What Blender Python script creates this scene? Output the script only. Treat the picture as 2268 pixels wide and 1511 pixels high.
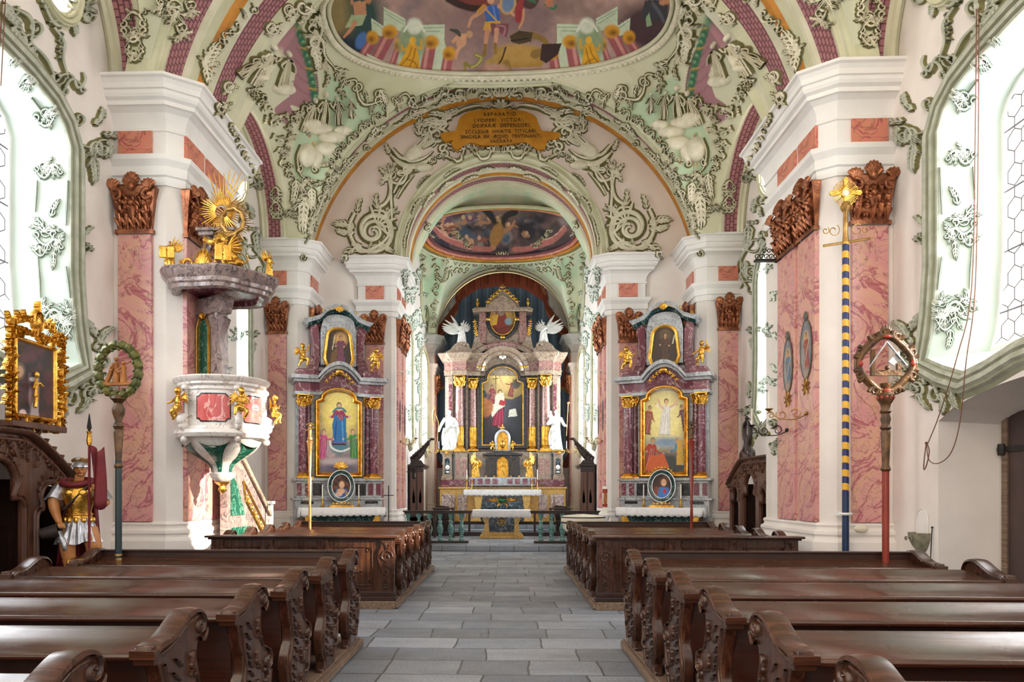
import bpy, bmesh, math, random
import numpy as np
from mathutils import Vector, Matrix
from mathutils.bvhtree import BVHTree
for _o in list(bpy.data.objects): bpy.data.objects.remove(_o)
SC = bpy.context.scene
COL = SC.collection
pi = math.pi
# ------------------------------------------------------------------ camera, sky, sun, exposure
FPX = 1640.0; YAW = math.radians(2.0); CAMX = 0.15; CAMZ = 1.53; PPX = 1065.0; HY = 1090.0
cam = bpy.data.objects.new('camera', bpy.data.cameras.new('camera')); COL.objects.link(cam)
cam.location = (CAMX, 0, CAMZ); cam.rotation_euler = (pi/2, 0, YAW)
cam.data.sensor_width = 36; cam.data.lens = FPX/2268*36
cam.data.shift_x = (1134-PPX)/2268; cam.data.shift_y = (HY-755.5)/2268
cam.data.clip_start = .05; cam.data.clip_end = 200
SC.camera = cam
W = bpy.data.worlds.new('daylight'); SC.world = W; W.use_nodes = True
W.node_tree.nodes['Background'].inputs[0].default_value = (1, .97, .95, 1)
W.node_tree.nodes['Background'].inputs[1].default_value = 1.25
sun = bpy.data.objects.new('sun', bpy.data.lights.new('sun', 'SUN')); COL.objects.link(sun)
sun.data.energy = 15; sun.data.angle = .02; sun.data.color = (1, .86, .68)
sun.rotation_euler = Vector((-9.3, 4.45, -3.3)).to_track_quat('-Z', 'Y').to_euler()
def area_light(name, loc, aim, sx, sy, e, col=(1, 1, 1)):
    l = bpy.data.objects.new(name, bpy.data.lights.new(name, 'AREA')); COL.objects.link(l)
    l.data.shape = 'RECTANGLE'; l.data.size = sx; l.data.size_y = sy; l.data.energy = e; l.data.color = col
    l.location = loc; l.rotation_euler = (Vector(aim)-Vector(loc)).to_track_quat('-Z', 'Z').to_euler()
for s in (-1, 1):   # daylight standing outside every side window
    area_light('window_daylight', (s*7.1, 7.6, 5.2), (s*2, 8.2, 3.4), 4.4, 4.0, 330, (.96, .98, 1))
    area_light('window_daylight', (s*6.9, 15.1, 5.2), (s*2, 15.6, 4), 2.4, 3.8, 300, (.95, .98, 1))
    area_light('window_daylight', (s*6.9, 15.1, 8.6), (0, 15.5, 8), 2.0, 1.6, 330, (1, .98, .95))
    area_light('window_daylight', (s*6.8, 9.15, 8.5), (s*1, 10.5, 8.8), 1.3, 1.3, 110, (1, .98, .95))
    area_light('window_daylight', (s*4.6, 26.2, 5.4), (0, 26.6, 4.2), 2.4, 4.4, 800, (.95, .98, 1))
    area_light('window_daylight', (s*4.4, 22.4, 5.6), (0, 23.4, 5), 1.6, 4.0, 480, (.95, .98, 1))
SC.view_settings.view_transform = 'Standard'; SC.view_settings.look = 'None'
SC.view_settings.gamma = 1; SC.view_settings.use_curve_mapping = False
SC.view_settings.exposure = 0.52
SC.cycles.max_bounces = 8; SC.cycles.diffuse_bounces = 5; SC.cycles.glossy_bounces = 3
SC.cycles.transparent_max_bounces = 6; SC.cycles.caustics_reflective = False; SC.cycles.caustics_refractive = False
SC.cycles.sample_clamp_indirect = 4

def P(x, y, d):
    """world point seen at photo pixel (x,y) at depth d along the lens axis"""
    a = (x-PPX)*d/FPX
    return Vector((CAMX+a*math.cos(YAW)-d*math.sin(YAW), a*math.sin(YAW)+d*math.cos(YAW), CAMZ-(y-HY)*d/FPX))
def proj(X, Y, Z):
    X = np.asarray(X, float)-CAMX; Y = np.asarray(Y, float)
    a = X*math.cos(YAW)+Y*math.sin(YAW); d = -X*math.sin(YAW)+Y*math.cos(YAW)
    d = np.where(d < .1, .1, d)
    return PPX+a/d*FPX, HY-(np.asarray(Z)-CAMZ)/d*FPX
def dirpx(x, y):
    p = P(x, y, 1.0) - Vector((CAMX, 0, CAMZ)); return p.normalized()
CAM = Vector((CAMX, 0, CAMZ))

# ------------------------------------------------------------------ materials
def rgb(h):
    h = h.lstrip('#'); c = [int(h[i:i+2], 16)/255 for i in (0, 2, 4)]
    return tuple((x/12.92 if x <= .04045 else ((x+.055)/1.055)**2.4) for x in c)
class N:
    def __init__(s, name):
        s.m = bpy.data.materials.new(name); s.m.use_nodes = True; s.t = s.m.node_tree
        s.b = s.t.nodes['Principled BSDF']; s.out = s.t.nodes['Material Output']
        s.co = s.t.nodes.new('ShaderNodeTexCoord')
    def n(s, typ, **kw):
        x = s.t.nodes.new(typ)
        for k, v in kw.items():
            if k in x.inputs: x.inputs[k].default_value = v
            else: setattr(x, k, v)
        return x
    def l(s, a, b): s.t.links.new(a, b)
    def map(s, scale=(1, 1, 1), rot=(0, 0, 0), coord='Object'):
        m = s.n('ShaderNodeMapping'); m.inputs['Scale'].default_value = scale; m.inputs['Rotation'].default_value = rot
        s.l(s.co.outputs[coord], m.inputs[0]); return m.outputs[0]
    def noise(s, vec, scale, detail=4, rough=.55, dist=0):
        x = s.n('ShaderNodeTexNoise'); x.inputs['Scale'].default_value = scale; x.inputs['Detail'].default_value = detail
        x.inputs['Roughness'].default_value = rough; x.inputs['Distortion'].default_value = dist; s.l(vec, x.inputs[0]); return x.outputs[0]
    def ramp(s, fac, stops, interp='LINEAR'):
        r = s.n('ShaderNodeValToRGB'); r.color_ramp.interpolation = interp
        while len(r.color_ramp.elements) < len(stops): r.color_ramp.elements.new(.5)
        for e, (p, c) in zip(r.color_ramp.elements, stops):
            e.position = p; e.color = (*(rgb(c) if isinstance(c, str) else (c, c, c)), 1)
        s.l(fac, r.inputs[0]); return r.outputs[0]
    def mix(s, fac, a, b, typ='MIX'):
        x = s.n('ShaderNodeMix'); x.data_type = 'RGBA'; x.blend_type = typ
        for sock, v in ((x.inputs[0], fac), (x.inputs[6], a), (x.inputs[7], b)):
            if isinstance(v, (int, float)): sock.default_value = v
            elif isinstance(v, (str, tuple)): sock.default_value = (*(rgb(v) if isinstance(v, str) else v), 1)
            else: s.l(v, sock)
        return x.outputs[2]
    def bump(s, h, strength=.3, dist=.02):
        b = s.n('ShaderNodeBump'); b.inputs['Strength'].default_value = strength; b.inputs['Distance'].default_value = dist
        s.l(h, b.inputs['Height']); s.l(b.outputs[0], s.b.inputs['Normal'])
    def fin(s, col=None, rough=.6, metal=0, spec=None):
        if col is not None:
            if isinstance(col, (str, tuple)): s.b.inputs['Base Color'].default_value = (*(rgb(col) if isinstance(col, str) else col), 1)
            else: s.l(col, s.b.inputs['Base Color'])
        if isinstance(rough, (int, float)): s.b.inputs['Roughness'].default_value = rough
        else: s.l(rough, s.b.inputs['Roughness'])
        s.b.inputs['Metallic'].default_value = metal
        if spec is not None: s.b.inputs['Specular IOR Level'].default_value = spec
        return s.m
M = {}
def plain(name, a, b=None, rough=.7, scale=3, metal=0, bump=.15, bscale=30, spec=None):
    s = N(name); v = s.map(); c = s.ramp(s.noise(v, scale, 5), [(.35, a), (.65, b or a)])
    if bump: s.bump(s.noise(v, bscale, 3), bump, .01)
    M[name] = s.fin(c, rough, metal, spec)
def marble(name, stops, vein, scale=2.2, vw=.035, rough=.25, dist=1.2, vs=1.0, rot=(.3, .5, .4), v2=None, bump=0):
    s = N(name); v = s.map((1, 1, 1), rot)
    base = s.ramp(s.noise(v, scale, 7, .62, dist), stops)
    a = s.noise(v, scale*vs, 6, .6, dist*.6)
    f = s.n('ShaderNodeMath', operation='SUBTRACT'); s.l(a, f.inputs[0]); f.inputs[1].default_value = .5
    g = s.n('ShaderNodeMath', operation='ABSOLUTE'); s.l(f.outputs[0], g.inputs[0])
    k = s.ramp(g.outputs[0], [(0, 1.0), (vw, 0.0)])
    c = s.mix(k, base, vein)
    if v2:
        a2 = s.noise(v, scale*vs*2.7, 5, .6, dist)
        f2 = s.n('ShaderNodeMath', operation='SUBTRACT'); s.l(a2, f2.inputs[0]); f2.inputs[1].default_value = .47
        g2 = s.n('ShaderNodeMath', operation='ABSOLUTE'); s.l(f2.outputs[0], g2.inputs[0])
        c = s.mix(s.ramp(g2.outputs[0], [(0, .8), (vw*.8, 0.0)]), c, v2)
    M[name] = s.fin(c, rough)
plain('white_plaster', '#efe8e1', '#e3dcd6', .85, 1.2)
plain('pink_plaster', '#f3e4da', '#ebdcd3', .85, .8)
plain('cornice_plaster', '#f0eeea', '#e6e4e0', .7, 1.5, bump=.05)
plain('rib_green', '#d2d1b2', '#c4c5a2', .8, 2.5)
plain('rib_cream', '#dfdcc3', '#cdcbaf', .8, 2.5)
plain('stucco', '#ece7d2', '#d9d4ba', .75, 6, bump=.3)
plain('stucco_olive', '#7f7a4e', '#6a6742', .85, 6)
plain('stucco_grey', '#c3c6b6', '#a5aa98', .75, 6, bump=.3)
plain('stucco_slate', '#6d7064', '#585c52', .85, 6)
plain('stucco_taupe', '#92937c', '#84856d', .85, 6)
plain('stucco_white', '#eef1e9', '#dde4da', .75, 6, bump=.2)
plain('stucco_sage', '#7f917c', '#748671', .85, 6)
plain('reveal_green', '#d9e5dc', '#cfdcd2', .8, 1.5)
plain('ochre', '#c8861a', '#a96a10', .45, 3)
plain('cartouche_gold', '#c98a1e', '#b57812', .6, 4)
plain('letter_black', '#2c1e10', '#3a2610', .7)
plain('gold', '#f7c45e', '#bf8a32', .27, 7, metal=.9, bump=.5, bscale=45)
plain('dull_gold', '#c9a060', '#8e6a34', .38, 6, metal=.75, bump=.4, bscale=40)
plain('copper', '#b87650', '#74402a', .32, 7, metal=.65, bump=.5, bscale=35)
plain('white_stone', '#f0efec', '#dddcd9', .5, 5, bump=.1)
plain('cloth_white', '#f2f1ef', '#e6e5e6', .9, 8)
plain('iron', '#1f1c1a', '#2d2926', .5, 5, metal=.4)
plain('candle_wax', '#f4efe2', '#ece6d6', .5)
plain('skin', '#c88a55', '#b4763f', .45, 6, bump=.1)
plain('skin_light', '#e6bd98', '#d9a67c', .5, 6, bump=.1)
plain('silver', '#cfd0d6', '#8f9199', .3, 10, metal=.6, bump=.3)
plain('red_cloth', '#7c1f2a', '#651620', .6, 6)
plain('red_pad', '#8e1e2a', '#741722', .35, 6, bump=.05)
plain('hair', '#4a2c18', '#33200f', .6, 20)
plain('dark_bucket', '#2a2420', '#3b322b', .6, 10)
plain('blue_staff', '#16365e', '#122a4c', .4, 4, bump=.05)
plain('green_staff', '#1f2f38', '#26393a', .4, 4, bump=.05)
plain('red_staff', '#8a2f1e', '#7a2618', .4, 4, bump=.05)
plain('olive_gilt', '#6d6a35', '#3f4a24', .4, 14, metal=.35, bump=.5, bscale=40)
plain('brown_gilt', '#6b4a28', '#3d2a17', .42, 12, metal=.2, bump=.5, bscale=40)
plain('brown_amber', '#b4742c', '#7c4a1c', .45, 8, bump=.3)
plain('red_enamel', '#a2321e', '#8a2818', .35)
plain('door_brown', '#4a3530', '#3b2a26', .6, 1.5)
plain('stone_basin', '#8f8a72', '#6f6a55', .8, 12)
plain('cream_enamel', '#e9e2cc', '#e0d8c0', .35, 2, bump=0)
plain('black_band', '#1d1a18', None, .4)
plain('white_paper', '#f2f2f0')
plain('rope', '#7d5540', '#6b4636', .8, 30)
plain('glass_green', '#1f6a3a', '#123f24', .12, 8, bump=0)
plain('mirror_glass', '#4c5a60', '#2f3a40', .08, 4, bump=0)
plain('leather', '#8a7f70', '#6e6456', .6, 9)
marble('pink_marble', [(.2, '#c87f84'), (.42, '#d89a98'), (.55, '#d9a78f'), (.7, '#c98a88'), (.85, '#b96a74')], '#a84f62', 1.15, .022, .3, 1.6, 1.0, v2='#8f6b62')
marble('salmon_marble', [(.25, '#c9625c'), (.45, '#d6806e'), (.6, '#d78a78'), (.8, '#b84f58')], '#9e4650', 2.2, .03, .3, 1.8, 1.0, v2='#b09a5a')
marble('pulpit_red', [(.25, '#c0474a'), (.5, '#d05d5c'), (.8, '#dc7e78')], '#f3c6bd', 2.8, .03, .15, 2.0)
marble('purple_marble', [(.2, '#4c222e'), (.5, '#6e3644'), (.8, '#5a2a38')], '#d8b9b6', 2.6, .013, .18, 2.2, 1.1)
marble('brown_marble', [(.25, '#7a6555'), (.5, '#a08c7a'), (.75, '#bca997')], '#5a4238', 4.5, .03, .22, 2.2, v2='#cbbba8')
marble('rose_breccia', [(.3, '#5b3434'), (.48, '#8d5e5b'), (.6, '#b98d84'), (.75, '#6b4241')], '#d3b3a6', 7, .025, .2, 2.6, v2='#43282a')
marble('grey_marble', [(.25, '#8f9093'), (.5, '#adb0b2'), (.8, '#c9cbcb')], '#6c6e75', 3, .02, .22, 2.0)
marble('pale_marble', [(.25, '#d8d0c8'), (.5, '#e9e3dd'), (.8, '#cfc6be')], '#a9958a', 2.4, .02, .22, 2.2)
marble('canopy_marble', [(.25, '#6d5f60'), (.5, '#94817c'), (.65, '#a8968e'), (.8, '#5c6a82')], '#4e4448', 3, .03, .2, 2.2)
marble('dark_green_marble', [(.3, '#0d2a2c'), (.5, '#15393a'), (.8, '#0b2022')], '#9fc1b4', 4.5, .012, .15, 2.4, 1.1)
marble('green_marble', [(.3, '#0f4436'), (.5, '#1a5b49'), (.8, '#0c3a2e')], '#8fc0a6', 4, .014, .15, 2.4)
marble('navy_marble', [(.3, '#0c1a26'), (.5, '#132a38'), (.8, '#0b1620')], '#b9cbd0', 5, .016, .15, 2.6, 1.1)
marble('sea_marble', [(.25, '#355c5c'), (.5, '#4f7e79'), (.8, '#6c9a90')], '#a9c7ba', 5, .03, .2, 2.4)
marble('yellow_marble', [(.25, '#b98a34'), (.5, '#d3aa57'), (.8, '#c3933e')], '#8a5a22', 4, .02, .25, 2.0, v2='#ead7a8')
marble('black_marble', [(.3, '#17171b'), (.7, '#222228')], '#6a6770', 5, .01, .15, 2.4)
marble('white_breccia', [(.3, '#6b4a52'), (.5, '#a78d8f'), (.62, '#ddcfc8'), (.8, '#5a3a44')], '#efe6df', 6, .03, .2, 2.4)
def wood(name, a, b, c, rough=.28, axis=0):
    s = N(name); sc = [20, 20, 20]; sc[axis] = .7
    v = s.map(tuple(sc)); n = s.noise(v, 1.6, 7, .6, .8)
    col = s.ramp(n, [(.3, a), (.5, b), (.72, c)])
    v2 = s.map((1, 1, 1)); col = s.mix(s.ramp(s.noise(v2, 1.1, 3), [(.35, 0.0), (.7, .45)]), col, a)
    r = s.ramp(s.noise(v2, 6, 4), [(.3, rough*.75), (.7, rough*1.35)])
    s.bump(n, .05, .01)
    M[name] = s.fin(col, r)
wood('pew_wood', '#2a160f', '#43271a', '#5e3b2a', .22, 0)
wood('pew_end_wood', '#26140d', '#45281a', '#684430', .27, 2)
wood('pew_dark', '#23120c', '#33190f', '#452416', .4, 0)
wood('walnut', '#402519', '#5d3a2a', '#744c39', .4, 2)
wood('dark_walnut', '#1d110c', '#2f1b13', '#402519', .4, 2)
wood('platform_wood', '#5a4636', '#7a6452', '#94806c', .7, 1)
def floor_mat():
    s = N('stone_paving'); v = s.map((1, 1, 1))
    b = s.n('ShaderNodeTexBrick'); s.l(v, b.inputs[0])
    b.inputs['Scale'].default_value = 1; b.inputs['Mortar Size'].default_value = .011; b.inputs['Mortar Smooth'].default_value = .4
    b.inputs['Brick Width'].default_value = .86; b.inputs['Row Height'].default_value = .52; b.inputs['Bias'].default_value = 0
    b.offset = .37; b.squash = .72; b.squash_frequency = 3
    b.inputs['Color1'].default_value = (*rgb('#7b818b'), 1); b.inputs['Color2'].default_value = (*rgb('#a9aeb6'), 1)
    b.inputs['Mortar'].default_value = (*rgb('#5c5c5e'), 1)
    # stones wander from the ruled grid
    w = s.n('ShaderNodeTexNoise'); w.inputs['Scale'].default_value = 1.3; s.l(v, w.inputs[0])
    mv = s.n('ShaderNodeVectorMath', operation='MULTIPLY_ADD'); s.l(w.outputs[1], mv.inputs[0]); mv.inputs[1].default_value = (.09, .09, 0); s.l(v, mv.inputs[2])
    s.l(mv.outputs[0], b.inputs[0])
    g = s.ramp(s.noise(v, 38, 5, .8), [(.34, '#33353a'), (.66, '#c4c4c8')])
    c = s.mix(.5, b.outputs[0], g, 'OVERLAY')
    st = s.ramp(s.noise(s.map((.7, 2.2, 1)), .9, 5), [(.42, 0.0), (.72, .45)])
    c = s.mix(st, c, '#605b53')
    h = s.mix(.35, s.ramp(b.outputs[1], [(0, 1.0), (1, 0.0)]), s.noise(v, 30, 4, .7))
    s.bump(h, .5, .015)
    M['stone_paving'] = s.fin(c, s.ramp(s.noise(v, 3, 4), [(.3, .38), (.7, .62)]))
floor_mat()
def diaper_mat():
    s = N('diaper_pink'); v = s.map((1, 1, 1), coord='UV')
    b = s.n('ShaderNodeTexBrick'); s.l(v, b.inputs[0]); b.inputs['Scale'].default_value = 1
    b.inputs['Brick Width'].default_value = .13; b.inputs['Row Height'].default_value = .085; b.inputs['Mortar Size'].default_value = .012
    b.inputs['Color1'].default_value = (*rgb('#b27a7c'), 1); b.inputs['Color2'].default_value = (*rgb('#a06a70'), 1); b.inputs['Mortar'].default_value = (*rgb('#6e4048'), 1)
    s.bump(s.ramp(b.outputs[1], [(0, 1.0), (1, 0.0)]), .8, .03)
    M['diaper_pink'] = s.fin(b.outputs[0], .7)
diaper_mat()
def painted(name, rough=.8, bump=.1):
    s = N(name); a = s.n('ShaderNodeVertexColor'); a.layer_name = 'Col'
    v = s.map(); s.bump(s.noise(v, 25, 3), bump, .01)
    M[name] = s.fin(a.outputs[0], rough)
painted('fresco'); painted('canvas_oil', .45, .05)
def stripe_mat():
    s = N('striped_pole'); v = s.map(); w = s.n('ShaderNodeTexWave', wave_type='BANDS', bands_direction='DIAGONAL'); s.l(s.map((.9, .9, 3.2)), w.inputs[0])
    w.inputs['Scale'].default_value = 1.05
    M['striped_pole'] = s.fin(s.ramp(w.outputs[1], [(.0, '#14245e'), (.5, '#e3ab2c')], 'CONSTANT'), .35)
stripe_mat()
def glass_mat():
    s = N('window_glass'); tr = s.n('ShaderNodeBsdfTransparent'); tr.inputs[0].default_value = (.96, .98, 1, 1)
    mx = s.n('ShaderNodeMixShader'); mx.inputs[0].default_value = .1
    s.l(tr.outputs[0], mx.inputs[1]); s.b.inputs['Roughness'].default_value = .1; s.b.inputs['Base Color'].default_value = (.9, .93, .95, 1)
    s.l(s.b.outputs[0], mx.inputs[2]); s.l(mx.outputs[0], s.out.inputs[0]); M['window_glass'] = s.m
glass_mat()
plain('lead', '#6a6870', '#55535a', .5, bump=0)

# ------------------------------------------------------------------ mesh builder
def catmull(p, n=4, closed=False):
    p = [np.array(q, float) for q in p]
    if len(p) < 3: 
        return [p[0]+(p[-1]-p[0])*t for t in np.linspace(0, 1, n+1)]
    out = []; L = len(p)
    rng = range(L if closed else L-1)
    for i in rng:
        a = p[(i-1) % L] if closed or i > 0 else 2*p[0]-p[1]
        b = p[i]; c = p[(i+1) % L]
        d = p[(i+2) % L] if closed or i+2 < L else 2*p[-1]-p[-2]
        for k in range(n):
            t = k/n
            out.append(.5*((2*b)+(c-a)*t+(2*a-5*b+4*c-d)*t*t+(-a+3*b-3*c+d)*t**3))
    if not closed: out.append(p[-1])
    return out
class MB:
    def __init__(s): s.v = []; s.f = []; s.m = []; s.uv = None; s.c = 0; s.T = Matrix()
    def add(s, vs, fs, c=None):
        o = len(s.v); T = s.T
        s.v.extend([tuple(T @ Vector(v)) for v in vs]); s.f.extend([tuple(i+o for i in f) for f in fs])
        s.m.extend([s.c if c is None else c]*len(fs)); return s
    def box(s, x0, y0, z0, x1, y1, z1, c=None):
        x0, x1 = sorted((x0, x1)); y0, y1 = sorted((y0, y1)); z0, z1 = sorted((z0, z1))
        return s.add([(x, y, z) for z in (z0, z1) for y in (y0, y1) for x in (x0, x1)],
                     [(0, 2, 3, 1), (4, 5, 7, 6), (0, 1, 5, 4), (2, 6, 7, 3), (0, 4, 6, 2), (1, 3, 7, 5)], c)
    def bx(s, cx, cy, z0, w, d, h, c=None): return s.box(cx-w/2, cy-d/2, z0, cx+w/2, cy+d/2, z0+h, c)
    def lathe(s, prof, cx=0, cy=0, cz=0, n=20, sx=1, sy=1, a0=0, a1=2*pi, c=None, flute=0, nf=16):
        full = abs(a1-a0-2*pi) < 1e-4; k = n if full else n+1
        vs = []
        for r, z in prof:
            for i in range(k):
                a = a0+(a1-a0)*i/n; rr = r*(1-flute*(.5+.5*math.cos(a*nf)))
                vs.append((cx+rr*sx*math.cos(a), cy+rr*sy*math.sin(a), cz+z))
        fs = []
        for j in range(len(prof)-1):
            for i in range(n):
                i2 = (i+1) % k
                fs.append((j*k+i, j*k+i2, (j+1)*k+i2, (j+1)*k+i))
        if full:
            if prof[0][0] > 1e-4: fs.append(tuple(range(k))[::-1])
            if prof[-1][0] > 1e-4: fs.append(tuple((len(prof)-1)*k+i for i in range(k)))
        return s.add(vs, fs, c)
    def ell(s, p, r, rot=None, n=12, c=None):
        if isinstance(r, (int, float)): r = (r, r, r)
        vs = []; fs = []; R = rot or Matrix.Identity(3); p = Vector(p); h = n//2
        for j in range(h+1):
            b = -pi/2+pi*j/h
            for i in range(n):
                a = 2*pi*i/n
                vs.append(p+R @ Vector((r[0]*math.cos(b)*math.cos(a), r[1]*math.cos(b)*math.sin(a), r[2]*math.sin(b))))
        for j in range(h):
            for i in range(n): fs.append((j*n+i, j*n+(i+1) % n, (j+1)*n+(i+1) % n, (j+1)*n+i))
        return s.add(vs, fs, c)
    def tube(s, pts, r, n=8, c=None, smooth=0, flat=1, up=None, caps=True):
        pts = [Vector(p) for p in (catmull(pts, smooth) if smooth else pts)]; L = len(pts)
        if isinstance(r, (int, float)): r = [r]*L
        elif len(r) != L: r = list(np.interp(np.linspace(0, 1, L), np.linspace(0, 1, len(r)), r))
        vs = []; u = Vector(up) if up else None
        for i in range(L):
            t = (pts[min(i+1, L-1)]-pts[max(i-1, 0)])
            if t.length < 1e-9: t = Vector((0, 0, 1))
            t.normalize()
            if u is None: u = t.orthogonal().normalized()
            a = (u-t*u.dot(t))
            a = a.normalized() if a.length > 1e-6 else t.orthogonal().normalized()
            if not up: u = a
            b = t.cross(a)
            for k in range(n):
                q = 2*pi*k/n; vs.append(pts[i]+a*(r[i]*flat*math.cos(q))+b*(r[i]*math.sin(q)))
        fs = [(j*n+i, j*n+(i+1) % n, (j+1)*n+(i+1) % n, (j+1)*n+i) for j in range(L-1) for i in range(n)]
        if caps: fs += [tuple(range(n))[::-1], tuple((L-1)*n+i for i in range(n))]
        return s.add(vs, fs, c)
    def prism(s, poly, a, b, axis='y', c=None, ce=None):
        """poly in the two other axes, extruded from a to b along axis"""
        n = len(poly)
        def q(p, t): return {'y': (p[0], t, p[1]), 'x': (t, p[0], p[1]), 'z': (p[0], p[1], t)}[axis]
        vs = [q(p, a) for p in poly]+[q(p, b) for p in poly]
        s.add(vs, [tuple(range(n)), tuple(range(2*n-1, n-1, -1))], c)
        o = len(s.v)-2*n
        fs = [(o+i, o+n+i, o+n+(i+1) % n, o+(i+1) % n) for i in range(n)]
        s.f.extend(fs); s.m.extend([(ce if ce is not None else (s.c if c is None else c))]*n); return s
    def sweep(s, plan, prof, closed=False, c=None, mats=None, side=1):
        """plan polyline (x,y); prof (out,z); mitred sweep; out goes to the right of travel*side"""
        n = len(plan); offs = []
        for i in range(n):
            def nrm(a, b):
                d = Vector((b[0]-a[0], b[1]-a[1])).normalized(); return Vector((d.y, -d.x))*side
            if closed: n1 = nrm(plan[i-1], plan[i]); n2 = nrm(plan[i], plan[(i+1) % n])
            else:
                n1 = nrm(plan[max(i-1, 0)], plan[max(i, 1)]); n2 = nrm(plan[min(i, n-2)], plan[min(i+1, n-1)])
            m = (n1+n2); L = m.length
            m = m/L if L > 1e-6 else n1
            offs.append(m/max(.35, m.dot(n1)))
        k = len(prof)
        vs = [(plan[i][0]+offs[i].x*o, plan[i][1]+offs[i].y*o, z) for i in range(n) for o, z in prof]
        fs = []; 
        for i in range(n if closed else n-1):
            j = (i+1) % n
            for q in range(k-1):
                fs.append((i*k+q, j*k+q, j*k+q+1, i*k+q+1))
        if mats:
            o = len(s.v); s.add(vs, [], 0); s.f.extend([tuple(t+o for t in f) for f in fs])
            s.m.extend([mats[x % (k-1)] for x in range(len(fs))])
        else: s.add(vs, fs, c)
        return s
    def loft(s, rows, closed=False, c=None, mats=None):
        k = len(rows[0]); n = len(rows); vs = [p for r in rows for p in r]; fs = []; ms = []
        for i in range(n-1):
            for j in range(k if closed else k-1):
                fs.append((i*k+j, i*k+(j+1) % k, (i+1)*k+(j+1) % k, (i+1)*k+j)); ms.append(mats[i] if mats else (s.c if c is None else c))
        s.add(vs, fs, 0); s.m[-len(fs):] = ms; return s
    def split(s, name, mats, parent, keys, **kw):
        """one part for each x in keys: every face goes to the part whose x is nearest"""
        out = []
        for k in range(len(keys)):
            q = MB(); mp = {}
            for f, m in zip(s.f, s.m):
                cx = sum(s.v[i][0] for i in f)/len(f)
                if min(range(len(keys)), key=lambda j: abs(keys[j]-cx)) != k: continue
                for i in f:
                    if i not in mp: mp[i] = len(q.v); q.v.append(s.v[i])
                q.f.append(tuple(mp[i] for i in f)); q.m.append(m)
            if q.f: out.append(q.build(name, mats, parent, **kw))
        return out
    def build(s, name, mats, parent=None, smooth=True, ang=.7, bevel=0, remesh=0, sub=0, props=None, uvs=None, cols=None, loc=None, rz=None):
        me = bpy.data.meshes.new(name); me.from_pydata(s.v, [], s.f); 
        if isinstance(mats, str): mats = [mats]
        for m in mats: me.materials.append(M[m])
        if len(mats) > 1: me.polygons.foreach_set('material_index', s.m)
        if uvs is not None:
            ul = me.uv_layers.new(name='UVMap'); li = np.zeros(len(me.loops), int); me.loops.foreach_get('vertex_index', li)
            ul.data.foreach_set('uv', np.asarray(uvs, float)[li].ravel())
        if cols is not None:
            at = me.color_attributes.new('Col', 'FLOAT_COLOR', 'POINT'); c4 = np.ones((len(s.v), 4)); c4[:, :3] = cols; at.data.foreach_set('color', c4.ravel())
        me.update()
        bm = bmesh.new(); bm.from_mesh(me)
        if cols is None and uvs is None:
            bmesh.ops.recalc_face_normals(bm, faces=bm.faces)
        bm.to_mesh(me); bm.free()
        if smooth:
            me.shade_smooth()
            if not remesh and ang < 3: me.set_sharp_from_angle(angle=ang)
        o = bpy.data.objects.new(name, me); COL.objects.link(o)
        if parent is not None: o.parent = parent
        if loc is not None: o.location = loc
        if rz is not None: o.rotation_euler = (0, 0, rz)
        if bevel:
            b = o.modifiers.new('bevel', 'BEVEL'); b.width = bevel; b.segments = 2; b.limit_method = 'ANGLE'; b.angle_limit = .6
        if remesh:
            r = o.modifiers.new('remesh', 'REMESH'); r.mode = 'VOXEL'; r.voxel_size = remesh; r.use_smooth_shade = True
            q = o.modifiers.new('smooth', 'SMOOTH'); q.factor = .5; q.iterations = 2
        if sub:
            q = o.modifiers.new('sub', 'SUBSURF'); q.levels = sub; q.render_levels = sub
        if props:
            for k_, v_ in props.items(): o[k_] = v_
        return o
def thing(name, label, cat, loc=(0, 0, 0), rz=0, group=None):
    o = bpy.data.objects.new(name, None); COL.objects.link(o); o.location = loc; o.rotation_euler = (0, 0, rz)
    o['label'] = label; o['category'] = cat
    if group: o['group'] = group
    return o
def TG(label, cat, group=None):
    d = {'label': label, 'category': cat}
    if group: d['group'] = group
    return d
STR = {'kind': 'structure'}
def copy_tree(o, parent=None):
    c = o.copy(); COL.objects.link(c)
    if parent is not None: c.parent = parent
    for ch in list(o.children): copy_tree(ch, c)
    return c
def place(o, loc, rz=0, label=None, group=None, sc=None):
    o.location = loc; o.rotation_euler = (0, 0, rz)
    if label: o['label'] = label
    if group: o['group'] = group
    if sc is not None: o.scale = sc if not isinstance(sc, (int, float)) else (sc, sc, sc)
    return o

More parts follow.
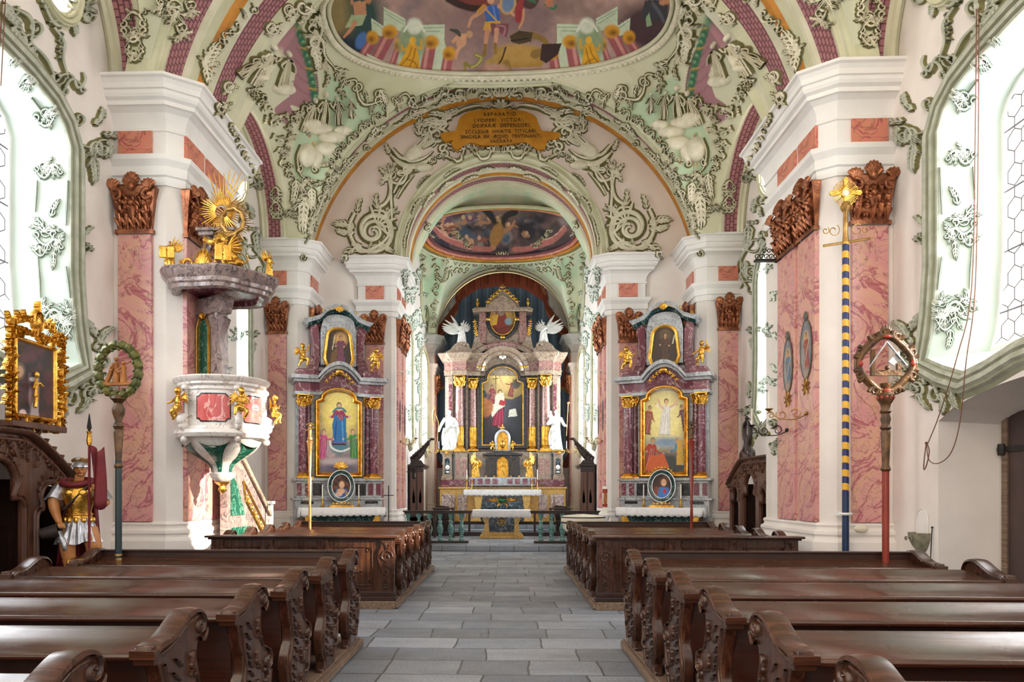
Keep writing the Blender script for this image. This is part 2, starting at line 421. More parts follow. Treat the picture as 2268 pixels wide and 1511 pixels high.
# ------------------------------------------------------------------ painter working on points given in photo pixels
def vnoise(x, y, s=1.0, seed=0, octv=4):
    r = np.random.RandomState(seed); tab = r.rand(64, 64); out = 0; amp = 1; tot = 0
    for o in range(octv):
        X = x/s; Y = y/s; xi = np.floor(X).astype(int); yi = np.floor(Y).astype(int); fx = X-xi; fy = Y-yi
        fx = fx*fx*(3-2*fx); fy = fy*fy*(3-2*fy)
        a = tab[xi % 64, yi % 64]; b = tab[(xi+1) % 64, yi % 64]; c = tab[xi % 64, (yi+1) % 64]; d = tab[(xi+1) % 64, (yi+1) % 64]
        out = out+amp*((a*(1-fx)+b*fx)*(1-fy)+(c*(1-fx)+d*fx)*fy); tot += amp; amp *= .5; s = s/2.03
    return out/tot
class Paint:
    def __init__(s, x, y, base):
        s.x = np.asarray(x, float); s.y = np.asarray(y, float); s.c = np.tile(np.array(rgb(base)), (len(s.x), 1))
    def blend(s, a, col):
        a = np.clip(a, 0, 1)[:, None]; s.c = s.c*(1-a)+np.array(rgb(col) if isinstance(col, str) else col)*a
    def noise(s, col, sc=40, lo=.45, hi=.7, seed=0, amt=1, st=1):
        n = vnoise(s.x, s.y*st, sc, seed); s.blend(amt*(n-lo)/(hi-lo), col)
    def ell(s, cx, cy, rx, ry, col, rot=0, soft=.15, a=1):
        dx = s.x-cx; dy = s.y-cy; c, q = math.cos(rot), math.sin(rot)
        u = (dx*c+dy*q)/rx; v = (-dx*q+dy*c)/ry; r = np.sqrt(u*u+v*v)
        s.blend(a*(1+soft-r)/(2*soft), col)
    def poly(s, pts, col, a=1, mx=0):
        ins = np.zeros(len(s.x), bool); n = len(pts)
        for i in range(n):
            x1, y1 = pts[i]; x2, y2 = pts[(i+1) % n]
            if y1 == y2: continue
            c = ((y1 > s.y) != (y2 > s.y)) & (s.x < (x2-x1)*(s.y-y1)/(y2-y1)+x1); ins ^= c
        s.blend(ins*a, col)
    def line(s, pts, w, col, a=1, soft=.3, smooth=4):
        if smooth and len(pts) > 2: pts = catmull(pts, smooth)
        L = len(pts); ws = np.interp(np.linspace(0, 1, L), np.linspace(0, 1, len(w)), w) if isinstance(w, (list, tuple)) else [w]*L
        best = np.full(len(s.x), -9.)
        for i in range(L-1):
            x1, y1 = pts[i]; x2, y2 = pts[i+1]; dx, dy = x2-x1, y2-y1; l2 = dx*dx+dy*dy+1e-9
            t = np.clip(((s.x-x1)*dx+(s.y-y1)*dy)/l2, 0, 1); d = np.hypot(s.x-x1-t*dx, s.y-y1-t*dy); ww = ws[i]+(ws[i+1]-ws[i])*t
            best = np.maximum(best, 1-d/np.maximum(ww*.5, .01))
        s.blend(a*np.clip(best/soft, 0, 1), col)
    def age(s, sc=6, amt=.35, seed=9):
        n = vnoise(s.x, s.y, sc, seed)*.6+vnoise(s.x, s.y, sc*3.1, seed+1)*.4; s.c = np.clip(s.c*(1-amt+2*amt*n)[:, None], 0, 1); return s
    def figure(s, x, y, h, robe, skin='#c99273', hair='#4a2e1c', rot=0, dark='#2a1a18', light=None, seated=False, arms=((-.22, -.42), (.22, -.45))):
        """a painted robed figure, head top at (x,y), height h px, leaning by rot"""
        c, q = math.cos(rot), math.sin(rot)
        def T(u, v): return (x+h*(u*c-v*q), y+h*(u*q+v*c))
        bot = .98
        wd = .2 if seated else .15
        s.poly([T(-.09, .2), T(.09, .2), T(.12, .45), T(wd, bot), T(-wd*1.1, bot), T(-.11, .45)], dark)
        s.poly([T(-.08, .19), T(.08, .19), T(.1, .45), T(wd*.9, bot-.03), T(-wd, bot-.03), T(-.1, .45)], robe)
        for k, u in enumerate((-.07, -.01, .06)):
            s.line([T(u*.6, .3), T(u+.01, .6), T(u*1.7, .93)], h*.022, dark, .55)
            s.line([T(u*.6+.02, .3), T(u+.035, .6), T(u*1.7+.03, .93)], h*.02, light or '#e8d2b8', .35)
        for (ax, ay), sg in zip(arms, (-1, 1)):
            ay = abs(ay); s.line([T(sg*.08, .23), T(sg*.14, .2+ay*.4), T(ax, ay)], [h*.085, h*.05], robe)
            s.ell(*T(ax*1.08, ay), h*.03, h*.03, skin)
        s.ell(*T(0, .085), h*.058, h*.075, hair); s.ell(*T(.005, .1), h*.043, h*.058, skin); s.line([T(0, .15), T(0, .2)], h*.05, skin)

# ------------------------------------------------------------------ relief ornament laid on real surfaces
def bvh_of(objs):
    vs = []; fs = []
    for o in objs:
        me = o.data; mw = o.matrix_basis; b = len(vs)
        vs += [mw @ v.co for v in me.vertices]; fs += [tuple(b+i for i in p.vertices) for p in me.polygons]
    return BVHTree.FromPolygons(vs, fs)
class Orn:
    """strokes traced in photo pixels, raised as rounded relief on the surface they fall on"""
    def __init__(s, bvh, h=.05, out=1.55, c=(0, 1)): s.t = bvh; s.h = h; s.mb = MB(); s.out = out; s.thin = .8; s.cc = c; s.maxjump = .6
    def hit(s, x, y):
        d = dirpx(x, y); r = s.t.ray_cast(CAM, d)
        if r[0] is None: return None
        n = r[1];
        if n.dot(d) > 0: n = -n
        return r[0], n
    def strip(s, pts, w, h, c, prof):
        rows = []
        L = len(pts)
        def flush():
            nonlocal rows
            if len(rows) > 1:
                s.mb.loft(rows, c=c); k = len(prof)-1
                if k > 2:       # dark edge faces put the shading between scrolls into the colour
                    q = len(s.mb.m)-k*(len(rows)-1)
                    for i in range(len(rows)-1): s.mb.m[q+i*k] = s.cc[1]; s.mb.m[q+i*k+k-1] = s.cc[1]
            rows = []
        last = None
        for i in range(L):
            a = pts[max(i-1, 0)]; b = pts[min(i+1, L-1)]; t = np.array(b)-np.array(a); t = t/(np.hypot(*t)+1e-9); nx, ny = -t[1], t[0]
            c0 = s.hit(*pts[i])
            if c0 is None or (last is not None and (c0[0]-last).length > s.maxjump): flush(); last = c0[0] if c0 else None; continue
            last = c0[0]; row = []; hh = h*min(1, w[i]/(max(w)*.5+1e-6))
            for o, z in prof:
                q = s.hit(pts[i][0]+nx*o*w[i]*.5, pts[i][1]+ny*o*w[i]*.5)
                if q is None or (q[0]-c0[0]).length > s.maxjump: q = c0
                row.append(tuple(q[0]+c0[1]*(z*hh+.004)))
            rows.append(row)
        flush()
    def stroke(s, pts, w, h=None, sm=4, out=None, k=1):
        pts = catmull(pts, sm) if sm else [np.array(p, float) for p in pts]; L = len(pts)
        if isinstance(w, (int, float)): w = [w*.7, w, w*.35]
        w = np.interp(np.linspace(0, 1, L), np.linspace(0, 1, len(w)), w); h = (h or s.h)*k
        o = s.out if out is None else out
        w = w*s.thin
        if o: s.strip(pts, w*o+1.0, h*.25, s.cc[1], [(-1, 0), (0, 1), (1, 0)])  # wider dark underlay, shading painted around the stroke
        s.strip(pts, w, h, s.cc[0], [(-1, .0), (-.74, .55), (-.35, .95), (.1, 1), (.5, .7), (1, .0)])
    def volute(s, x, y, r, a0=0, turns=1.4, dr=1, w=None, **kw):
        n = int(9*turns)+3; w = w or r*.34
        pts = [(x+r*(1-.88*i/n)*math.cos(a0+dr*2*pi*turns*i/n), y+r*(1-.88*i/n)*math.sin(a0+dr*2*pi*turns*i/n)) for i in range(n+1)]
        s.stroke(pts, [w*.6, w, w*.8, w*.5], sm=2, **kw)
    def leaf(s, x, y, L, a, bend=.5, n=4, w=None, **kw):
        w = w or L*.2; pts = []; ang = a; px, py = x, y; m = 6
        for i in range(m+1):
            pts.append((px, py)); ang += bend/m; px += L/m*math.cos(ang); py += L/m*math.sin(ang)
        for i in range(n):
            t = .15+.65*i/max(1, n-1); q = pts[int(t*m)]; aa = a+bend*t; l = L*.42*(1-t*.55)
            for sg in (-1, 1):
                b = aa+sg*.75
                s.stroke([q, (q[0]+l*.55*math.cos(b), q[1]+l*.55*math.sin(b)), (q[0]+l*math.cos(b-sg*.5), q[1]+l*math.sin(b-sg*.5))], [w*.6, w*.55, w*.15], sm=2, **kw)
        s.stroke(pts, [w*.7, w*.8, w*.2], sm=1, **kw)
    def cscroll(s, p0, p1, bulge, w, curl=.22, **kw):
        p0 = np.array(p0, float); p1 = np.array(p1, float); d = p1-p0; L = np.hypot(*d); t = d/L; n = np.array([-t[1], t[0]])*bulge
        pts = [p0+d*u+n*L*math.sin(pi*u) for u in np.linspace(0, 1, 9)]
        s.stroke(pts, [w*.5, w, w*.5], sm=2, **kw)
        sg = 1 if bulge > 0 else -1
        ang = math.atan2(t[1], t[0])
        s.volute(*(p0-n*L*curl*.8), L*curl, ang+sg*pi/2, 1.1, -sg, w*.7, **kw); s.volute(*(p1-n*L*curl*.8), L*curl, ang+sg*pi/2, 1.1, sg, w*.7, **kw)
    def shell(s, x, y, r, a, n=6, spread=2.2, **kw):
        for i in range(n):
            b = a+spread*(i/(n-1)-.5); s.stroke([(x, y), (x+r*.6*math.cos(b), y+r*.6*math.sin(b)), (x+r*math.cos(b), y+r*math.sin(b))], [r*.08, r*.2, r*.24, r*.12], sm=2, **kw)
    def tuft(s, x, y, r, a, seed=0, **kw):
        R = random.Random(seed)
        for i in range(4):
            s.leaf(x, y, r*R.uniform(.7, 1.1), a+(i-1.5)*.62+R.uniform(-.15, .15), R.uniform(.4, 1.1)*(1 if i > 1 else -1), 3, r*.2, **kw)
        s.volute(x, y, r*.35, a, 1.3, R.choice((-1, 1)), **kw)
    def garland(s, path, w, seed=0, step=None, **kw):
        """rocaille running along a path"""
        R = random.Random(seed); path = catmull(path, 8); P_ = [np.array(p) for p in path]
        acc = 0; step = step or w*1.1; sg = 1; last = P_[0]
        for i in range(1, len(P_)):
            acc += np.hypot(*(P_[i]-P_[i-1]))
            if acc >= step:
                acc = 0; t = P_[i]-last; a = math.atan2(t[1], t[0]); sg = -sg; q = P_[i]; last = q
                k = R.random()
                if k < .45: s.leaf(q[0], q[1], w*R.uniform(.8, 1.2), a+sg*R.uniform(.2, .8), sg*R.uniform(.5, 1.3), 3, w*.22, **kw)
                elif k < .75: s.cscroll(q-t*.6, q+t*.35, sg*.45, w*.26, .3, **kw)
                else: s.volute(q[0], q[1], w*.42, a+R.random()*3, 1.4, sg, w*.18, **kw); s.leaf(q[0], q[1], w*.8, a-sg*.6, -sg*.9, 2, w*.2, **kw)
    def blob(s, x, y, rx, ry, h=None, c=None, rot=0):
        h = h or s.h; rows = []
        c0 = s.hit(x, y)
        if c0 is None: return
        for j in range(6):
            t = j/5; row = []
            for i in range(14):
                a = 2*pi*i/14; u = rx*math.cos(a)*(1-t); v = ry*math.sin(a)*(1-t)
                q = s.hit(x+u*math.cos(rot)-v*math.sin(rot), y+u*math.sin(rot)+v*math.cos(rot)) or c0
                if (q[0]-c0[0]).length > 1.2: q = c0
                row.append(tuple(q[0]+c0[1]*(h*math.sqrt(max(0, 1-(1-t)**2))+.003)))
            rows.append(row)
        s.mb.loft(rows, closed=True, c=s.cc[0] if c is None else c)
    def figure(s, x, y, h, rot=0, seed=0):
        """a relief figure in drapery, head top at (x,y)"""
        R = random.Random(seed); c, q = math.cos(rot), math.sin(rot)
        def T(u, v): return (x+h*(u*c-v*q), y+h*(u*q+v*c))
        s.stroke([T(0, .2), T(.01, .5), T(-.02, .95)], [h*.13, h*.17, h*.2, h*.2], h=s.h*.8, sm=3)
        for k in range(6):
            u = (k-2.5)*.042; s.stroke([T(u*.4, .25), T(u+R.uniform(-.03, .03), .6), T(u*1.25+R.uniform(-.03, .03), .97)], [h*.03, h*.05, h*.045], h=s.h*1.15, sm=3, out=0)
            s.stroke([T(u*.4+.025, .27), T(u+.03, .6), T(u*1.9+.04, .96)], [h*.008, h*.016, h*.01], h=s.h*1.3, sm=2, out=0, k=1) if False else None
        s.stroke([T(-.07, .24), T(-.17, .38), T(-.08, .48)], [h*.09, h*.07, h*.05], h=s.h*1.3)
        s.stroke([T(.07, .24), T(.18, .36), T(.22, .22 if seed % 2 else .5)], [h*.09, h*.07, h*.05], h=s.h*1.3)
        s.blob(*T(0, .09), h*.06, h*.085, s.h*1.2)
    def build(s, name, mats, parent): return s.mb.build(name, mats, parent, ang=1.2)
# ================================================================== the building
WX = 5.57; SPR = 7.43
PROF_ENT = [(0, 5.98), (.03, 5.98), (.03, 6.10), (.06, 6.12), (.06, 6.25), (.09, 6.29), (.12, 6.33), (.13, 6.40), (.01, 6.43), (.01, 6.76), (.04, 6.77), (.04, 6.80),
            (.02, 6.82), (.04, 6.92), (.09, 7.01), (.16, 7.06), (.20, 7.07), (.20, 7.13), (.25, 7.16), (.27, 7.20), (.27, 7.25), (.30, 7.26), (.31, 7.33), (.34, 7.38), (.38, 7.40), (.38, 7.44), (0, 7.45)]
PROF_BASE = [(.10, 0), (.10, .82), (.08, .86), (.06, .87), (.06, .90), (.08, .93), (.075, .97), (.03, 1.0), (.03, 1.03), (.045, 1.06), (.03, 1.09), (0, 1.10)]
def quad(mb, pts, c=0): mb.add(pts, [tuple(range(len(pts)))], c)

# floor and chancel steps
mb = MB(); mb.box(-6.6, -8, -.1, 6.6, 30.2, 0); mb.build('floor', 'stone_paving', props=STR)
mb = MB()
edge = [(-2.75+5.5*t, 19.25-.22*math.sin(pi*t)) for t in np.linspace(0, 1, 17)]
mb.prism([(-2.75, 29.6)]+edge+[(2.75, 29.6)], 0, .15, 'z'); mb.build('floor_chancel', 'stone_paving', props=STR, bevel=.02)
mb = MB(); mb.box(-2.75, 24.3, .15, 2.75, 29.4, .3); mb.box(-2.6, 24.7, .3, 2.6, 29.4, .45); mb.build('floor_altar_steps', 'stone_paving', props=STR, bevel=.02)

WOUT = [(0, 3.2), (.6, 3.14), (1.1, 3.02), (1.5, 2.96), (1.9, 3.1), (2.28, 3.26), (2.17, 3.5), (2.1, 3.8), (2.03, 4.4), (2.03, 5.2), (2.03, 6.05), (1.9, 6.25), (1.65, 6.4), (1.2, 6.5), (.6, 6.56), (0, 6.58)]
def outline(yc, sy, X=0, shr=1, dz=0):
    h = [(y*sy*shr, z) for y, z in WOUT]
    pts = [(yc+y, z) for y, z in h]+[(yc-y, z) for y, z in h[-2:0:-1]]
    return [(y, max(z, 3.0+dz) if dz else z) for y, z in pts]
def oval(yc, zc, a, b, n=28): return [(yc+a*math.sin(2*pi*i/n), zc-b*math.cos(2*pi*i/n)) for i in range(n)]
def ring_to_rect(mb, out, rect, X, c=0):
    y0, z0, y1, z1 = rect; cy = (y0+y1)/2; cz = sum(p[1] for p in out)/len(out)
    rows = [[], []]; R = []
    for y, z in out:
        dy, dz = y-cy, z-cz
        t = min(((y1-cy)/dy if dy > 1e-9 else 1e9), ((y0-cy)/dy if dy < -1e-9 else 1e9), ((z1-cz)/dz if dz > 1e-9 else 1e9), ((z0-cz)/dz if dz < -1e-9 else 1e9))
        R.append([cy+dy*t, cz+dz*t])
    for (a, b) in ((y0, z0), (y1, z0), (y1, z1), (y0, z1)):
        k = min(range(len(R)), key=lambda i: (R[i][0]-a)**2+(R[i][1]-b)**2); R[k] = [a, b]
    n = len(out)
    vs = [(X, *p) for p in out]+[(X, *p) for p in R]
    mb.add(vs, [(i, (i+1) % n, n+(i+1) % n, n+i) for i in range(n)], c)
def hexlead(mb, poly, X, r=.008, s=.115):
    """hexagonal leading clipped to the pane polygon"""
    ys = [p[0] for p in poly]; zs = [p[1] for p in poly]
    def inside(y, z):
        k = False; n = len(poly)
        for i in range(n):
            a, b = poly[i], poly[(i+1) % n]
            if (a[1] > z) != (b[1] > z) and y < (b[0]-a[0])*(z-a[1])/(b[1]-a[1])+a[0]: k = not k
        return k
    h = s*math.sqrt(3)
    j = 0; z = min(zs)
    while z < max(zs)+s:
        y = min(ys)-h+(h/2 if j % 2 else 0)
        while y < max(ys)+h:
            P6 = [(y, z+s), (y+h/2, z+s/2), (y+h/2, z-s/2)]
            for a, b in ((P6[0], P6[1]), (P6[1], P6[2]), ((y-h/2, z+s/2), P6[0])):
                if inside(*a) and inside(*b):
                    d = Vector((0, b[0]-a[0], b[1]-a[1])); L = d.length; d /= L; q = Vector((0, -d.z, d.y))*r
                    A = Vector((X, *a)); B = Vector((X, *b)); e = Vector((r, 0, 0))
                    mb.add([A+q, A-q, B-q, B+q], [(0, 1, 2, 3)]); mb.add([A+e, A-e, B-e, B+e], [(0, 1, 2, 3)])
            y += h
        z += 1.5*s; j += 1
WALLS = {}
win_n = 0
for s, side in ((-1, 'left'), (1, 'right')):
    X = s*WX
    mb = MB()
    # bay by the nave doors; the oval light sits above the tall window
    o0 = outline(7.45, 1.0); q0 = oval(9.15, 8.15, .42, .5)
    zb = 2.5 if s < 0 else 2.86
    ring_to_rect(mb, o0, (4.6, zb, 10.7, 7.2), X); ring_to_rect(mb, q0, (7.9, 7.2, 10.7, 9.6), X)
    mb.box(X, -8, zb, X+s*.02, 4.6, 14.0); mb.box(X, 4.6, 7.2, X+s*.02, 7.9, 14.0); mb.box(X, 7.9, 9.6, X+s*.02, 10.7, 14.0)
    if s < 0: mb.box(X, -8, 0, X+s*.02, 10.7, 2.5)
    else:
        # wide shallow-arched doorway on the right
        dy0, dy1 = 5.9, 9.5
        arch = [(dy0+(dy1-dy0)*t, 2.42+.33*math.sin(pi*t)**.7) for t in np.linspace(0, 1, 13)]
        mb.box(X, -8, 0, X+.02, dy0, 2.86)
        mb.box(X, dy1, 0, X+.02, 10.7, 2.86)
        top = [(X, y, 2.86) for y, z in arch]; mb.loft([[(X, y, z) for y, z in arch], top])
        # soffit and jambs
        mb.loft([[(X, y, z) for y, z in arch], [(X+.75, y, z-.1) for y, z in arch]])
        quad(mb, [(X, dy0, 0), (X+.75, dy0+.12, 0), (X+.75, dy0+.12, 2.42), (X, dy0, 2.42)]); quad(mb, [(X, dy1, 0), (X+.75, dy1-.1, 0), (X+.75, dy1-.1, 2.42), (X, dy1, 2.42)])
        mb.box(X+.75, dy0-.2, 0, X+.8, dy1+.2, 2.9)
    # bay of the pulpit window
    o1 = outline(15.1, .5); q1 = oval(15.1, 8.25, .8, .62)
    ring_to_rect(mb, o1, (13.2, 2.5, 17.4, 7.2), X); ring_to_rect(mb, q1, (13.2, 7.2, 17.4, 9.6), X)
    mb.box(X, 13.2, 9.6, X+s*.02, 17.4, 14.0); mb.box(X, 13.2, 0, X+s*.02, 17.4, 2.5); mb.box(X, 10.7, 0, X+s*.02, 13.2, 14.0); mb.box(X, 17.4, 0, X+s*.02, 19.2, 14.0)
    WALLS[side] = mb.build('wall_'+side, 'white_plaster', props=STR, smooth=False)
    # reveals, panes and leading of the four openings on this side
    for out, inn, kind in ((o0, outline(7.45, 1.0, shr=.86, dz=.28), 'reveal_green'), (o1, outline(15.1, .5, shr=.84, dz=.28), 'reveal_green'),
                           (q0, oval(9.15, 8.25, .34, .42), 'white_plaster'), (q1, oval(15.1, 8.35, .62, .5), 'white_plaster')):
        win_n += 1; mb = MB(); n = len(out)
        mb.loft([[(X+s*(.62*t), y0+(y1-y0)*t, z0+(z1-z0)*t) for (y0, z0), (y1, z1) in zip(out, inn)] for t in (0, .25, .5, .75, 1)], closed=True, c=0)
        # wooden window frame and glass
        mb.loft([[(X+s*(.60+a), y+(yc-y)*b, z+(5-z)*b) for (y, z) in inn] for yc in (sum(p[0] for p in inn)/n,) for a, b in ((0, 0), (-.03, .0), (-.03, .022), (0.02, .022))], closed=True, c=1)
        w = mb.build('window_%d' % win_n, [kind, 'cornice_plaster'], props=STR, ang=.5)
        pm = MB(); pm.add([(X+s*.61, y, z) for y, z in inn], [tuple(range(n))]); pm.build('pane', 'window_glass', w, smooth=False)
        if kind == 'reveal_green':
            lm = MB(); hexlead(lm, inn, X+s*.6, .006 if s < 0 else .006, .135 if out is o0 else .11)
            ys = [p[0] for p in inn]
            for k in range(4): lm.box(X+s*.585, min(ys)+.05, 3.7+k*.72, X+s*.6, max(ys)-.05, 3.715+k*.72)
            lm.build('leading', 'lead', w, smooth=False)
WINS = [o for o in COL.objects if o.name.startswith('window_') and o.type == 'MESH']

# ---------------------------------------------------------------- piers with pilasters, bases and entablature
def capital_mesh():
    mb = MB(); h = .72; w = .5
    for z0, z1, e0, e1 in ((0, .06, .03, .03), (.06, .5, 0, .05), (.5, .66, .05, .09)):
        mb.loft([[(-w/2-e0, 0, z0), (-w/2-e0, -.05-e0, z0), (w/2+e0, -.05-e0, z0), (w/2+e0, 0, z0)], [(-w/2-e1, 0, z1), (-w/2-e1, -.05-e1, z1), (w/2+e1, -.05-e1, z1), (w/2+e1, 0, z1)]])
    R = random.Random(4)
    # acanthus tiers
    for row, (z, l, nn) in enumerate(((.07, .24, 5), (.2, .22, 4), (.36, .18, 5))):
        for i in range(nn):
            x = (i+.5)/nn*w-w/2
            mb.tube([(x, -.06, z), (x, -.11, z+l*.5), (x, -.15, z+l*.85), (x, -.19, z+l*.86)], [.035, .05, .045, .015], 6, smooth=3, flat=.5)
            for sg in (-1, 1): mb.tube([(x, -.08, z+.02), (x+sg*.04, -.12, z+l*.45), (x+sg*.06, -.13, z+l*.6)], [.02, .022, .006], 5, smooth=2)
    # corner volutes and shells
    for sg in (-1, 1):
        pts = [(sg*(.17+.10*(1-.8*t)*math.cos(5.2*t+1.2)+.06), -.15, .52+.1*(1-.8*t)*math.sin(5.2*t+1.2)) for t in np.linspace(0, 1, 14)]
        mb.tube(pts, [.035, .03, .022, .015], 7)
        for k in range(5):
            a = pi/2+(k-2)*.38; mb.tube([(sg*.26, -.14, .6), (sg*.26+.09*math.cos(a), -.19, .6+.1*math.sin(a)), (sg*.26+.14*math.cos(a), -.17, .6+.15*math.sin(a))], [.012, .03, .022], 6)
    # crowning cartouche
    for k in range(7):
        a = pi/2+(k-3)*.36; mb.tube([(0, -.12, .6), (.1*math.cos(a), -.18, .66+.12*math.sin(a)), (.13*math.cos(a), -.14, .68+.18*math.sin(a))], [.02, .036, .02], 6)
    mb.ell((0, -.16, .66), (.05, .04, .07)); mb.ell((0, -.13, .3), (.07, .05, .1)); mb.ell((0, -.15, .42), (.05, .05, .05))
    for i in range(26): mb.ell((R.uniform(-.23, .23), -.09-R.random()*.05, R.uniform(.1, .55)), (R.uniform(.015, .04), .035, R.uniform(.02, .05)), n=6)
    mb.box(-w/2-.07, -.13, .64, w/2+.07, 0, .69)
    return mb
_cap = capital_mesh().build('capital', 'copper', ang=1.0); CAPMESH = _cap.data; bpy.data.objects.remove(_cap)
def pilaster(parent, x, y, nx, ny, w, mat='pink_marble', proud=.05, z0=1.10, z1=5.27, cap=True, frieze=True):
    """pink marble strip with centre (x,y) on a face whose outward normal is (nx,ny)"""
    a = math.atan2(nx, -ny)
    mb = MB(); mb.box(-w/2, -proud, z0, w/2, .02, z1); o = mb.build('pilaster', mat, parent, bevel=.008, loc=(x, y, 0), rz=a)
    if frieze:
        mb = MB(); mb.box(-w/2, -proud, 6.43, w/2, .02, 6.765); mb.build('frieze_block', 'salmon_marble', parent, loc=(x, y, 0), rz=a)
    if cap:
        c = bpy.data.objects.new('capital', CAPMESH); COL.objects.link(c); c.parent = parent; c.location = (x, y, z1); c.rotation_euler = (0, 0, a); c.scale = (w/.5, 1, 1)
def pier(name, plan, s):
    pl = [(s*x, y) for x, y in plan]; pl2 = pl if s < 0 else pl
    sd = 1 if s < 0 else -1
    body = MB(); body.sweep(pl, [(0, 0), (0, 5.98)], side=sd, c=0); body.sweep(pl, PROF_BASE, side=sd, c=0)
    body.sweep(pl, PROF_ENT, side=sd, c=1)
    o = body.build(name, ['white_plaster', 'cornice_plaster'], props=STR, ang=.35)
    m = MB(); m.add([(x, y, 7.43) for x, y in pl]+[], [tuple(range(len(pl)))]); m.build('top', 'white_plaster', o, smooth=False)
    return o
PIERS = []
for s, side in ((-1, 'left'), (1, 'right')):
    A = [(WX, 10.60), (4.80, 10.60), (4.60, 10.75), (4.60, 12.87), (4.80, 12.95), (WX, 12.95)]
    p = pier('wall_pier_nave_'+side, A, s); PIERS.append(p)
    pilaster(p, s*5.24, 10.60, 0, -1, .5); pilaster(p, s*4.60, 11.05, -s, 0, .62 if s < 0 else .62); pilaster(p, s*4.60, 11.85, -s, 0, .72)
    B = [(WX, 17.38), (4.80, 17.38), (4.60, 17.53), (4.60, 19.0)]
    p = pier('wall_pier_crossing_'+side, B, s); PIERS.append(p)
    pilaster(p, s*5.28, 17.38, 0, -1, .44); pilaster(p, s*4.60, 18.05, -s, 0, .6)
    C = [(3.62, 19.0), (3.62, 18.73), (2.78, 18.73), (2.68, 18.80), (2.68, 20.6), (2.85, 20.7)]
    p = pier('wall_pier_chancel_'+side, C, s); PIERS.append(p)
    pilaster(p, s*3.2, 18.73, 0, -1, .46); pilaster(p, s*2.68, 19.2, -s, 0, .5); pilaster(p, s*2.68, 20.1, -s, 0, .5)
    D = [(2.95, 28.0), (2.68, 28.0), (2.6, 28.1), (2.6, 29.4)]
    p = pier('wall_pier_altar_'+side, D, s); PIERS.append(p)
    pilaster(p, s*2.6, 28.55, -s, 0, .5)

# ---------------------------------------------------------------- arches
def arc_pts(yy, R, cz, z0, n, rx=None):
    a0 = math.asin(max(-1, min(1, (z0-cz)/R))); rx = rx or R
    return [(-rx*math.cos(a0+(pi-2*a0)*i/n), yy, cz+R*math.sin(a0+(pi-2*a0)*i/n)) for i in range(n+1)]
def arch_band(name, rows, cz, z0, mats, ms, n=72, parent=None, seat=None):
    """rows: (Y, R) steps across the band; ms: material index per strip"""
    mb = MB(); pts = [arc_pts(y, R, cz, z0, n) for y, R in rows]
    if seat: pts = [[(x, y, z) for x, y, z in r] for r in pts]
    mb.loft(pts, mats=ms)
    uv = []; acc = 0
    for k, (y, R) in enumerate(rows):
        if k: acc += math.hypot(y-rows[k-1][0], R-rows[k-1][1])
        uv += [(pi*R*i/n, acc) for i in range(n+1)]
    return mb.build(name, mats, parent, uvs=uv, ang=.5, props=None if parent else STR)
RM = ['rib_green', 'rib_cream', 'diaper_pink', 'ochre', 'white_plaster']
def moulded(y0, y1, r0, r1, plan):
    """plan: (fraction, sink, material) steps; returns rows, ms"""
    rows = []; ms = []
    for i, (t, sink, m) in enumerate(plan):
        R = r0+(r1-r0)*t; rows.append((y0+(y1-y0)*t, R+sink))
        if i: ms.append(plan[i][2])
    return rows, ms
BAND = [(0, .0, 0), (.03, -.05, 0), (.06, -.05, 0), (.07, 0, 1), (.12, 0, 1), (.13, -.04, 0), (.17, -.05, 0), (.18, 0, 1), (.24, .0, 1), (.25, -.03, 0), (.28, -.03, 0), (.30, .04, 0),
        (.31, .05, 2), (.49, .05, 2), (.50, .0, 1), (.53, -.02, 1), (.56, 0, 1), (.60, 0, 0), (.72, 0, 0), (.75, -.02, 1), (.78, -.02, 1), (.79, .02, 1), (.82, .02, 1), (.83, 0, 3), (.86, -.05, 3), (.90, -.06, 3), (.93, -.01, 3), (.95, 0, 1), (1, 0, 1)]
r_, m_ = moulded(17.0, 19.0, 4.60, 5.0, BAND)
r_ = [(17.0, 4.95)]+r_; m_ = [0]+m_
ARCH2 = arch_band('ceiling_crossing_arch', r_, 6.56, SPR, RM, m_)
b1 = [(1-t, s_, m) for t, s_, m in BAND[::-1]]; b1 = [(b1[i][0], b1[i][1], BAND[::-1][i-1][2] if i else 0) for i in range(len(b1))]
B1 = [(0, 0, 0), (.03, -.05, 0), (.06, -.05, 0), (.07, 0, 1), (.1, 0, 1), (.11, -.04, 0), (.15, 0, 0), (.17, .04, 2), (.33, .04, 2), (.35, 0, 1), (.38, 0, 1), (.46, -.0, 0), (.48, -.06, 3), (.52, -.06, 3), (.54, 0, 0), (.62, 0, 1), (.65, .0, 1), (.67, .04, 2), (.83, .04, 2), (.85, 0, 0), (.9, -.04, 0), (.93, 0, 1), (1, 0, 1)]
r_, m_ = moulded(10.25, 13.2, 5.0, 5.0, B1)
r_ = [(10.25, 5.3)]+r_+[(13.2, 5.2)]; m_ = [0]+m_+[0]
ARCH1 = arch_band('ceiling_nave_arch', r_, 6.56, SPR, RM, m_)
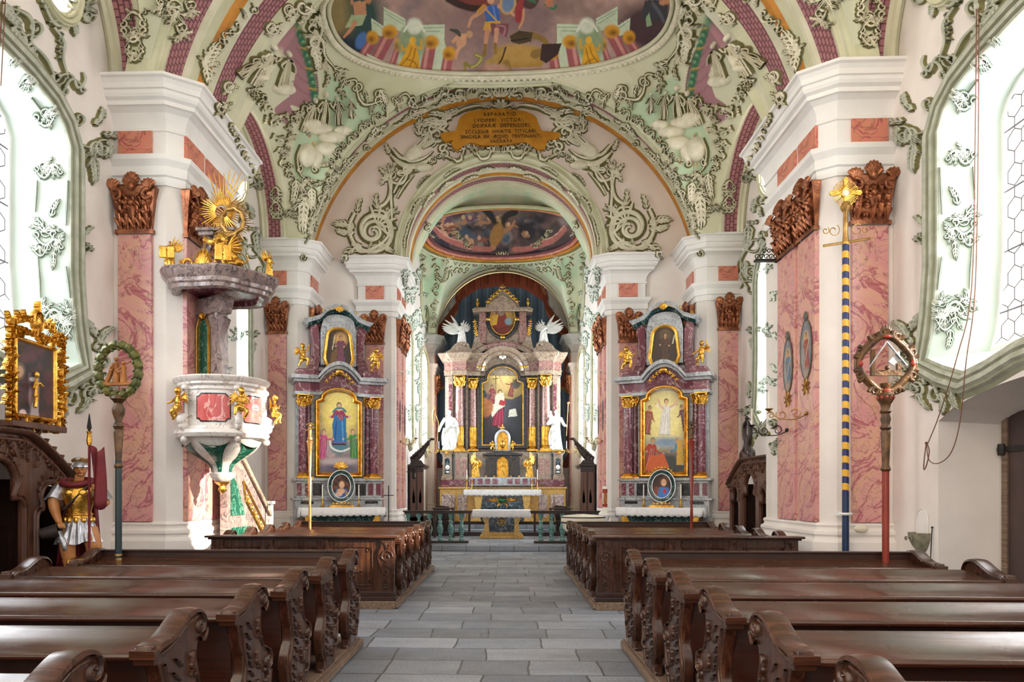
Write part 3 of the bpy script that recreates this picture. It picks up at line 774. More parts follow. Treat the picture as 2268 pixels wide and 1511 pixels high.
# chancel arch with its archivolt
CB = [(18.98, 2.78), (18.86, 2.74), (18.84, 2.70), (18.90, 2.66), (18.86, 2.62), (18.84, 2.56), (18.90, 2.52), (18.90, 2.46), (18.86, 2.42)]
cm_ = [0, 1, 0, 1, 0, 1, 0, 0]
CI = [(.04, 0, 1), (.08, 0, 0), (.10, .04, 0), (.11, .05, 2), (.3, .05, 2), (.31, 0, 1), (.38, -.02, 1), (.40, -.05, 3), (.45, -.05, 3), (.48, 0, 1), (.56, 0, 0), (.58, .05, 0), (.60, .05, 2), (.78, .05, 2), (.80, 0, 1), (.9, -.02, 0), (1, .0, 1)]
for t, sk, m in CI: CB.append((18.86+1.74*t, 2.42+.02*t+sk)); cm_.append(m)
ARCHC = arch_band('ceiling_chancel_arch', CB, 7.55, SPR, RM, cm_)
# spandrel wall over the chancel arch
mb = MB(); n = 48
inn = arc_pts(19.0, 2.74, 7.55, SPR, n); outp = []
for x, y, z in inn:
    a = math.atan2(z-7.43, x); k = 5.2/max(1e-6, math.hypot(x, z-7.43)); outp.append((x*k, 19.0, max(7.43, 7.43+(z-7.43)*k)))
mb.loft([inn, outp])
for s in (-1, 1): mb.box(s*2.7, 19.0, 0, s*WX, 19.05, 7.43)
SPAN = mb.build('wall_chancel_arch', 'pink_plaster', props=STR, smooth=False)
# concave corners behind the side altars
for s, side in ((-1, 'left'), (1, 'right')):
    mb = MB(); pl = [(s*(4.60-1.0*math.sin(t)*1.0), 18.55+.45*(1-math.cos(t))) for t in np.linspace(0, pi/2, 9)]
    mb.sweep(pl, [(0, 0), (0, 7.4)], side=1); mb.build('wall_niche_'+side, 'white_plaster', props=STR)

# ---------------------------------------------------------------- vaults
def half_arch(R, cz, x): return cz+math.sqrt(max(0, R*R-x*x))
def vault(name, yc, hx, hy, zn, zf, lat, rim, nr=90, nt=760, bulge=.25, paint=None):
    """rim: (yc, a, b, z, power); zn/zf: height of near and far arch at x; lat: height of the side arch at y"""
    ry, ra, rb, rz, pw = rim; rows = []
    for j in range(nr+1):
        t = j/nr; row = []
        for i in range(nt):
            a = 2*pi*i/nt; c, q = math.cos(a), math.sin(a); m = max(abs(c), abs(q)); bx = hx*c/m; by = yc+hy*q/m
            if abs(q) >= abs(c): bz = (zf if q > 0 else zn)(bx)
            else: bz = lat(by)
            if abs(abs(q)-abs(c)) < 1e-9: bz = SPR
            bz = max(bz, SPR-.02)
            k = (abs(c)**pw+abs(q)**pw)**(1/pw); rx = ra*c/k; r2 = ry+rb*q/k
            x = rx+(bx-rx)*t; y = r2+(by-r2)*t; z = rz+(bz-rz)*(t**1.25)+bulge*math.sin(pi*t)*(rz-bz)/3.5
            row.append((x, y, z))
        rows.append(row)
    mb = MB(); mb.loft(rows, closed=True)
    v = np.array(mb.v); px, py = proj(v[:, 0], v[:, 1], v[:, 2])
    return mb, px, py
def dome(rim, rise, nr=90, nt=300):
    ry, ra, rb, rz, pw = rim; rows = []
    if nt > 500: AN = list(np.linspace(0, pi, nt-100))+list(np.linspace(pi, 2*pi, 102))[1:-1]; nt = len(AN)
    else: AN = [2*pi*i/nt for i in range(nt)]
    for j in range(nr+1):
        t = 1-(1-j/nr)**1.5; row = []
        for i in range(nt):
            a = AN[i]; c, q = math.cos(a), math.sin(a); k = (abs(c)**pw+abs(q)**pw)**(1/pw)
            row.append((ra*t*c/k, ry+rb*t*q/k, rz+rise*(1-t*t)))
        rows.append(row)
    mb = MB(); mb.loft(rows, closed=True); v = np.array(mb.v); px, py = proj(v[:, 0], v[:, 1], v[:, 2]); return mb, px, py
RIM1 = (15.05, 3.42, 1.83, 11.12, 2.5)
mb, px, py = vault('v', 15.1, 4.95, 1.9, lambda x: half_arch(5.0, 6.56, x), lambda x: half_arch(4.6, 6.56, x), lambda y: 7.43+1.85*math.sqrt(max(0, 1-((y-15.1)/1.9)**2)), RIM1)
pt = Paint(px, py, '#d8d6ba'); pt.noise('#c9c9a6', 60, .4, .75, 3)
def mir(pts): return [(2224-x, y) for x, y in pts]
MINT = '#b9cfae'
for f in (lambda p: p, mir):
    pt.poly(f([(716, 158), (770, 190), (800, 215), (850, 235), (858, 262), (800, 290), (745, 330), (735, 350), (710, 420), (660, 400), (645, 370), (655, 300), (700, 290), (722, 232)]), MINT)
    pt.poly(f([(800, 300), (740, 340), (700, 380), (690, 420), (660, 400), (648, 340), (670, 270), (715, 250)]), MINT)
    pt.poly(f([(638, 36), (652, 50), (672, 95), (693, 135), (700, 175), (702, 205), (690, 232), (672, 240), (640, 232), (655, 262), (632, 275), (612, 262), (608, 240), (625, 225), (640, 215), (650, 185), (655, 160), (640, 130), (600, 95), (560, 130), (565, 160), (540, 185), (560, 120), (590, 70)]), '#a5797f')
    for k in range(6): pt.line(f([(662-k*3, 55+k*25), (672, 75+k*26), (690+k, 100+k*22)]), 4, '#8a5c66', .7)
    pt.line(f([(640, 40), (658, 62), (678, 105), (697, 150), (704, 200), (694, 232)]), 4, '#6e4450')
    for k in range(16):
        x = 646+k*4.6+(k > 8)*(-2)*(k-8); y = 15+k*15; pt.ell(*f([(x, y)])[0], 9, 10, '#2f6b4c', 0, .3); pt.ell(*f([(x+3, y+4)])[0], 4, 5, '#7fae7c', 0, .3)
        if k % 3 == 0: pt.line(f([(x-9, y), (x+9, y+5)]), 4, '#cf9238')
    for k in range(30):
        a = random.Random(k); pt.ell(*f([(a.uniform(668, 722), a.uniform(290, 365))])[0], 3, 3, a.choice(['#b8402c', '#d3912e', '#3d6aa0', '#5f7c3a', '#d8cfa8']), 0, .3)
VAULT1 = mb.build('ceiling_nave_vault', 'fresco', cols=pt.c, props=STR, ang=3.2)
# the great ceiling painting
mb, px, py = dome(RIM1, .7, 200, 900)
F = Paint(px, py, '#b3968c'); F.noise('#c39f94', 90, .4, .65, 11); F.noise('#7c7480', 70, .5, .75, 5, .7); F.noise('#d7b6a2', 50, .55, .8, 8); F.noise('#5a4248', 110, .6, .8, 15, .8)
F.ell(1100, 40, 190, 120, '#7a5c5c', 0, .5, .6); F.ell(790, 45, 60, 90, '#2c4a44', 0, .35); F.ell(735, 40, 40, 80, '#8e7a4c', 0, .4); F.ell(1440, 60, 80, 60, '#4a3236', 0, .4)
F.ell(768, 108, 45, 32, '#2a3440', 0, .4); F.ell(800, 90, 12, 20, '#4a74b0', .4)
def tempio(f):
    g = '#c9d6b8'; dk = '#8fa488'
    F.poly(f([(850, 15), (898, 42), (898, 72), (860, 62), (850, 60)]), g); F.poly(f([(822, 40), (850, 58), (850, 82), (824, 74)]), g)
    F.poly(f([(935, 55), (985, 54), (984, 90), (990, 110), (1000, 160), (940, 160), (930, 70)]), g); F.poly(f([(890, 60), (930, 50), (940, 160), (878, 158)]), '#b9c8ac')
    for q in ([(850, 22), (898, 48)], [(854, 30), (894, 54)], [(937, 62), (983, 61)], [(940, 70), (975, 69)], [(826, 48), (850, 66)]): F.line(f(q), 2.5, dk, .8)
    for (x, y, x2, y2, w) in ((822, 95, 800, 130, 22), (860, 82, 838, 124, 28), (880, 110, 866, 150, 14), (952, 105, 943, 158, 28), (992, 130, 986, 165, 24)):
        F.line(f([(x, y), (x2, y2)]), w, '#a25a5e', 1, .12, 0); F.line(f([(x-w*.15, y), (x2-w*.15, y2)]), w*.35, '#d79a90', .8, .5, 0)
        F.ell(*f([(x+3, y-12)])[0], w*.62, 15, '#d69a2a', 0, .2); F.ell(*f([(x, y-8)])[0], w*.4, 8, '#8a5a14', 0, .4, .7)
    F.poly(f([(812, 118), (858, 140), (862, 158), (816, 142)]), '#dfe3cc'); F.poly(f([(862, 150), (895, 146), (920, 160), (918, 172), (862, 165)]), '#a8595c')
    F.ell(*f([(912, 96)])[0], 30, 40, '#8ea07c', 0, .2); F.ell(*f([(918, 58)])[0], 17, 18, '#dde2cd', 0, .2); F.line(f([(895, 70), (905, 55), (925, 48), (940, 70)]), 5, '#e6e8d6')
    F.poly(f([(905, 95), (922, 98), (928, 130), (930, 152), (868, 155), (885, 140), (898, 115)]), '#dca32a'); F.ell(*f([(914, 90)])[0], 7, 9, '#e8b43a')
    for q in ([(912, 105), (905, 125), (885, 148)], [(920, 108), (915, 130), (905, 152)], [(900, 130), (918, 138), (924, 150)]): F.line(f(q), 3.5, '#9a6a14', .8)
    F.line(f([(898, 108), (892, 112), (890, 100)]), 5, '#dca32a'); F.line(f([(926, 104), (932, 108), (933, 88)]), 5, '#dca32a')
tempio(lambda p: p)
def mf(p): return [(2224-x-6, y-1) for x, y in p]
tempio(mf)
# archangel, putti and the dragon
F.line([(1075, 10), (1050, 14), (1018, 8), (990, 0)], [26, 30, 24, 10], '#3a2320'); F.line([(1080, 6), (1040, 4), (1005, -8)], [16, 14, 6], '#7c3a34')
F.line([(1150, 0), (1175, 12), (1190, 2)], [22, 20, 8], '#54393a')
F.poly([(1070, 14), (1104, 10), (1108, 46), (1078, 48)], '#3c66b0'); F.line([(1076, 20), (1100, 46)], 4, '#d8a83c'); F.line([(1092, 14), (1098, 40)], 4, '#7d9fd6', .7)
F.poly([(1074, 48), (1108, 46), (1112, 70), (1096, 60), (1084, 72), (1070, 66)], '#d2a044'); F.poly([(1086, 52), (1128, 52), (1122, 84), (1100, 66), (1090, 82)], '#7c4a50'); F.line([(1100, 56), (1118, 60), (1116, 78)], 5, '#a8757a')
F.line([(1080, 68), (1076, 92), (1074, 118)], [13, 10, 8], '#c98f70'); F.line([(1100, 66), (1098, 90), (1096, 112)], [13, 10, 8], '#cf9878'); F.line([(1075, 100), (1073, 122)], 9, '#8a6a2c'); F.line([(1097, 98), (1097, 118)], 9, '#8a6a2c')
F.ell(1087, -2, 8, 11, '#d9a384'); F.line([(1074, 18), (1058, 32), (1045, 40), (1038, 58)], [13, 10, 8, 7], '#cf9878'); F.line([(1072, 14), (1060, 26)], 11, '#c8913a')
F.line([(1106, 14), (1126, 22), (1138, 34)], [12, 9, 7], '#cf9878'); F.ell(1125, 8, 18, 24, '#d8a84a', .2, .1); F.ell(1125, 8, 14, 20, '#6f86ac', .2, .2)
F.poly([(1100, 120), (1075, 135), (1072, 150), (1120, 140)], '#a88a48')
F.line([(1004, 92), (1016, 80), (1032, 78)], 9, '#d4a07c'); F.ell(1022, 92, 11, 15, '#d4a07c', .4); F.line([(1020, 100), (1012, 116), (1010, 130)], [10, 8, 5], '#d4a07c'); F.ell(1040, 76, 7, 8, '#c79a72'); F.line([(998, 66), (1012, 70), (1018, 78)], [6, 12, 8], '#4a4a44')
F.line([(1054, 122), (1066, 128), (1060, 140), (1044, 148), (1030, 140), (1030, 152), (1026, 176)], [13, 12, 11, 10, 8, 6, 3], '#8d8040'); F.line([(1054, 122), (1066, 128), (1058, 142), (1044, 150)], 4, '#c4b670', .8)
F.poly([(1100, 108), (1125, 100), (1190, 104), (1212, 118), (1200, 148), (1110, 150), (1102, 130)], '#a8823c'); F.ell(1150, 118, 48, 20, '#b8924c', .05, .3)
F.line([(1185, 120), (1206, 112), (1208, 92), (1192, 82), (1172, 78), (1160, 86)], [24, 18, 14, 16, 20, 10], '#8a6c34'); F.poly([(1128, 80), (1150, 68), (1180, 72), (1176, 92), (1150, 98), (1134, 94)], '#4c3c24'); F.line([(1132, 90), (1152, 88), (1170, 84)], 3, '#1d1512')
F.poly([(1200, 98), (1244, 96), (1236, 120), (1210, 140), (1196, 132)], '#3a2824'); F.line([(1122, 140), (1130, 158), (1136, 176)], [16, 12, 9], '#8a6c34')
F.line([(1120, 105), (1112, 130), (1104, 142)], 4, '#3a2a18'); F.ell(1090, 162, 34, 15, '#8a6258', .1, .3); F.ell(1098, 152, 28, 10, '#b98f7c', .1, .4)
# figures left and right
F.poly([(782, 4), (810, 2), (812, 34), (784, 34)], '#c48a66'); F.ell(816, 0, 7, 8, '#b87c58'); F.poly([(778, 34), (812, 32), (802, 56), (764, 62)], '#a9b78c'); F.line([(786, 50), (776, 66), (762, 82)], [12, 10, 6], '#c48a66'); F.line([(780, 8), (778, -10)], 8, '#c48a66')
F.line([(1156, -5), (1150, 20), (1148, 44)], [10, 22, 16], '#a0383a'); F.line([(1160, 22), (1158, 44), (1150, 62)], [7, 7, 5], '#d09a70'); F.line([(1168, -4), (1186, 6)], [10, 6], '#3c6a4a'); F.line([(1208, 10), (1225, 20), (1232, 12)], 6, '#3a7a52'); F.ell(1216, 4, 9, 12, '#c78060')
F.poly([(1428, 0), (1482, 0), (1474, 40), (1440, 52), (1420, 40)], '#38383f'); F.line([(1446, 8), (1462, 30), (1470, 48)], 9, '#5c5e68'); F.line([(1466, 6), (1494, 2), (1504, 26), (1508, 36)], [14, 14, 11, 7], '#c98a64'); F.poly([(1482, 8), (1494, 8), (1494, 36), (1484, 34)], '#8c3026'); F.poly([(1430, 40), (1438, 28), (1444, 56), (1432, 60)], '#8fa882')
F.age(9, .22)
FRESCO1 = mb.build('painting', 'fresco', VAULT1, cols=F.c, ang=3.2)
def rim_tube(rim, off, r, name, mat, parent, dz=0, n=160, k=8, beads=0):
    ry, ra, rb, rz, pw = rim; mb = MB(); pts = []
    for i in range(n):
        a = 2*pi*i/n; c, q = math.cos(a), math.sin(a); kk = (abs(c)**pw+abs(q)**pw)**(1/pw); pts.append(((ra+off)*c/kk, ry+(rb+off)*q/kk, rz+dz))
    mb.loft([[(p[0]+(p[0])/abs(ra)*r*math.cos(b)*.9, p[1]+(p[1]-ry)/abs(rb)*r*math.cos(b)*.9, p[2]+r*math.sin(b)) for b in np.linspace(0, 2*pi, k+1)[:-1]] for p in pts+[pts[0]]], closed=True)
    return mb.build(name, mat, parent, ang=1.5), pts
for off, r, m, dz in ((.0, .045, 'rib_cream', -.04), (.13, .07, 'stucco', -.06), (.25, .035, 'stucco_olive', -.05), (.3, .05, 'rib_cream', -.08), (.4, .05, 'rib_green', -.1)):
    o, pts = rim_tube(RIM1, off, r, 'frame_moulding', m, VAULT1, dz)
mb = MB(); _, pts = rim_tube(RIM1, .12, .001, 'tmp', 'stucco', None, -.12); bpy.data.objects.remove(_)
dens = []
for i in range(len(pts)):
    a, b = Vector(pts[i]), Vector(pts[(i+1) % len(pts)]); nn = max(1, round((b-a).length/.12))
    for j in range(nn): dens.append(a.lerp(b, j/nn))
for p in dens:
    if p.y > 13.4: mb.ell(p, (.05, .05, .05), n=8)
mb.build('frame_beads', 'stucco', VAULT1)
# lateral arch bands over the side windows
for s, side in ((-1, 'left'), (1, 'right')):
    for yc, r, nm, y1 in ((15.1, 1.9, 'crossing', 20), (6.9, 3.55, 'nave', 20)):
        mb = MB(); xs = [(5.56, 0), (5.50, -.04), (5.46, 0), (5.42, .0), (5.38, .04), (5.10, .04), (5.06, 0), (5.0, -.03), (4.95, 0), (4.93, .12)]; ms = [0, 1, 0, 1, 2, 1, 1, 0, 0]
        rows = []; uv = []
        z1 = 1.85 if yc > 10 else 2.4
        for k, (x, sk) in enumerate(xs):
            row = []
            for i in range(41):
                a = pi*i/40; row.append((s*x, yc-(r+sk)*math.cos(a), SPR+(z1+sk)*math.sin(a))); uv.append((r*a, 5.56-x))
            rows.append(row)
        mb.loft(rows, mats=ms); mb.build('ceiling_side_arch_%s_%s' % (nm, side), RM, uvs=uv, props=STR, ang=.5)
# nave vault corner seen at the top of the frame
mb, px, py = vault('v', 6.9, 4.95, 3.4, lambda x: half_arch(5.2, 6.56, x), lambda x: half_arch(5.2, 6.56, x), lambda y: 7.43+2.4*math.sqrt(max(0, 1-((y-6.9)/3.5)**2)), (6.9, 3.2, 2.6, 11.3, 2.5), nr=14, nt=160)
pt = Paint(px, py, '#d2d3b4'); VAULT0 = mb.build('ceiling_west_vault', 'fresco', cols=pt.c, props=STR, ang=3.2)
# ---------------------------------------------------------------- chancel
CX = 2.85
for s, side in ((-1, 'left'), (1, 'right')):
    X = s*CX; mb = MB(); o1 = outline(22.1, .46); o2 = outline(26.55, .52); q2 = oval(26.5, 8.75, .85, .95)
    ring_to_rect(mb, o1, (20.5, 2.0, 24.2, 7.2), X); ring_to_rect(mb, o2, (24.2, 2.0, 28.9, 7.2), X); ring_to_rect(mb, q2, (24.2, 7.2, 28.9, 10.4), X)
    mb.box(X, 20.5, 0, X+s*.02, 28.9, 2.0); mb.box(X, 20.5, 7.2, X+s*.02, 24.2, 10.4); mb.box(X, 28.9, 0, X+s*.02, 29.9, 11)
    w = mb.build('wall_chancel_'+side, 'white_plaster', props=STR, smooth=False); WALLS['c'+side] = w
    for out, inn in ((o1, outline(22.1, .46, shr=.8, dz=.28)), (o2, outline(26.55, .52, shr=.8, dz=.28)), (q2, oval(26.5, 8.75, .66, .75))):
        win_n += 1; mb = MB(); n = len(out)
        mb.loft([[(X+s*(.7*t), y0+(y1-y0)*t, z0+(z1-z0)*t) for (y0, z0), (y1, z1) in zip(out, inn)] for t in (0, .5, 1)], closed=True)
        w = mb.build('window_%d' % win_n, 'reveal_green', props=STR, ang=.5); WINS.append(w)
        pm = MB(); pm.add([(X+s*.7, y, z) for y, z in inn], [tuple(range(n))]); pm.build('pane', 'window_glass', w, smooth=False)
# altar wall with the painted canopy of curtains
nx, nz = 210, 300; mb = MB(); rows = []
for j in range(nz+1):
    rows.append([(-2.9+5.8*i/nx, 29.4, .2+10.6*j/nz) for i in range(nx+1)])
mb.loft(rows); v = np.array(mb.v); px, py = proj(v[:, 0], v[:, 1], v[:, 2])
E = Paint(px, py, '#e3dcd6')
E.poly([(958, 1040), (952, 800), (965, 730), (1003, 690), (1018, 660), (1030, 625), (1110, 612), (1190, 625), (1202, 660), (1218, 690), (1258, 730), (1270, 800), (1264, 1040), (1225, 1010), (1000, 1010)], '#5d7187')
E.noise('#5d7187', 10, .2, .9, 3, 0); 
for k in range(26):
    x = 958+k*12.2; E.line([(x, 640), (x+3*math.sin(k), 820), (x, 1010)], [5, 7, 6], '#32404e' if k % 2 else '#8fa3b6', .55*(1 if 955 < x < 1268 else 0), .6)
for f in (lambda p: p, lambda p: [(2222-x, y) for x, y in p]):
    E.poly(f([(900, 1100), (900, 600), (1000, 600), (1010, 650), (985, 700), (952, 760), (940, 800), (945, 900), (955, 960), (975, 1040)]), '#e3dcd6')
    E.poly(f([(1020, 655), (1014, 690), (985, 740), (955, 770), (960, 735), (985, 705), (1006, 675)]), '#8e4630'); E.line(f([(1012, 690), (990, 728), (960, 752)]), 5, '#b86a4a')
    E.poly(f([(952, 770), (968, 770), (974, 830), (982, 858), (958, 870), (952, 868)]), '#9c4f36'); E.line(f([(956, 775), (962, 820), (970, 860)]), 5, '#c47a58'); E.line(f([(955, 870), (982, 858)]), 6, '#c0945a')
    E.poly(f([(948, 880), (966, 900), (970, 950), (962, 1000), (975, 1025), (990, 1040), (960, 1035), (944, 1000)]), '#7c4030'); E.line(f([(952, 890), (958, 950), (955, 1010)]), 5, '#b87a50')
E.poly([(1012, 655), (1030, 622), (1060, 606), (1110, 600), (1160, 606), (1190, 622), (1210, 655), (1206, 668), (1160, 640), (1110, 634), (1060, 640), (1016, 668)], '#a8523a')
for k in range(17):
    a = pi*(k+.5)/17; x = 1111-97*math.cos(a); y = 663-50*math.sin(a); E.ell(x, y+2, 6.5, 13, '#a8523a' if k % 2 else '#93432e', 0, .2); E.line([(x+5, y-20), (x+5, y+14)], 2.5, '#5c2a20', .8)
E.line([(1014, 652), (1032, 622), (1062, 606), (1110, 600), (1160, 606), (1190, 622), (1208, 652)], 3.5, '#c98a60')
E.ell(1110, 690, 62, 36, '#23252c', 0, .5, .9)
E.age(8, .15)
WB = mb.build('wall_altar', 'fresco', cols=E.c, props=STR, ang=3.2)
RIMC = (23.5, 2.3, 2.15, 9.75, 2.3)
mb, px, py = vault('v', 24.1, CX, 3.55, lambda x: half_arch(2.5, 7.55, x), lambda x: half_arch(2.5, 7.43, x), lambda y: 7.43+2.25*math.sqrt(max(0, 1-((y-24.1)/3.55)**2)), RIMC, nr=40, nt=240, bulge=.1)
pt = Paint(px, py, '#cfd3b8'); pt.noise(MINT, 26, .45, .6, 2); VAULTC = mb.build('ceiling_chancel_vault', 'fresco', cols=pt.c, props=STR, ang=3.2)
mb, px, py = dome(RIMC, 1.0, 90, 520)
G = Paint(px, py, '#4a3b3c'); G.noise('#6f5450', 30, .45, .7, 4); G.noise('#8b7a78', 26, .55, .75, 9); G.noise('#2c2730', 34, .5, .7, 12); G.noise('#42566a', 40, .6, .8, 14)
for k in range(34):
    R = random.Random(k*7+1); x, y = R.uniform(975, 1250), R.uniform(410, 535)
    c = R.choice(['#a87858', '#c09070', '#8a5040', '#b08a50', '#6a4a6a', '#7a6a60']); 
    for q in range(3): a = R.uniform(0, 6.3); G.line([(x, y), (x+9*math.cos(a), y+7*math.sin(a)), (x+17*math.cos(a+.6), y+13*math.sin(a+.6))], [8, 6, 3], c)
    G.ell(x-4, y-6, 4, 5, '#caa080')
G.ell(1105, 455, 60, 26, '#8d7468', 0, .5, .7); G.line([(1060, 450), (1085, 475), (1100, 500)], [20, 18, 8], '#2a2424'); G.line([(1140, 470), (1120, 480), (1112, 505)], [18, 16, 8], '#2e2826')
G.line([(1092, 548), (1104, 520), (1130, 505), (1140, 490)], [16, 14, 8, 5], '#b07a58'); G.ell(1100, 520, 14, 26, '#a87840', .3)
G.line([(962, 505), (990, 530), (1040, 548), (1085, 553)], 14, '#b06860', .95); G.line([(1250, 508), (1225, 532), (1175, 550), (1140, 553)], 14, '#b06860', .95); G.line([(962, 500), (990, 524), (1040, 541)], 3, '#d9a090'); G.line([(1250, 500), (1225, 524), (1175, 543)], 3, '#d9a090')
G.age(7, .3); mb.build('painting', 'fresco', VAULTC, cols=G.c, ang=3.2)
for off, r, m, dz in ((.0, .05, 'diaper_pink', -.04), (.12, .07, 'salmon_marble', -.07), (.26, .06, 'ochre', -.12), (.36, .05, 'stucco_olive', -.14), (.44, .05, 'rib_green', -.16)):
    rim_tube(RIMC, off, r, 'frame_moulding', m, VAULTC, dz)
r_ = [(27.3, 2.75), (27.35, 2.5), (27.5, 2.46), (27.6, 2.5), (27.7, 2.54), (27.9, 2.54), (27.95, 2.47), (28.05, 2.47), (28.1, 2.52), (28.4, 2.54), (28.5, 2.7)]
ARCHB = arch_band('ceiling_altar_arch', r_, 7.43, SPR, RM, [0, 0, 1, 1, 2, 1, 3, 1, 0, 0])
mb = MB(); mb.loft([arc_pts(28.5, 2.54, 7.43, SPR, 40), arc_pts(29.45, 2.9, 7.43, SPR, 40)]); mb.build('ceiling_apse', 'rib_green', props=STR)
mb = MB(); mb.box(-5.6, 20.65, 7.2, -CX, 20.7, 12); mb.box(CX, 20.65, 7.2, 5.6, 20.7, 12); mb.build('wall_above_chancel', 'white_plaster', props=STR)

# unseen gabled block, added outside to keep direct sun off crossing and altar
mb = MB(); mb.box(12, 9.6, 0, 14, 27, 13); mb.prism([(11.7, 13), (14.3, 13), (13, 15)], 9.4, 27.2, 'y'); mb.build('wall_outer_wing', 'white_plaster', props=STR)
mb = MB(); mb.box(-6.3, 2.0, 14.0, 6.3, 30.3, 14.2); mb.build('ceiling_sun_cover', 'white_plaster', props=STR)  # unseen slab, added to stop sun coming in over the wall tops
mb = MB(); mb.box(-6.3, 29.9, 0, 6.3, 30.0, 14.0); mb.build('wall_east', 'white_plaster', props=STR)
# ================================================================== stucco relief
SURF = [o for o in COL.objects if o.type == 'MESH' and (o.name.startswith(('wall_', 'ceiling_', 'window_', 'painting')))]
BV = bvh_of(SURF)
def both(o, name, mats, parL, parR):
    """build the traced side and its mirror image"""
    a = o.mb.build(name, mats, parL, ang=1.3)
    m2 = MB(); m2.v = [(-x, y, z) for x, y, z in o.mb.v]; m2.f = [f[::-1] for f in o.mb.f]; m2.m = list(o.mb.m)
    m2.build(name, mats, parR, ang=1.3)
# moulded frames around the windows
def win_frame(outl, X, s, w, parent, mats, name='window_moulding'):
    cy = sum(p[0] for p in outl)/len(outl); cz = sum(p[1] for p in outl)/len(outl); n = len(outl)
    def offs(d):
        r = []
        for i in range(n):
            a, b = outl[i-1], outl[(i+1) % n]; t = Vector((b[0]-a[0], b[1]-a[1])).normalized(); r.append((outl[i][0]+t.y*d, outl[i][1]-t.x*d))
        return r
    rows = []; pr = [(0, 0), (0, .03), (.12, .03), (.16, .07), (.28, .08), (.34, .05), (.42, .09), (.6, .10), (.68, .06), (.78, .07), (.84, .02), (1, 0)]; ms = [0, 0, 1, 0, 0, 1, 0, 0, 1, 0, 1]
    for u, h in pr: rows.append([(X-s*h, y, z) for y, z in offs(u*w)])
    mb = MB(); mb.loft(rows, closed=True, mats=ms); mb.build(name, mats, parent, ang=.6)
for s, side in ((-1, 'left'), (1, 'right')):
    win_frame(outline(7.45, 1.0), s*WX, s, .34, WALLS[side], ['stucco_grey', 'stucco_taupe'])
    win_frame(outline(15.1, .5), s*WX, s, .26, WALLS[side], ['stucco_grey', 'stucco_taupe'])
    win_frame(oval(9.15, 8.15, .42, .5), s*WX, s, .2, WALLS[side], ['rib_green', 'rib_cream']); win_frame(oval(15.1, 8.25, .8, .62), s*WX, s, .16, WALLS[side], ['rib_green', 'rib_cream'])
    win_frame(outline(22.1, .46), s*CX, s, .2, WALLS['c'+side], ['stucco', 'stucco_olive']); win_frame(outline(26.55, .52), s*CX, s, .2, WALLS['c'+side], ['stucco', 'stucco_olive']); win_frame(oval(26.5, 8.75, .85, .95), s*CX, s, .16, WALLS['c'+side], ['rib_green', 'stucco_olive'])
# --- great window surround (traced on the left)
o = Orn(BV, .06)
o.garland([(118, 868), (150, 858), (190, 850), (222, 832)], 34, 3); o.cscroll((150, 880), (222, 850), -.4, 14); o.volute(196, 870, 20, 1, 1.5, 1, 9); o.volute(222, 800, 17, 2, 1.4, -1, 8)
o.leaf(215, 760, 52, -1.3, .9, 4, 12); o.leaf(205, 740, 46, -1.9, -.6, 4, 12); o.leaf(222, 790, 40, -1.1, -.8, 3, 10); o.leaf(140, 880, 48, 1.9, -.6, 4, 14); o.leaf(118, 868, 50, 1.5, .6, 4, 14); o.leaf(190, 880, 44, 1.7, .8, 3, 12); o.tuft(218, 850, 34, 1.0, 5)
o.garland([(222, 840), (220, 800), (212, 760), (205, 720)], 22, 9)
o.leaf(182, 520, 30, -1.2, .9, 3, 9); o.volute(180, 545, 15, 0, 1.4, 1, 7); o.leaf(178, 555, 30, 1.5, .8, 3, 9); o.leaf(183, 540, 26, .2, 1, 3, 8)
o.tuft(205, 330, 42, 1.3, 8); o.volute(222, 330, 24, 0, 1.5, -1, 11); o.leaf(205, 275, 46, -.4, -1.3, 4, 13); o.leaf(198, 350, 62, 1.2, .5, 5, 15); o.leaf(225, 300, 36, -.3, .9, 4, 12); o.leaf(232, 310, 40, .9, .9, 4, 12); o.cscroll((165, 265), (205, 330), .35, 13); o.cscroll((135, 200), (178, 195), -.5, 12); o.volute(120, 172, 18, 0, 1.3, 1, 9)
o.stroke([(120, 170), (150, 165), (165, 195), (182, 180), (180, 160)], 11); o.stroke([(112, 60), (135, 95), (132, 130), (145, 175)], 12); o.garland([(126, 66), (128, 100), (126, 130)], 10, 5)
o.cscroll((20, 20), (60, 90), -.3, 18); o.leaf(20, 60, 80, .8, .6, 5, 22); o.leaf(0, 10, 70, 1.2, -.6, 5, 22); o.stroke([(0, 60), (40, 110), (70, 140), (110, 190)], 16); o.stroke([(60, 95), (95, 130), (115, 175)], 12); o.volute(70, 62, 20, 2, 1.5, -1, 10); o.leaf(40, 100, 46, 1.3, .7, 5, 18); o.leaf(60, 105, 40, 1.0, .5, 4, 15)
o.cscroll((90, 10), (168, 20), .55, 14); o.leaf(165, 30, 38, .1, .9, 4, 13); o.leaf(180, 20, 34, -.2, .9, 4, 12); o.volute(190, 36, 15, 0, 1.4, 1, 8); o.leaf(150, 40, 44, .9, .7, 4, 13); o.tuft(185, 10, 30, .2, 3); o.stroke([(100, 50), (130, 45), (155, 60), (162, 80)], 10)
both(o, 'rocaille_surround', ['stucco_grey', 'stucco_olive'], WALLS['left'], WALLS['right'])
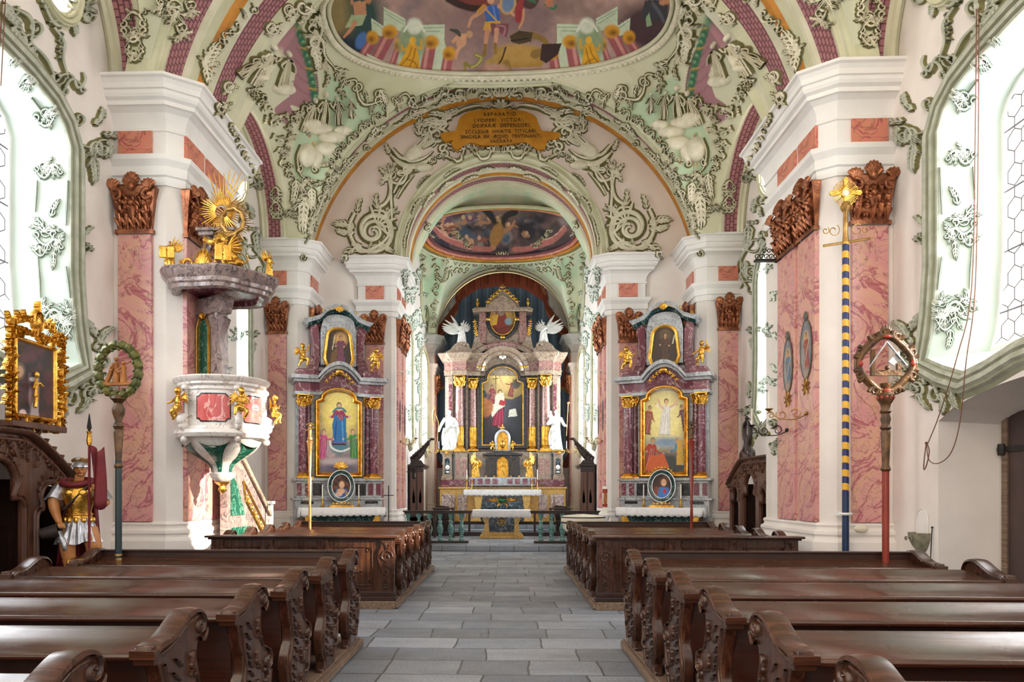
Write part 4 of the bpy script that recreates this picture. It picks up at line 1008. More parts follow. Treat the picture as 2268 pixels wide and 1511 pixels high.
# --- ornament on the splayed reveals
o = Orn(BV, .035, 1.35)
for x, y, r, a, sd in ((100, 250, 34, .6, 1), (60, 175, 26, .8, 2), (98, 370, 30, .4, 3), (120, 375, 26, 2.4, 4), (100, 515, 34, -1.4, 5), (122, 540, 26, .4, 6), (90, 548, 24, 2.2, 7), (120, 700, 38, 1.2, 8), (140, 720, 30, .5, 9), (100, 690, 28, -2.2, 10), (148, 690, 26, -1, 11), (35, 130, 20, 1, 12)): o.tuft(x, y, r*1.25, a, sd); o.cscroll((x-r*.6, y+r*.3), (x+r*.6, y+r*.2), .5 if sd % 2 else -.5, r*.3)
o.leaf(115, 480, 44, -1.5, .6, 4, 10); o.leaf(118, 560, 40, 1.4, .4, 4, 9); o.leaf(130, 745, 44, 1.7, -.5, 4, 10)
for p in ([(82, 400), (78, 470)], [(150, 400), (146, 500)], [(84, 570), (90, 660)], [(146, 590), (155, 660)], [(70, 215), (108, 268)], [(110, 165), (146, 240)]): o.stroke(p, 4, sm=2)
both(o, 'reveal_ornament', ['stucco_white', 'stucco_sage'], WALLS['left'], WALLS['right'])
# --- window of the crossing bay (traced on the right)
o = Orn(BV, .06)
o.garland([(1700, 430), (1688, 450), (1680, 490), (1690, 520)], 26, 4); o.leaf(1672, 470, 34, -1.7, .6, 4, 9); o.leaf(1662, 500, 60, 1.5, .4, 5, 9); o.cscroll((1668, 540), (1660, 640), .25, 10); o.volute(1668, 600, 15, 0, 1.5, 1, 7); o.leaf(1655, 580, 40, 1.8, -.5, 4, 9); o.leaf(1690, 530, 34, 1.2, .5, 4, 9)
o.tuft(1668, 735, 20, -1.4, 4); o.leaf(1668, 750, 30, 1.6, -.5, 4, 7)
o.tuft(1662, 905, 26, 1.6, 6); o.leaf(1658, 930, 66, 1.7, -.4, 6, 11); o.leaf(1668, 930, 44, 1.2, .4, 4, 9); o.garland([(1664, 925), (1685, 945), (1700, 965)], 20, 7); o.garland([(1702, 965), (1715, 935), (1728, 920)], 26, 2); o.tuft(1716, 985, 26, .4, 9); o.leaf(1662, 880, 36, -1.4, -.4, 4, 9)
o.leaf(1655, 400, 34, -1.4, .5, 3, 8); o.cscroll((1655, 390), (1690, 445), -.3, 9)
both(o, 'rocaille_surround', ['stucco_grey', 'stucco_olive'], WALLS['right'], WALLS['left'])
o = Orn(BV, .03, 1.35)
for x, y, r, a, sd in ((1700, 590, 18, 1, 1), (1712, 650, 20, .6, 2), (1695, 730, 22, 0, 3), (1715, 740, 18, 2, 4), (1700, 840, 24, 1.4, 5), (1718, 820, 18, -1, 6), (1690, 860, 16, 2, 7)): o.tuft(x, y, r, a, sd)
both(o, 'reveal_ornament', ['stucco_white', 'stucco_sage'], WALLS['right'], WALLS['left'])
# --- pendentives of the nave vault (traced on the left)
o = Orn(BV, .075, 1.5); o.thin = .72
o.garland([(722, 20), (700, 60), (706, 100), (730, 140), (765, 175), (800, 200), (850, 212), (900, 222), (960, 215), (1010, 205), (1060, 196), (1108, 196)], 32, 21, 26)
o.garland([(676, 8), (690, 50), (694, 95), (704, 140), (728, 168)], 30, 33, 24); o.cscroll((672, 10), (700, 90), -.3, 18); o.leaf(690, 100, 60, 1.1, .5, 5, 20); o.leaf(700, 30, 50, 1.2, -.5, 5, 18); o.stroke([(690, 60), (712, 90), (716, 120), (740, 150)], 14)
o.garland([(860, 235), (830, 265), (800, 285), (775, 310), (750, 335), (728, 365), (718, 400)], 22, 5, 17); o.leaf(840, 200, 40, .8, .6, 4, 12); o.cscroll((790, 195), (840, 225), .4, 12)
o.figure(722, 200, 100, .12, 1); o.figure(745, 212, 70, -.1, 2); o.figure(700, 215, 84, .35, 3); o.figure(778, 218, 46, 0, 4)
for x, y, rx, ry in ((705, 285, 34, 14), (735, 305, 30, 14), (760, 290, 20, 12), (720, 330, 28, 16), (690, 275, 24, 14), (700, 350, 16, 26)): o.blob(x, y, rx, ry, .12)
o.blob(680, 345, 22, 28, .2); o.cscroll((662, 370), (700, 372), -.7, 10); o.stroke([(665, 320), (656, 350), (664, 385), (680, 398)], 8); o.stroke([(698, 330), (706, 350), (700, 380)], 8)
o.tuft(680, 400, 34, 1.5, 7); o.tuft(676, 440, 40, 1.7, 8); o.tuft(668, 410, 30, 2.2, 9); o.leaf(676, 450, 70, 1.75, -.2, 6, 22); o.leaf(690, 420, 50, 1.3, .5, 5, 16); o.leaf(655, 400, 60, 1.6, .2, 5, 14)
o.garland([(640, 260), (628, 300), (632, 340), (640, 380), (650, 420)], 18, 14, 16); o.garland([(700, 225), (670, 240), (646, 262), (640, 290)], 20, 15, 15)
o.figure(610, 95, 110, .5, 5); o.figure(640, 110, 90, .25, 6); o.figure(588, 120, 80, .9, 7)
for x, y, rx, ry in ((628, 196, 26, 14), (596, 160, 16, 18), (580, 175, 20, 10)): o.blob(x, y, rx, ry, .14)
o.garland([(560, 165), (570, 200), (590, 235), (600, 262), (612, 280)], 26, 41, 17); o.garland([(640, 235), (620, 262), (600, 250)], 20, 18, 14); o.garland([(545, 190), (575, 230), (598, 280), (622, 340), (632, 400)], 16, 19, 16)
for x, y, r, a in ((745, 165, 20, .6), (760, 205, 18, 2.4), (640, 300, 22, 1.2), (735, 370, 18, -.6), (660, 250, 18, 2.2), (715, 150, 20, -.4), (668, 35, 22, 1), (820, 240, 16, .4), (880, 228, 16, .2), (625, 330, 18, 1.6), (640, 470, 22, 1.6), (672, 480, 26, 1.7)): o.tuft(x, y, r, a, int(x+y))
both(o, 'stucco_relief', ['stucco', 'stucco_olive'], VAULT1, VAULT1)
# --- vegetal fields on the arches (left, mirrored)
o = Orn(BV, .05, 1.5)
o.garland([(448, 140), (462, 160), (478, 110), (520, 60), (560, 20)], 20, 51, 22); o.tuft(455, 140, 34, -1.2, 3); o.leaf(450, 150, 70, -1.2, .3, 5, 18); o.leaf(452, 130, 60, 1.4, .1, 4, 16)
for x, y in ((505, 190), (640, 20), (600, 60), (490, 235)): o.volute(x, y, 16, 0, 1.5, 1, 8); o.tuft(x, y, 26, 1, int(x))
o.garland([(505, 260), (520, 300), (545, 350), (575, 400)], 12, 52, 14)
for k, t in enumerate((.3, .75, 1.2, 1.5)):   # rosettes along the crossing arch
    pass
for x, y in ((915, 250), (768, 360), (1000, 215), (832, 290), (712, 440), (730, 400), (690, 490)):
    o.volute(x, y, 11, 0, 1.6, 1, 6); a = math.atan2(y-656, x-1110)+pi/2; o.leaf(x, y, 34, a, .3, 4, 7); o.leaf(x, y, 34, a+pi, -.3, 4, 7)
o.garland([(722, 400), (712, 440), (700, 480), (690, 515)], 11, 61, 10)
o.garland([(694, 470), (684, 500), (678, 520)], 14, 62, 10)
for x, y in ((1110, 205),): o.shell(x, y+8, 20, -pi/2)
for x, y in ((985, 408), (1040, 393), (945, 440), (905, 500), (918, 455), (1000, 380), (1075, 372), (935, 400), (897, 530)):
    a = math.atan2(y-570, x-1110)+pi/2; o.leaf(x, y, 22, a, .4, 3, 5); o.leaf(x, y, 22, a+pi, -.4, 3, 5)
for k in range(13):
    a = pi*(.53+.034*k); x = 1110+446*math.cos(a)*1.0; y = 656-446*math.sin(a); o.leaf(x, y, 20, -a+pi/2+pi, .4, 2, 5) if k % 3 else o.volute(x, y, 8, 0, 1.5, 1, 4)
# pendants in the side arch feet and on the west corner panel
for x, y, r in ((298, 60, 46), (300, 110, 34), (612, 430, 22), (612, 465, 24)): o.cscroll((x-r*.5, y-r*.2), (x+r*.5, y-r*.2), -.5, r*.25); o.cscroll((x-r*.5, y+r*.3), (x+r*.5, y+r*.3), .5, r*.25); o.tuft(x, y+r*.3, r*.8, 1.57, int(x+y))
for x, y, r in ((385, 25, 44), (400, 70, 30), (365, 10, 36), (420, 20, 30)): o.tuft(x, y, r, 1.4, int(x)); o.volute(x, y-10, r*.5, 1, 1.5, 1, r*.2)
o.garland([(280, 0), (284, 40), (290, 90)], 16, 71, 16); o.garland([(322, 0), (320, 40), (312, 90)], 14, 72, 16)
both(o, 'arch_ornament', ['stucco', 'stucco_olive'], ARCH2, ARCH2)
# --- chancel arch wall: scrolls left and right of the arch
o = Orn(BV, .07, 1.35); o.thin = 1.0
o.volute(828, 512, 58, -2.4, 1.9, -1, 17); o.volute(826, 516, 30, 0, 1.3, -1, 14); o.shell(836, 500, 46, -.6, 6, 2.6); o.leaf(784, 505, 52, -2.6, -.7, 4, 13); o.leaf(782, 515, 42, 2.9, .7, 4, 13); o.leaf(792, 470, 34, -1.6, .6, 3, 9); o.leaf(800, 545, 60, 2.9, -.8, 4, 12)
o.stroke([(780, 540), (800, 560), (840, 545), (862, 520), (856, 490)], 12); o.garland([(795, 556), (830, 552), (868, 552)], 26, 82, 18); o.leaf(840, 548, 40, .1, .5, 4, 12)
o.stroke([(826, 452), (838, 462), (858, 448), (866, 425), (862, 402)], [4, 10, 12, 12, 6]); o.leaf(838, 460, 34, -2.2, 1.0, 3, 9); o.stroke([(828, 468), (850, 470), (862, 488)], 10); o.stroke([(868, 400), (866, 440), (868, 480), (864, 520)], 9); o.tuft(862, 470, 24, .8, 5)
o.tuft(868, 390, 34, -2.6, 6); o.leaf(858, 388, 26, -2.8, .8, 3, 9); o.cscroll((858, 400), (905, 378), .4, 12); o.leaf(880, 385, 40, .2, -.9, 4, 12); o.stroke([(872, 430), (885, 405), (905, 380)], 9); o.stroke([(880, 440), (895, 415), (918, 388)], 7)
o.stroke([(866, 345), (884, 362), (905, 372), (935, 366), (955, 350)], [6, 16, 22, 18, 8]); o.stroke([(868, 330), (886, 350), (910, 358)], 12); o.leaf(864, 340, 26, -2.4, .8, 3, 9); o.blob(916, 340, 24, 16, .1, rot=-.6); o.stroke([(893, 350), (910, 360), (940, 352), (960, 335)], 9)
o.figure(958, 292, 60, .7, 11); o.figure(975, 310, 44, 1.2, 12); o.blob(938, 372, 22, 10, .12); o.leaf(930, 300, 44, -1.9, .7, 4, 11); o.leaf(945, 280, 30, -2.6, -.6, 3, 9)
o.garland([(905, 385), (935, 375), (965, 352), (1000, 338), (1030, 330), (1065, 328), (1110, 330)], 18, 91, 14); o.cscroll((985, 345), (1030, 325), .45, 10); o.cscroll((1040, 328), (1100, 325), .4, 9)
o.leaf(1000, 262, 56, -2.5, -.8, 5, 13); o.leaf(990, 275, 62, 2.8, 1.0, 5, 14); o.cscroll((960, 285), (985, 330), -.4, 12); o.volute(968, 300, 18, 0, 1.4, 1, 9); o.volute(1000, 318, 14, 2, 1.4, -1, 7); o.stroke([(1012, 252), (1030, 242), (1060, 236), (1085, 240)], 10); o.leaf(1015, 245, 50, 3.0, -1.0, 5, 11); o.shell(1108, 242, 26, -pi/2, 6, 2.4); o.garland([(1060, 240), (1090, 236), (1110, 236)], 14, 93, 11); o.stroke([(975, 270), (955, 262), (935, 272)], 10); o.tuft(950, 300, 26, 2.6, 14)
both(o, 'wall_relief', ['stucco', 'stucco_olive'], SPAN, SPAN)
# --- chancel side walls and vault
o = Orn(BV, .04, 1.5)
for y in range(650, 960, 34): o.tuft(938, y, 12, 1.5 if y % 3 else -1.5, y)
for x, y in ((898, 600), (902, 640), (898, 700), (900, 760), (897, 820), (915, 640), (926, 600), (918, 700), (925, 690), (930, 740), (927, 790), (912, 800), (930, 840), (908, 900), (926, 900)): o.tuft(x, y, 16, 1.5, x+y); o.leaf(x, y, 36, 1.57, .1, 4, 4)
both(o, 'chancel_relief', ['stucco_white', 'stucco_sage'], WALLS['cleft'], WALLS['cright'])
o = Orn(BV, .05, 1.5)
o.garland([(940, 480), (955, 530), (985, 565), (1030, 582), (1108, 590)], 16, 7, 12); o.garland([(975, 590), (1000, 600), (1040, 598)], 14, 8, 11); o.garland([(958, 560), (968, 610), (960, 680), (962, 720)], 14, 9, 12); o.garland([(935, 560), (940, 610)], 12, 10, 11)
o.figure(995, 588, 34, .3, 3); o.tuft(985, 575, 18, 0, 3); o.shell(1108, 572, 16, -pi/2); o.garland([(1000, 508), (1040, 545)], 12, 11, 10)
o.shell(985, 625, 10, -2, 5)
both(o, 'chancel_vault_relief', ['stucco', 'stucco_olive'], VAULTC, VAULTC)
# --- inscription cartouche
CT = [(975, 298), (990, 292), (1004, 298), (1012, 282), (1018, 262), (1030, 252), (1052, 244), (1080, 242), (1110, 240), (1140, 243), (1168, 248), (1186, 258), (1192, 272), (1202, 292), (1216, 296), (1236, 293), (1243, 300), (1232, 308), (1216, 310), (1210, 318), (1206, 330), (1188, 330), (1182, 318), (1160, 314), (1140, 318), (1108, 322), (1070, 322), (1040, 314), (1024, 318), (1018, 328), (1006, 330), (1000, 318), (1002, 310), (984, 312)]
mb = MB(); pc = catmull(CT, 3, True); fr = []; bk = []
for x, y in pc:
    d = 18.80/math.cos(0)-.0; p = P(x, y, 18.85); fr.append(p); bk.append(p+Vector((0, .14, 0)))
n = len(fr); c0 = P(1108, 282, 18.85)+Vector((0, -.05, 0))
mb.add(fr+bk+[c0], [(i, (i+1) % n, n+(i+1) % n, n+i) for i in range(n)]+[((i+1) % n, i, 2*n) for i in range(n)])
CART = mb.build('cartouche', 'cartouche_gold', SPAN, ang=.9)
def text(name, s, loc, size, mat, parent=None, rot=(pi/2, 0, 0), depth=.004, sx=1.0, align='CENTER', space=1.0):
    cu = bpy.data.curves.new(name, 'FONT'); cu.body = s; cu.size = size; cu.extrude = depth; cu.align_x = align; cu.space_character = space
    t = bpy.data.objects.new(name, cu); COL.objects.link(t)
    bpy.context.view_layer.update(); dg = bpy.context.evaluated_depsgraph_get(); me = bpy.data.meshes.new_from_object(t.evaluated_get(dg)); bpy.data.objects.remove(t); bpy.data.curves.remove(cu)
    me.materials.clear(); me.materials.append(M[mat]); o = bpy.data.objects.new(name, me); COL.objects.link(o); o.location = loc; o.rotation_euler = rot; o.scale = (sx, 1, 1); o.parent = parent
    return o
for s_, x, y, sz, sp in (('REPARATIO', 1107, 259, .125, 1.35), ('LVCIFERI  VICTORI,', 1105, 272, .125, 1.2), ('DEIPARÆ  DEFENSORI,', 1111, 284, .13, 1.15), ('ECCLESIÆ  HVIATIS  TITVLARI,', 1110, 297, .125, 1.08), ('SINGVLA  EX  ÆQVO  TRVTINANTI,', 1110, 308, .125, 1.04), ('SACRATA.', 1112, 318, .11, 1.25)):
    p = P(x, y, 18.85); text('lettering', s_, (p.x, p.y-.056, p.z), sz, 'letter_black', SPAN, sx=1.0, space=sp)
# ================================================================== pews
def fstroke(mb, pts, w, h, f, sm=3, c=None, n=5):
    """rounded relief stroke in a plane given by f(u,v,height)"""
    pts = catmull(pts, sm) if sm and len(pts) > 2 else [np.array(p, float) for p in pts]; L = len(pts)
    ws = np.interp(np.linspace(0, 1, L), np.linspace(0, 1, len(w)), w) if isinstance(w, (list, tuple)) else [w]*L
    rows = []; prof = [(-1, -.2), (-.62, .75), (0, 1), (.62, .75), (1, -.2)]
    for i in range(L):
        a = pts[max(i-1, 0)]; b = pts[min(i+1, L-1)]; t = np.array(b)-np.array(a); t = t/(np.hypot(*t)+1e-9)
        rows.append([tuple(f(pts[i][0]-t[1]*o*ws[i]/2, pts[i][1]+t[0]*o*ws[i]/2, z*h)) for o, z in prof])
    mb.loft(rows, c=c)
def fvol(mb, x, y, r, f, a0=0, turns=1.5, dr=1, w=None, h=.02, c=None):
    n = int(10*turns); w = w or r*.32
    fstroke(mb, [(x+r*(1-.88*i/n)*math.cos(a0+dr*2*pi*turns*i/n), y+r*(1-.88*i/n)*math.sin(a0+dr*2*pi*turns*i/n)) for i in range(n+1)], [w*.6, w, w*.6], h, f, 1, c)
def fleaf(mb, x, y, L, a, f, bend=.5, n=3, w=None, h=.015, c=None):
    w = w or L*.2; pts = []; ang = a; px, py = x, y
    for i in range(6): pts.append((px, py)); ang += bend/5; px += L/5*math.cos(ang); py += L/5*math.sin(ang)
    for i in range(n):
        t = .15+.6*i/max(1, n-1); q = pts[int(t*5)]; aa = a+bend*t; l = L*.42*(1-t*.5)
        for sg in (-1, 1):
            b = aa+sg*.8; fstroke(mb, [q, (q[0]+l*.55*math.cos(b), q[1]+l*.55*math.sin(b)), (q[0]+l*math.cos(b-sg*.6), q[1]+l*math.sin(b-sg*.6))], [w*.5, w*.55, w*.15], h, f, 2, c)
    fstroke(mb, pts, [w*.7, w*.8, w*.2], h*1.2, f, 1, c)
END = [(-.43, .905), (-.435, .86), (-.40, .845), (-.385, .82), (-.36, .80), (-.335, .74), (-.30, .66), (-.275, .58), (-.285, .52), (-.34, .46), (-.365, .38), (-.355, .30), (-.31, .23), (-.27, .18), (-.29, .12), (-.32, .10),
       (.10, .10), (.075, .14), (.10, .2), (.14, .26), (.175, .34), (.195, .43), (.19, .52), (.16, .58), (.11, .60), (.08, .575), (.06, .62), (.03, .70), (.005, .77), (.02, .82), (.055, .84), (.085, .875), (.08, .925), (.045, .96), (-.01, .975), (-.08, .97), (-.15, .945), (-.22, .915), (-.29, .895), (-.36, .895)]
def pew_end(parent, x, s):
    """carved end at x; s=+1 when its carved face looks to +x"""
    mb = MB(); mb.prism(END, x-.035, x+.035, 'x'); e = mb.build('end_panel', 'pew_end_wood', parent, bevel=.008, ang=.6)
    mb = MB(); top = [(-.435, .875), (-.36, .90), (-.29, .905), (-.22, .925), (-.15, .958), (-.08, .985), (-.01, .99), (.05, .972), (.09, .93), (.092, .875), (.06, .845), (.03, .85)]
    mb.loft([[(x-.055, y, z-.018), (x-.05, y, z), (x, y, z+.006), (x+.05, y, z), (x+.055, y, z-.018)] for y, z in catmull(top, 3)])
    mb.loft([[(x-.055, y, z-.018), (x+.055, y, z-.018)] for y, z in catmull(top, 3)])
    mb.box(x-.055, -.445, .845, x+.055, -.40, .885); mb.box(x-.045, -.43, .82, x+.045, -.39, .846); mb.build('top_rail', 'pew_wood', e, bevel=.006, ang=.8)
    f = lambda u, v, h: (x+s*(.035+h), u, v)
    mb = MB(); fvol(mb, .03, .91, .055, f, 1.6, 1.3, -1, .025, .02); fvol(mb, .115, .52, .07, f, 1.8, 1.4, -1, .025, .022)
    fstroke(mb, [(-.40, .85), (-.3, .86), (-.2, .89), (-.1, .935), (0, .95)], .018, .012, f)
    fstroke(mb, [(-.33, .80), (-.285, .7), (-.25, .58), (-.27, .5), (-.32, .4), (-.3, .28), (-.25, .2), (-.27, .13)], .022, .014, f)
    fstroke(mb, [(-.03, .8), (-.02, .72), (.03, .63), (.1, .6)], .016, .012, f); fstroke(mb, [(.18, .44), (.15, .33), (.1, .25), (.06, .15)], .018, .014, f)
    for i in range(11):
        z = .78-i*.055; y = -.19-.03*math.sin(i*.9); fstroke(mb, [(y-.035, z+.02), (y, z), (y+.03, z-.025)], [.012, .024, .012], .016, f, 2)
    for i in range(7): fleaf(mb, -.06-.02*math.sin(i), .8-.09*i, .085, -2.0+(i % 2)*1.2, f, .8, 2, .02, .016)
    for i in range(4): fleaf(mb, .07, .48-.08*i, .08, -1.2+(i % 2)*1.6, f, .7, 2, .02, .016)
    mb.build('carving', 'pew_end_wood', e, ang=1.0)
def make_pew(xa, xb, front=False, high=False):
    t = thing('pew', 'x', 'pew'); L = xb-xa; w = xb-xa
    pew_end(t, xa, -1); pew_end(t, xb, 1)
    prof = [(-.42, .835), (-.43, .85), (-.42, .868), (-.36, .862), (-.25, .857), (-.12, .872), (-.05, .895), (0, .905), (.012, .893), (.0, .865), (-.1, .845), (-.3, .835)]
    mb = MB(); mb.prism(prof, xa+.04, xb-.04, 'x'); mb.build('book_shelf', 'pew_wood', t, bevel=.006, ang=.9)
    mb = MB(); mb.prism([(-.03, .87), (-.005, .87), (.05, .42), (.02, .42)], xa+.03, xb-.03, 'x'); mb.build('backrest', 'pew_dark', t)
    if high:
        mb = MB(); mb.box(xa, .0, .3, xb, .03, .955); mb.box(xa-.02, -.015, .955, xb+.02, .05, .975); mb.build('front_board', 'pew_wood', t, bevel=.004)
        for i in range(3):
            mb = MB(); x0 = xa+.15+i*(w-.3)/3; mb.box(x0+.05, .03, .4, x0+(w-.3)/3-.05, .04, .86); mb.build('panel', 'pew_dark', t, bevel=.008)
    else:
        mb = MB(); mb.prism([(-.02, .40), (-.02, .36), (.42, .36), (.44, .38), (.42, .40)], xa+.03, xb-.03, 'x'); mb.build('seat', 'pew_dark', t, bevel=.004)
        mb = MB(); mb.prism([(.0, .40), (.42, .40), (.465, .415), (.475, .445), (.45, .475), (.02, .475)], xa+.04, xb-.04, 'x'); mb.build('seat_cushion', 'red_pad', t, bevel=.012)
    mb = MB(); mb.box(xa+.03, -.30, .24, xb-.03, -.28, .83); mb.build('inner_board', 'pew_dark', t)
    mb = MB(); mb.prism([(-.62, .20), (-.42, .26), (-.40, .24), (-.60, .17)], xa+.08, xb-.08, 'x'); mb.prism([(-.60, .205), (-.44, .255), (-.45, .30), (-.58, .27)], xa+.15, xb-.15, 'x', c=1); mb.build('kneeler', ['pew_dark', 'red_pad'], t, bevel=.006)
    return t
ORD = ['nearest', 'second', 'third', 'fourth', 'fifth', 'foremost']
base = {}
for s, side in ((-1, 'left'), (1, 'right')):
    xa, xb = (-3.78, -1.33) if s < 0 else (1.33, 3.92)
    base[side] = make_pew(xa, xb)
    for k in range(6):
        o = base[side] if k == 0 else copy_tree(base[side])
        if k == 5:
            for ch in list(o.children):
                if ch.name.startswith(('seat',)): bpy.data.objects.remove(ch)
            mb = MB(); mb.box(xa, .01, .3, xb, .04, .955); mb.box(xa-.02, -.005, .955, xb+.02, .06, .975); mb.build('front_board', 'pew_dark', o, bevel=.004)
        o.name = 'pew'; place(o, (0, 2.5+.9*k, 0), 0, 'dark carved pew, %s row of the near block %s of the aisle' % (ORD[k], side), 'near pews %s of the aisle' % side)
    for k in range(5):
        o = copy_tree(base[side]); o.name = 'pew'
        if k == 4:
            for ch in list(o.children):
                if ch.name.startswith(('seat',)): bpy.data.objects.remove(ch)
            mb = MB(); mb.box(xa, .01, .3, xb, .04, .955); mb.box(xa-.02, -.005, .955, xb+.02, .06, .975); mb.build('front_board', 'pew_dark', o, bevel=.004)
        place(o, (0, 10.45+.87*k, 0), 0, 'dark carved pew, %s row of the far block %s of the aisle' % (['nearest', 'second', 'middle', 'fourth', 'foremost'][k], side), 'far pews %s of the aisle' % side)
    # carved screen closing the far block
    t = thing('pew_screen', 'carved wooden front panel closing the far pew block %s of the aisle' % side, 'pew screen', (0, 9.75, 0))
    xo = xa if s < 0 else xb; xi = xb if s < 0 else xa
    mb = MB(); mb.box(xa, -.03, .1, xb, .03, .90); mb.build('panel', 'pew_end_wood', t)
    mb = MB(); mb.box(xa-.06, -.12, .925, xb+.06, .12, .955); mb.box(xa-.03, -.08, .90, xb+.03, .08, .925); mb.build('top_board', 'pew_wood', t, bevel=.01)
    mb = MB(); mb.box(xa-.03, -.10, .1, xb+.03, .08, .16); mb.box(xa-.01, -.07, .16, xb+.01, .06, .22); mb.build('plinth', 'pew_dark', t, bevel=.008)
    f = lambda u, v, h: (u, -.03-h, v)
    for j in range(3):
        c = xi-s*-1*0 + (xo-xi)*(.23+.3*j); wd = .27; mb = MB()
        for q in ([(c-wd, .3), (c-wd, .80)], [(c+wd, .3), (c+wd, .80)], [(c-wd, .3), (c+wd, .3)], [(c-wd, .80), (c+wd, .80)]): fstroke(mb, q, .02, .014, f, 0)
        for a in (0, 1.57, 3.14, 4.71): fleaf(mb, c, .55, .17, a+.6, f, .9, 3, .04, .02); fleaf(mb, c, .55, .13, a+1.3, f, -.9, 2, .03, .018)
        for qx in (-1, 1):
            for qz in (.34, .76): fvol(mb, c+qx*(wd-.045), qz, .035, f, 0, 1.3, qx, .016, .016)
        mb.build('carved_field', 'pew_end_wood', t, ang=1.0)
    for j, u in enumerate((0, .385, .69, 1)):
        c = xi+(xo-xi)*u; c += (0.10 if (u == 0) == (s > 0) else -.10) if u in (0, 1) else 0; mb = MB()
        mb.prism([(c-.10, .22), (c+.10, .22), (c+.085, .35), (c+.06, .45), (c+.085, .55), (c+.12, .66), (c+.11, .74), (c+.07, .82), (c+.08, .9), (c-.08, .9), (c-.07, .82), (c-.11, .74), (c-.12, .66), (c-.085, .55), (c-.06, .45), (c-.085, .35)], -.065, -.03, 'y')
        g = lambda u_, v_, h: (u_, -.065-h, v_)
        fvol(mb, c, .68, .09, g, 0, 1.5, 1, .03, .02); fvol(mb, c, .30, .055, g, 2, 1.4, -1, .02, .018)
        for i in range(5): fleaf(mb, c, .62-.06*i, .08, -1.57+(.7 if i % 2 else -.7), g, .4, 2, .02, .014)
        for i in range(3): fleaf(mb, c, .76+.03*i, .09, 1.57+(i-1)*.6, g, .3, 2, .02, .014)
        mb.build('pilaster', 'pew_end_wood', t, ang=.8, bevel=.004)
    for nm, y0, y1, w_ in (('near', 1.2, 7.27, ''), ('far', 9.6, 14.5, '')):
        mb = MB(); x0, x1 = sorted((xi-s*.03, xo+s*.04)); mb.box(x0, y0, 0, x1, y1, .10)
        mb.box(xi-s*.03, y0, .02, xi-s*.07, y1, .085)
        mb.build('pew_platform', 'platform_wood', bevel=.006, props=TG('worn wooden floor platform under the %s pews %s of the aisle' % (nm, side), 'platform'))

# ================================================================== processional staffs
def staff_thing(name, label, loc, top, parts):
    t = thing(name, label, 'processional staff', loc); return t
def wreath(mb, cz, rx, rz, r, seed=1, n=16, y=0):
    for i in range(n):
        a = 2*pi*i/n; b = 2*pi*(i+1.3)/n
        mb.tube([(rx*math.cos(a+(b-a)*t)*(1+.10*math.sin(pi*t)), y, cz+rz*math.sin(a+(b-a)*t)*(1+.10*math.sin(pi*t))) for t in np.linspace(0, 1, 5)], [r*.5, r*1.05, r*1.1, r*.9, r*.35], 7)
        mb.tube([(rx*1.05*math.cos(a), y, cz+rz*1.05*math.sin(a)), (rx*1.25*math.cos(a+.12), y-.01, cz+rz*1.22*math.sin(a+.12)), (rx*1.2*math.cos(a+.24), y, cz+rz*1.18*math.sin(a+.24))], [r*.6, r*.55, r*.15], 6)
        mb.tube([(rx*.95*math.cos(a), y-.015, cz+rz*.95*math.sin(a)), (rx*.82*math.cos(a-.1), y-.02, cz+rz*.84*math.sin(a-.1))], [r*.5, r*.2], 6)
# left: blue-black pole, carved green wreath with a scene
D7 = 7.0
p = P(268, 1243, 7.1); bx_, by_ = p.x, p.y
Zp = lambda y, d=7.1: 1.53-(y-1090)*d/1640
t = thing('processional_staff', 'blue-black staff crowned by a green and gold carved wreath around two small figures', 'processional staff', (bx_, 6.93, .87))
mb = MB(); mb.lathe([(.03, 0), (.03, Zp(1020)-.87)], n=14); mb.build('pole', 'green_staff', t)
mb = MB(); mb.lathe([(.034, 0), (.036, .015), (.034, .03)], n=14); mb.lathe([(.033, .05), (.035, .06), (.033, .07)], n=14); mb.build('foot_ring', 'dull_gold', t)
b0 = Zp(1038)-.87; h_ = Zp(880)-Zp(1038)
mb = MB(); mb.lathe([(.032, b0), (.042, b0+.02), (.03, b0+.05), (.028, b0+.08), (.045, b0+.34), (.035, b0+.37), (.05, b0+.40), (.03, b0+.45), (.055, b0+.52), (.06, b0+.56), (.035, b0+.62), (.05, b0+.64), (.07, b0+.66), (.065, b0+.68), (.03, b0+.71)], n=20, flute=.08, nf=10); mb.build('turned_shaft', 'brown_gilt', t)
cz = Zp(822)-.87
mb = MB(); wreath(mb, cz, .18, .22, .042); mb.lathe([(.03, cz-.31), (.05, cz-.29), (.04, cz-.24)], n=12); mb.build('wreath', 'olive_gilt', t)
mb = MB()
mb.prism([(-.14, cz-.12), (.13, cz-.12), (.14, cz-.14), (-.12, cz-.15)], -.03, .03, 'y')
for q, hh in ((-.02, .24), (.05, .2)):
    mb.lathe([(.035, 0), (.03, hh*.35), (.022, hh*.55), (.03, hh*.75), (.015, hh*.84)], q, 0, cz-.12, 10); mb.ell((q, -.005, cz-.12+hh*.93), .02); mb.tube([(q-.02, -.01, cz-.12+hh*.75), (q-.05, -.03, cz-.12+hh*.55), (q-.02, -.04, cz-.12+hh*.45)], .011)
mb.build('figures', 'brown_amber', t); mb = MB(); mb.prism([(-.13, cz-.12), (-.10, cz-.12), (-.02, cz+.06), (-.05, cz+.07)], -.02, .02, 'y'); mb.build('timber', 'brown_amber', t)
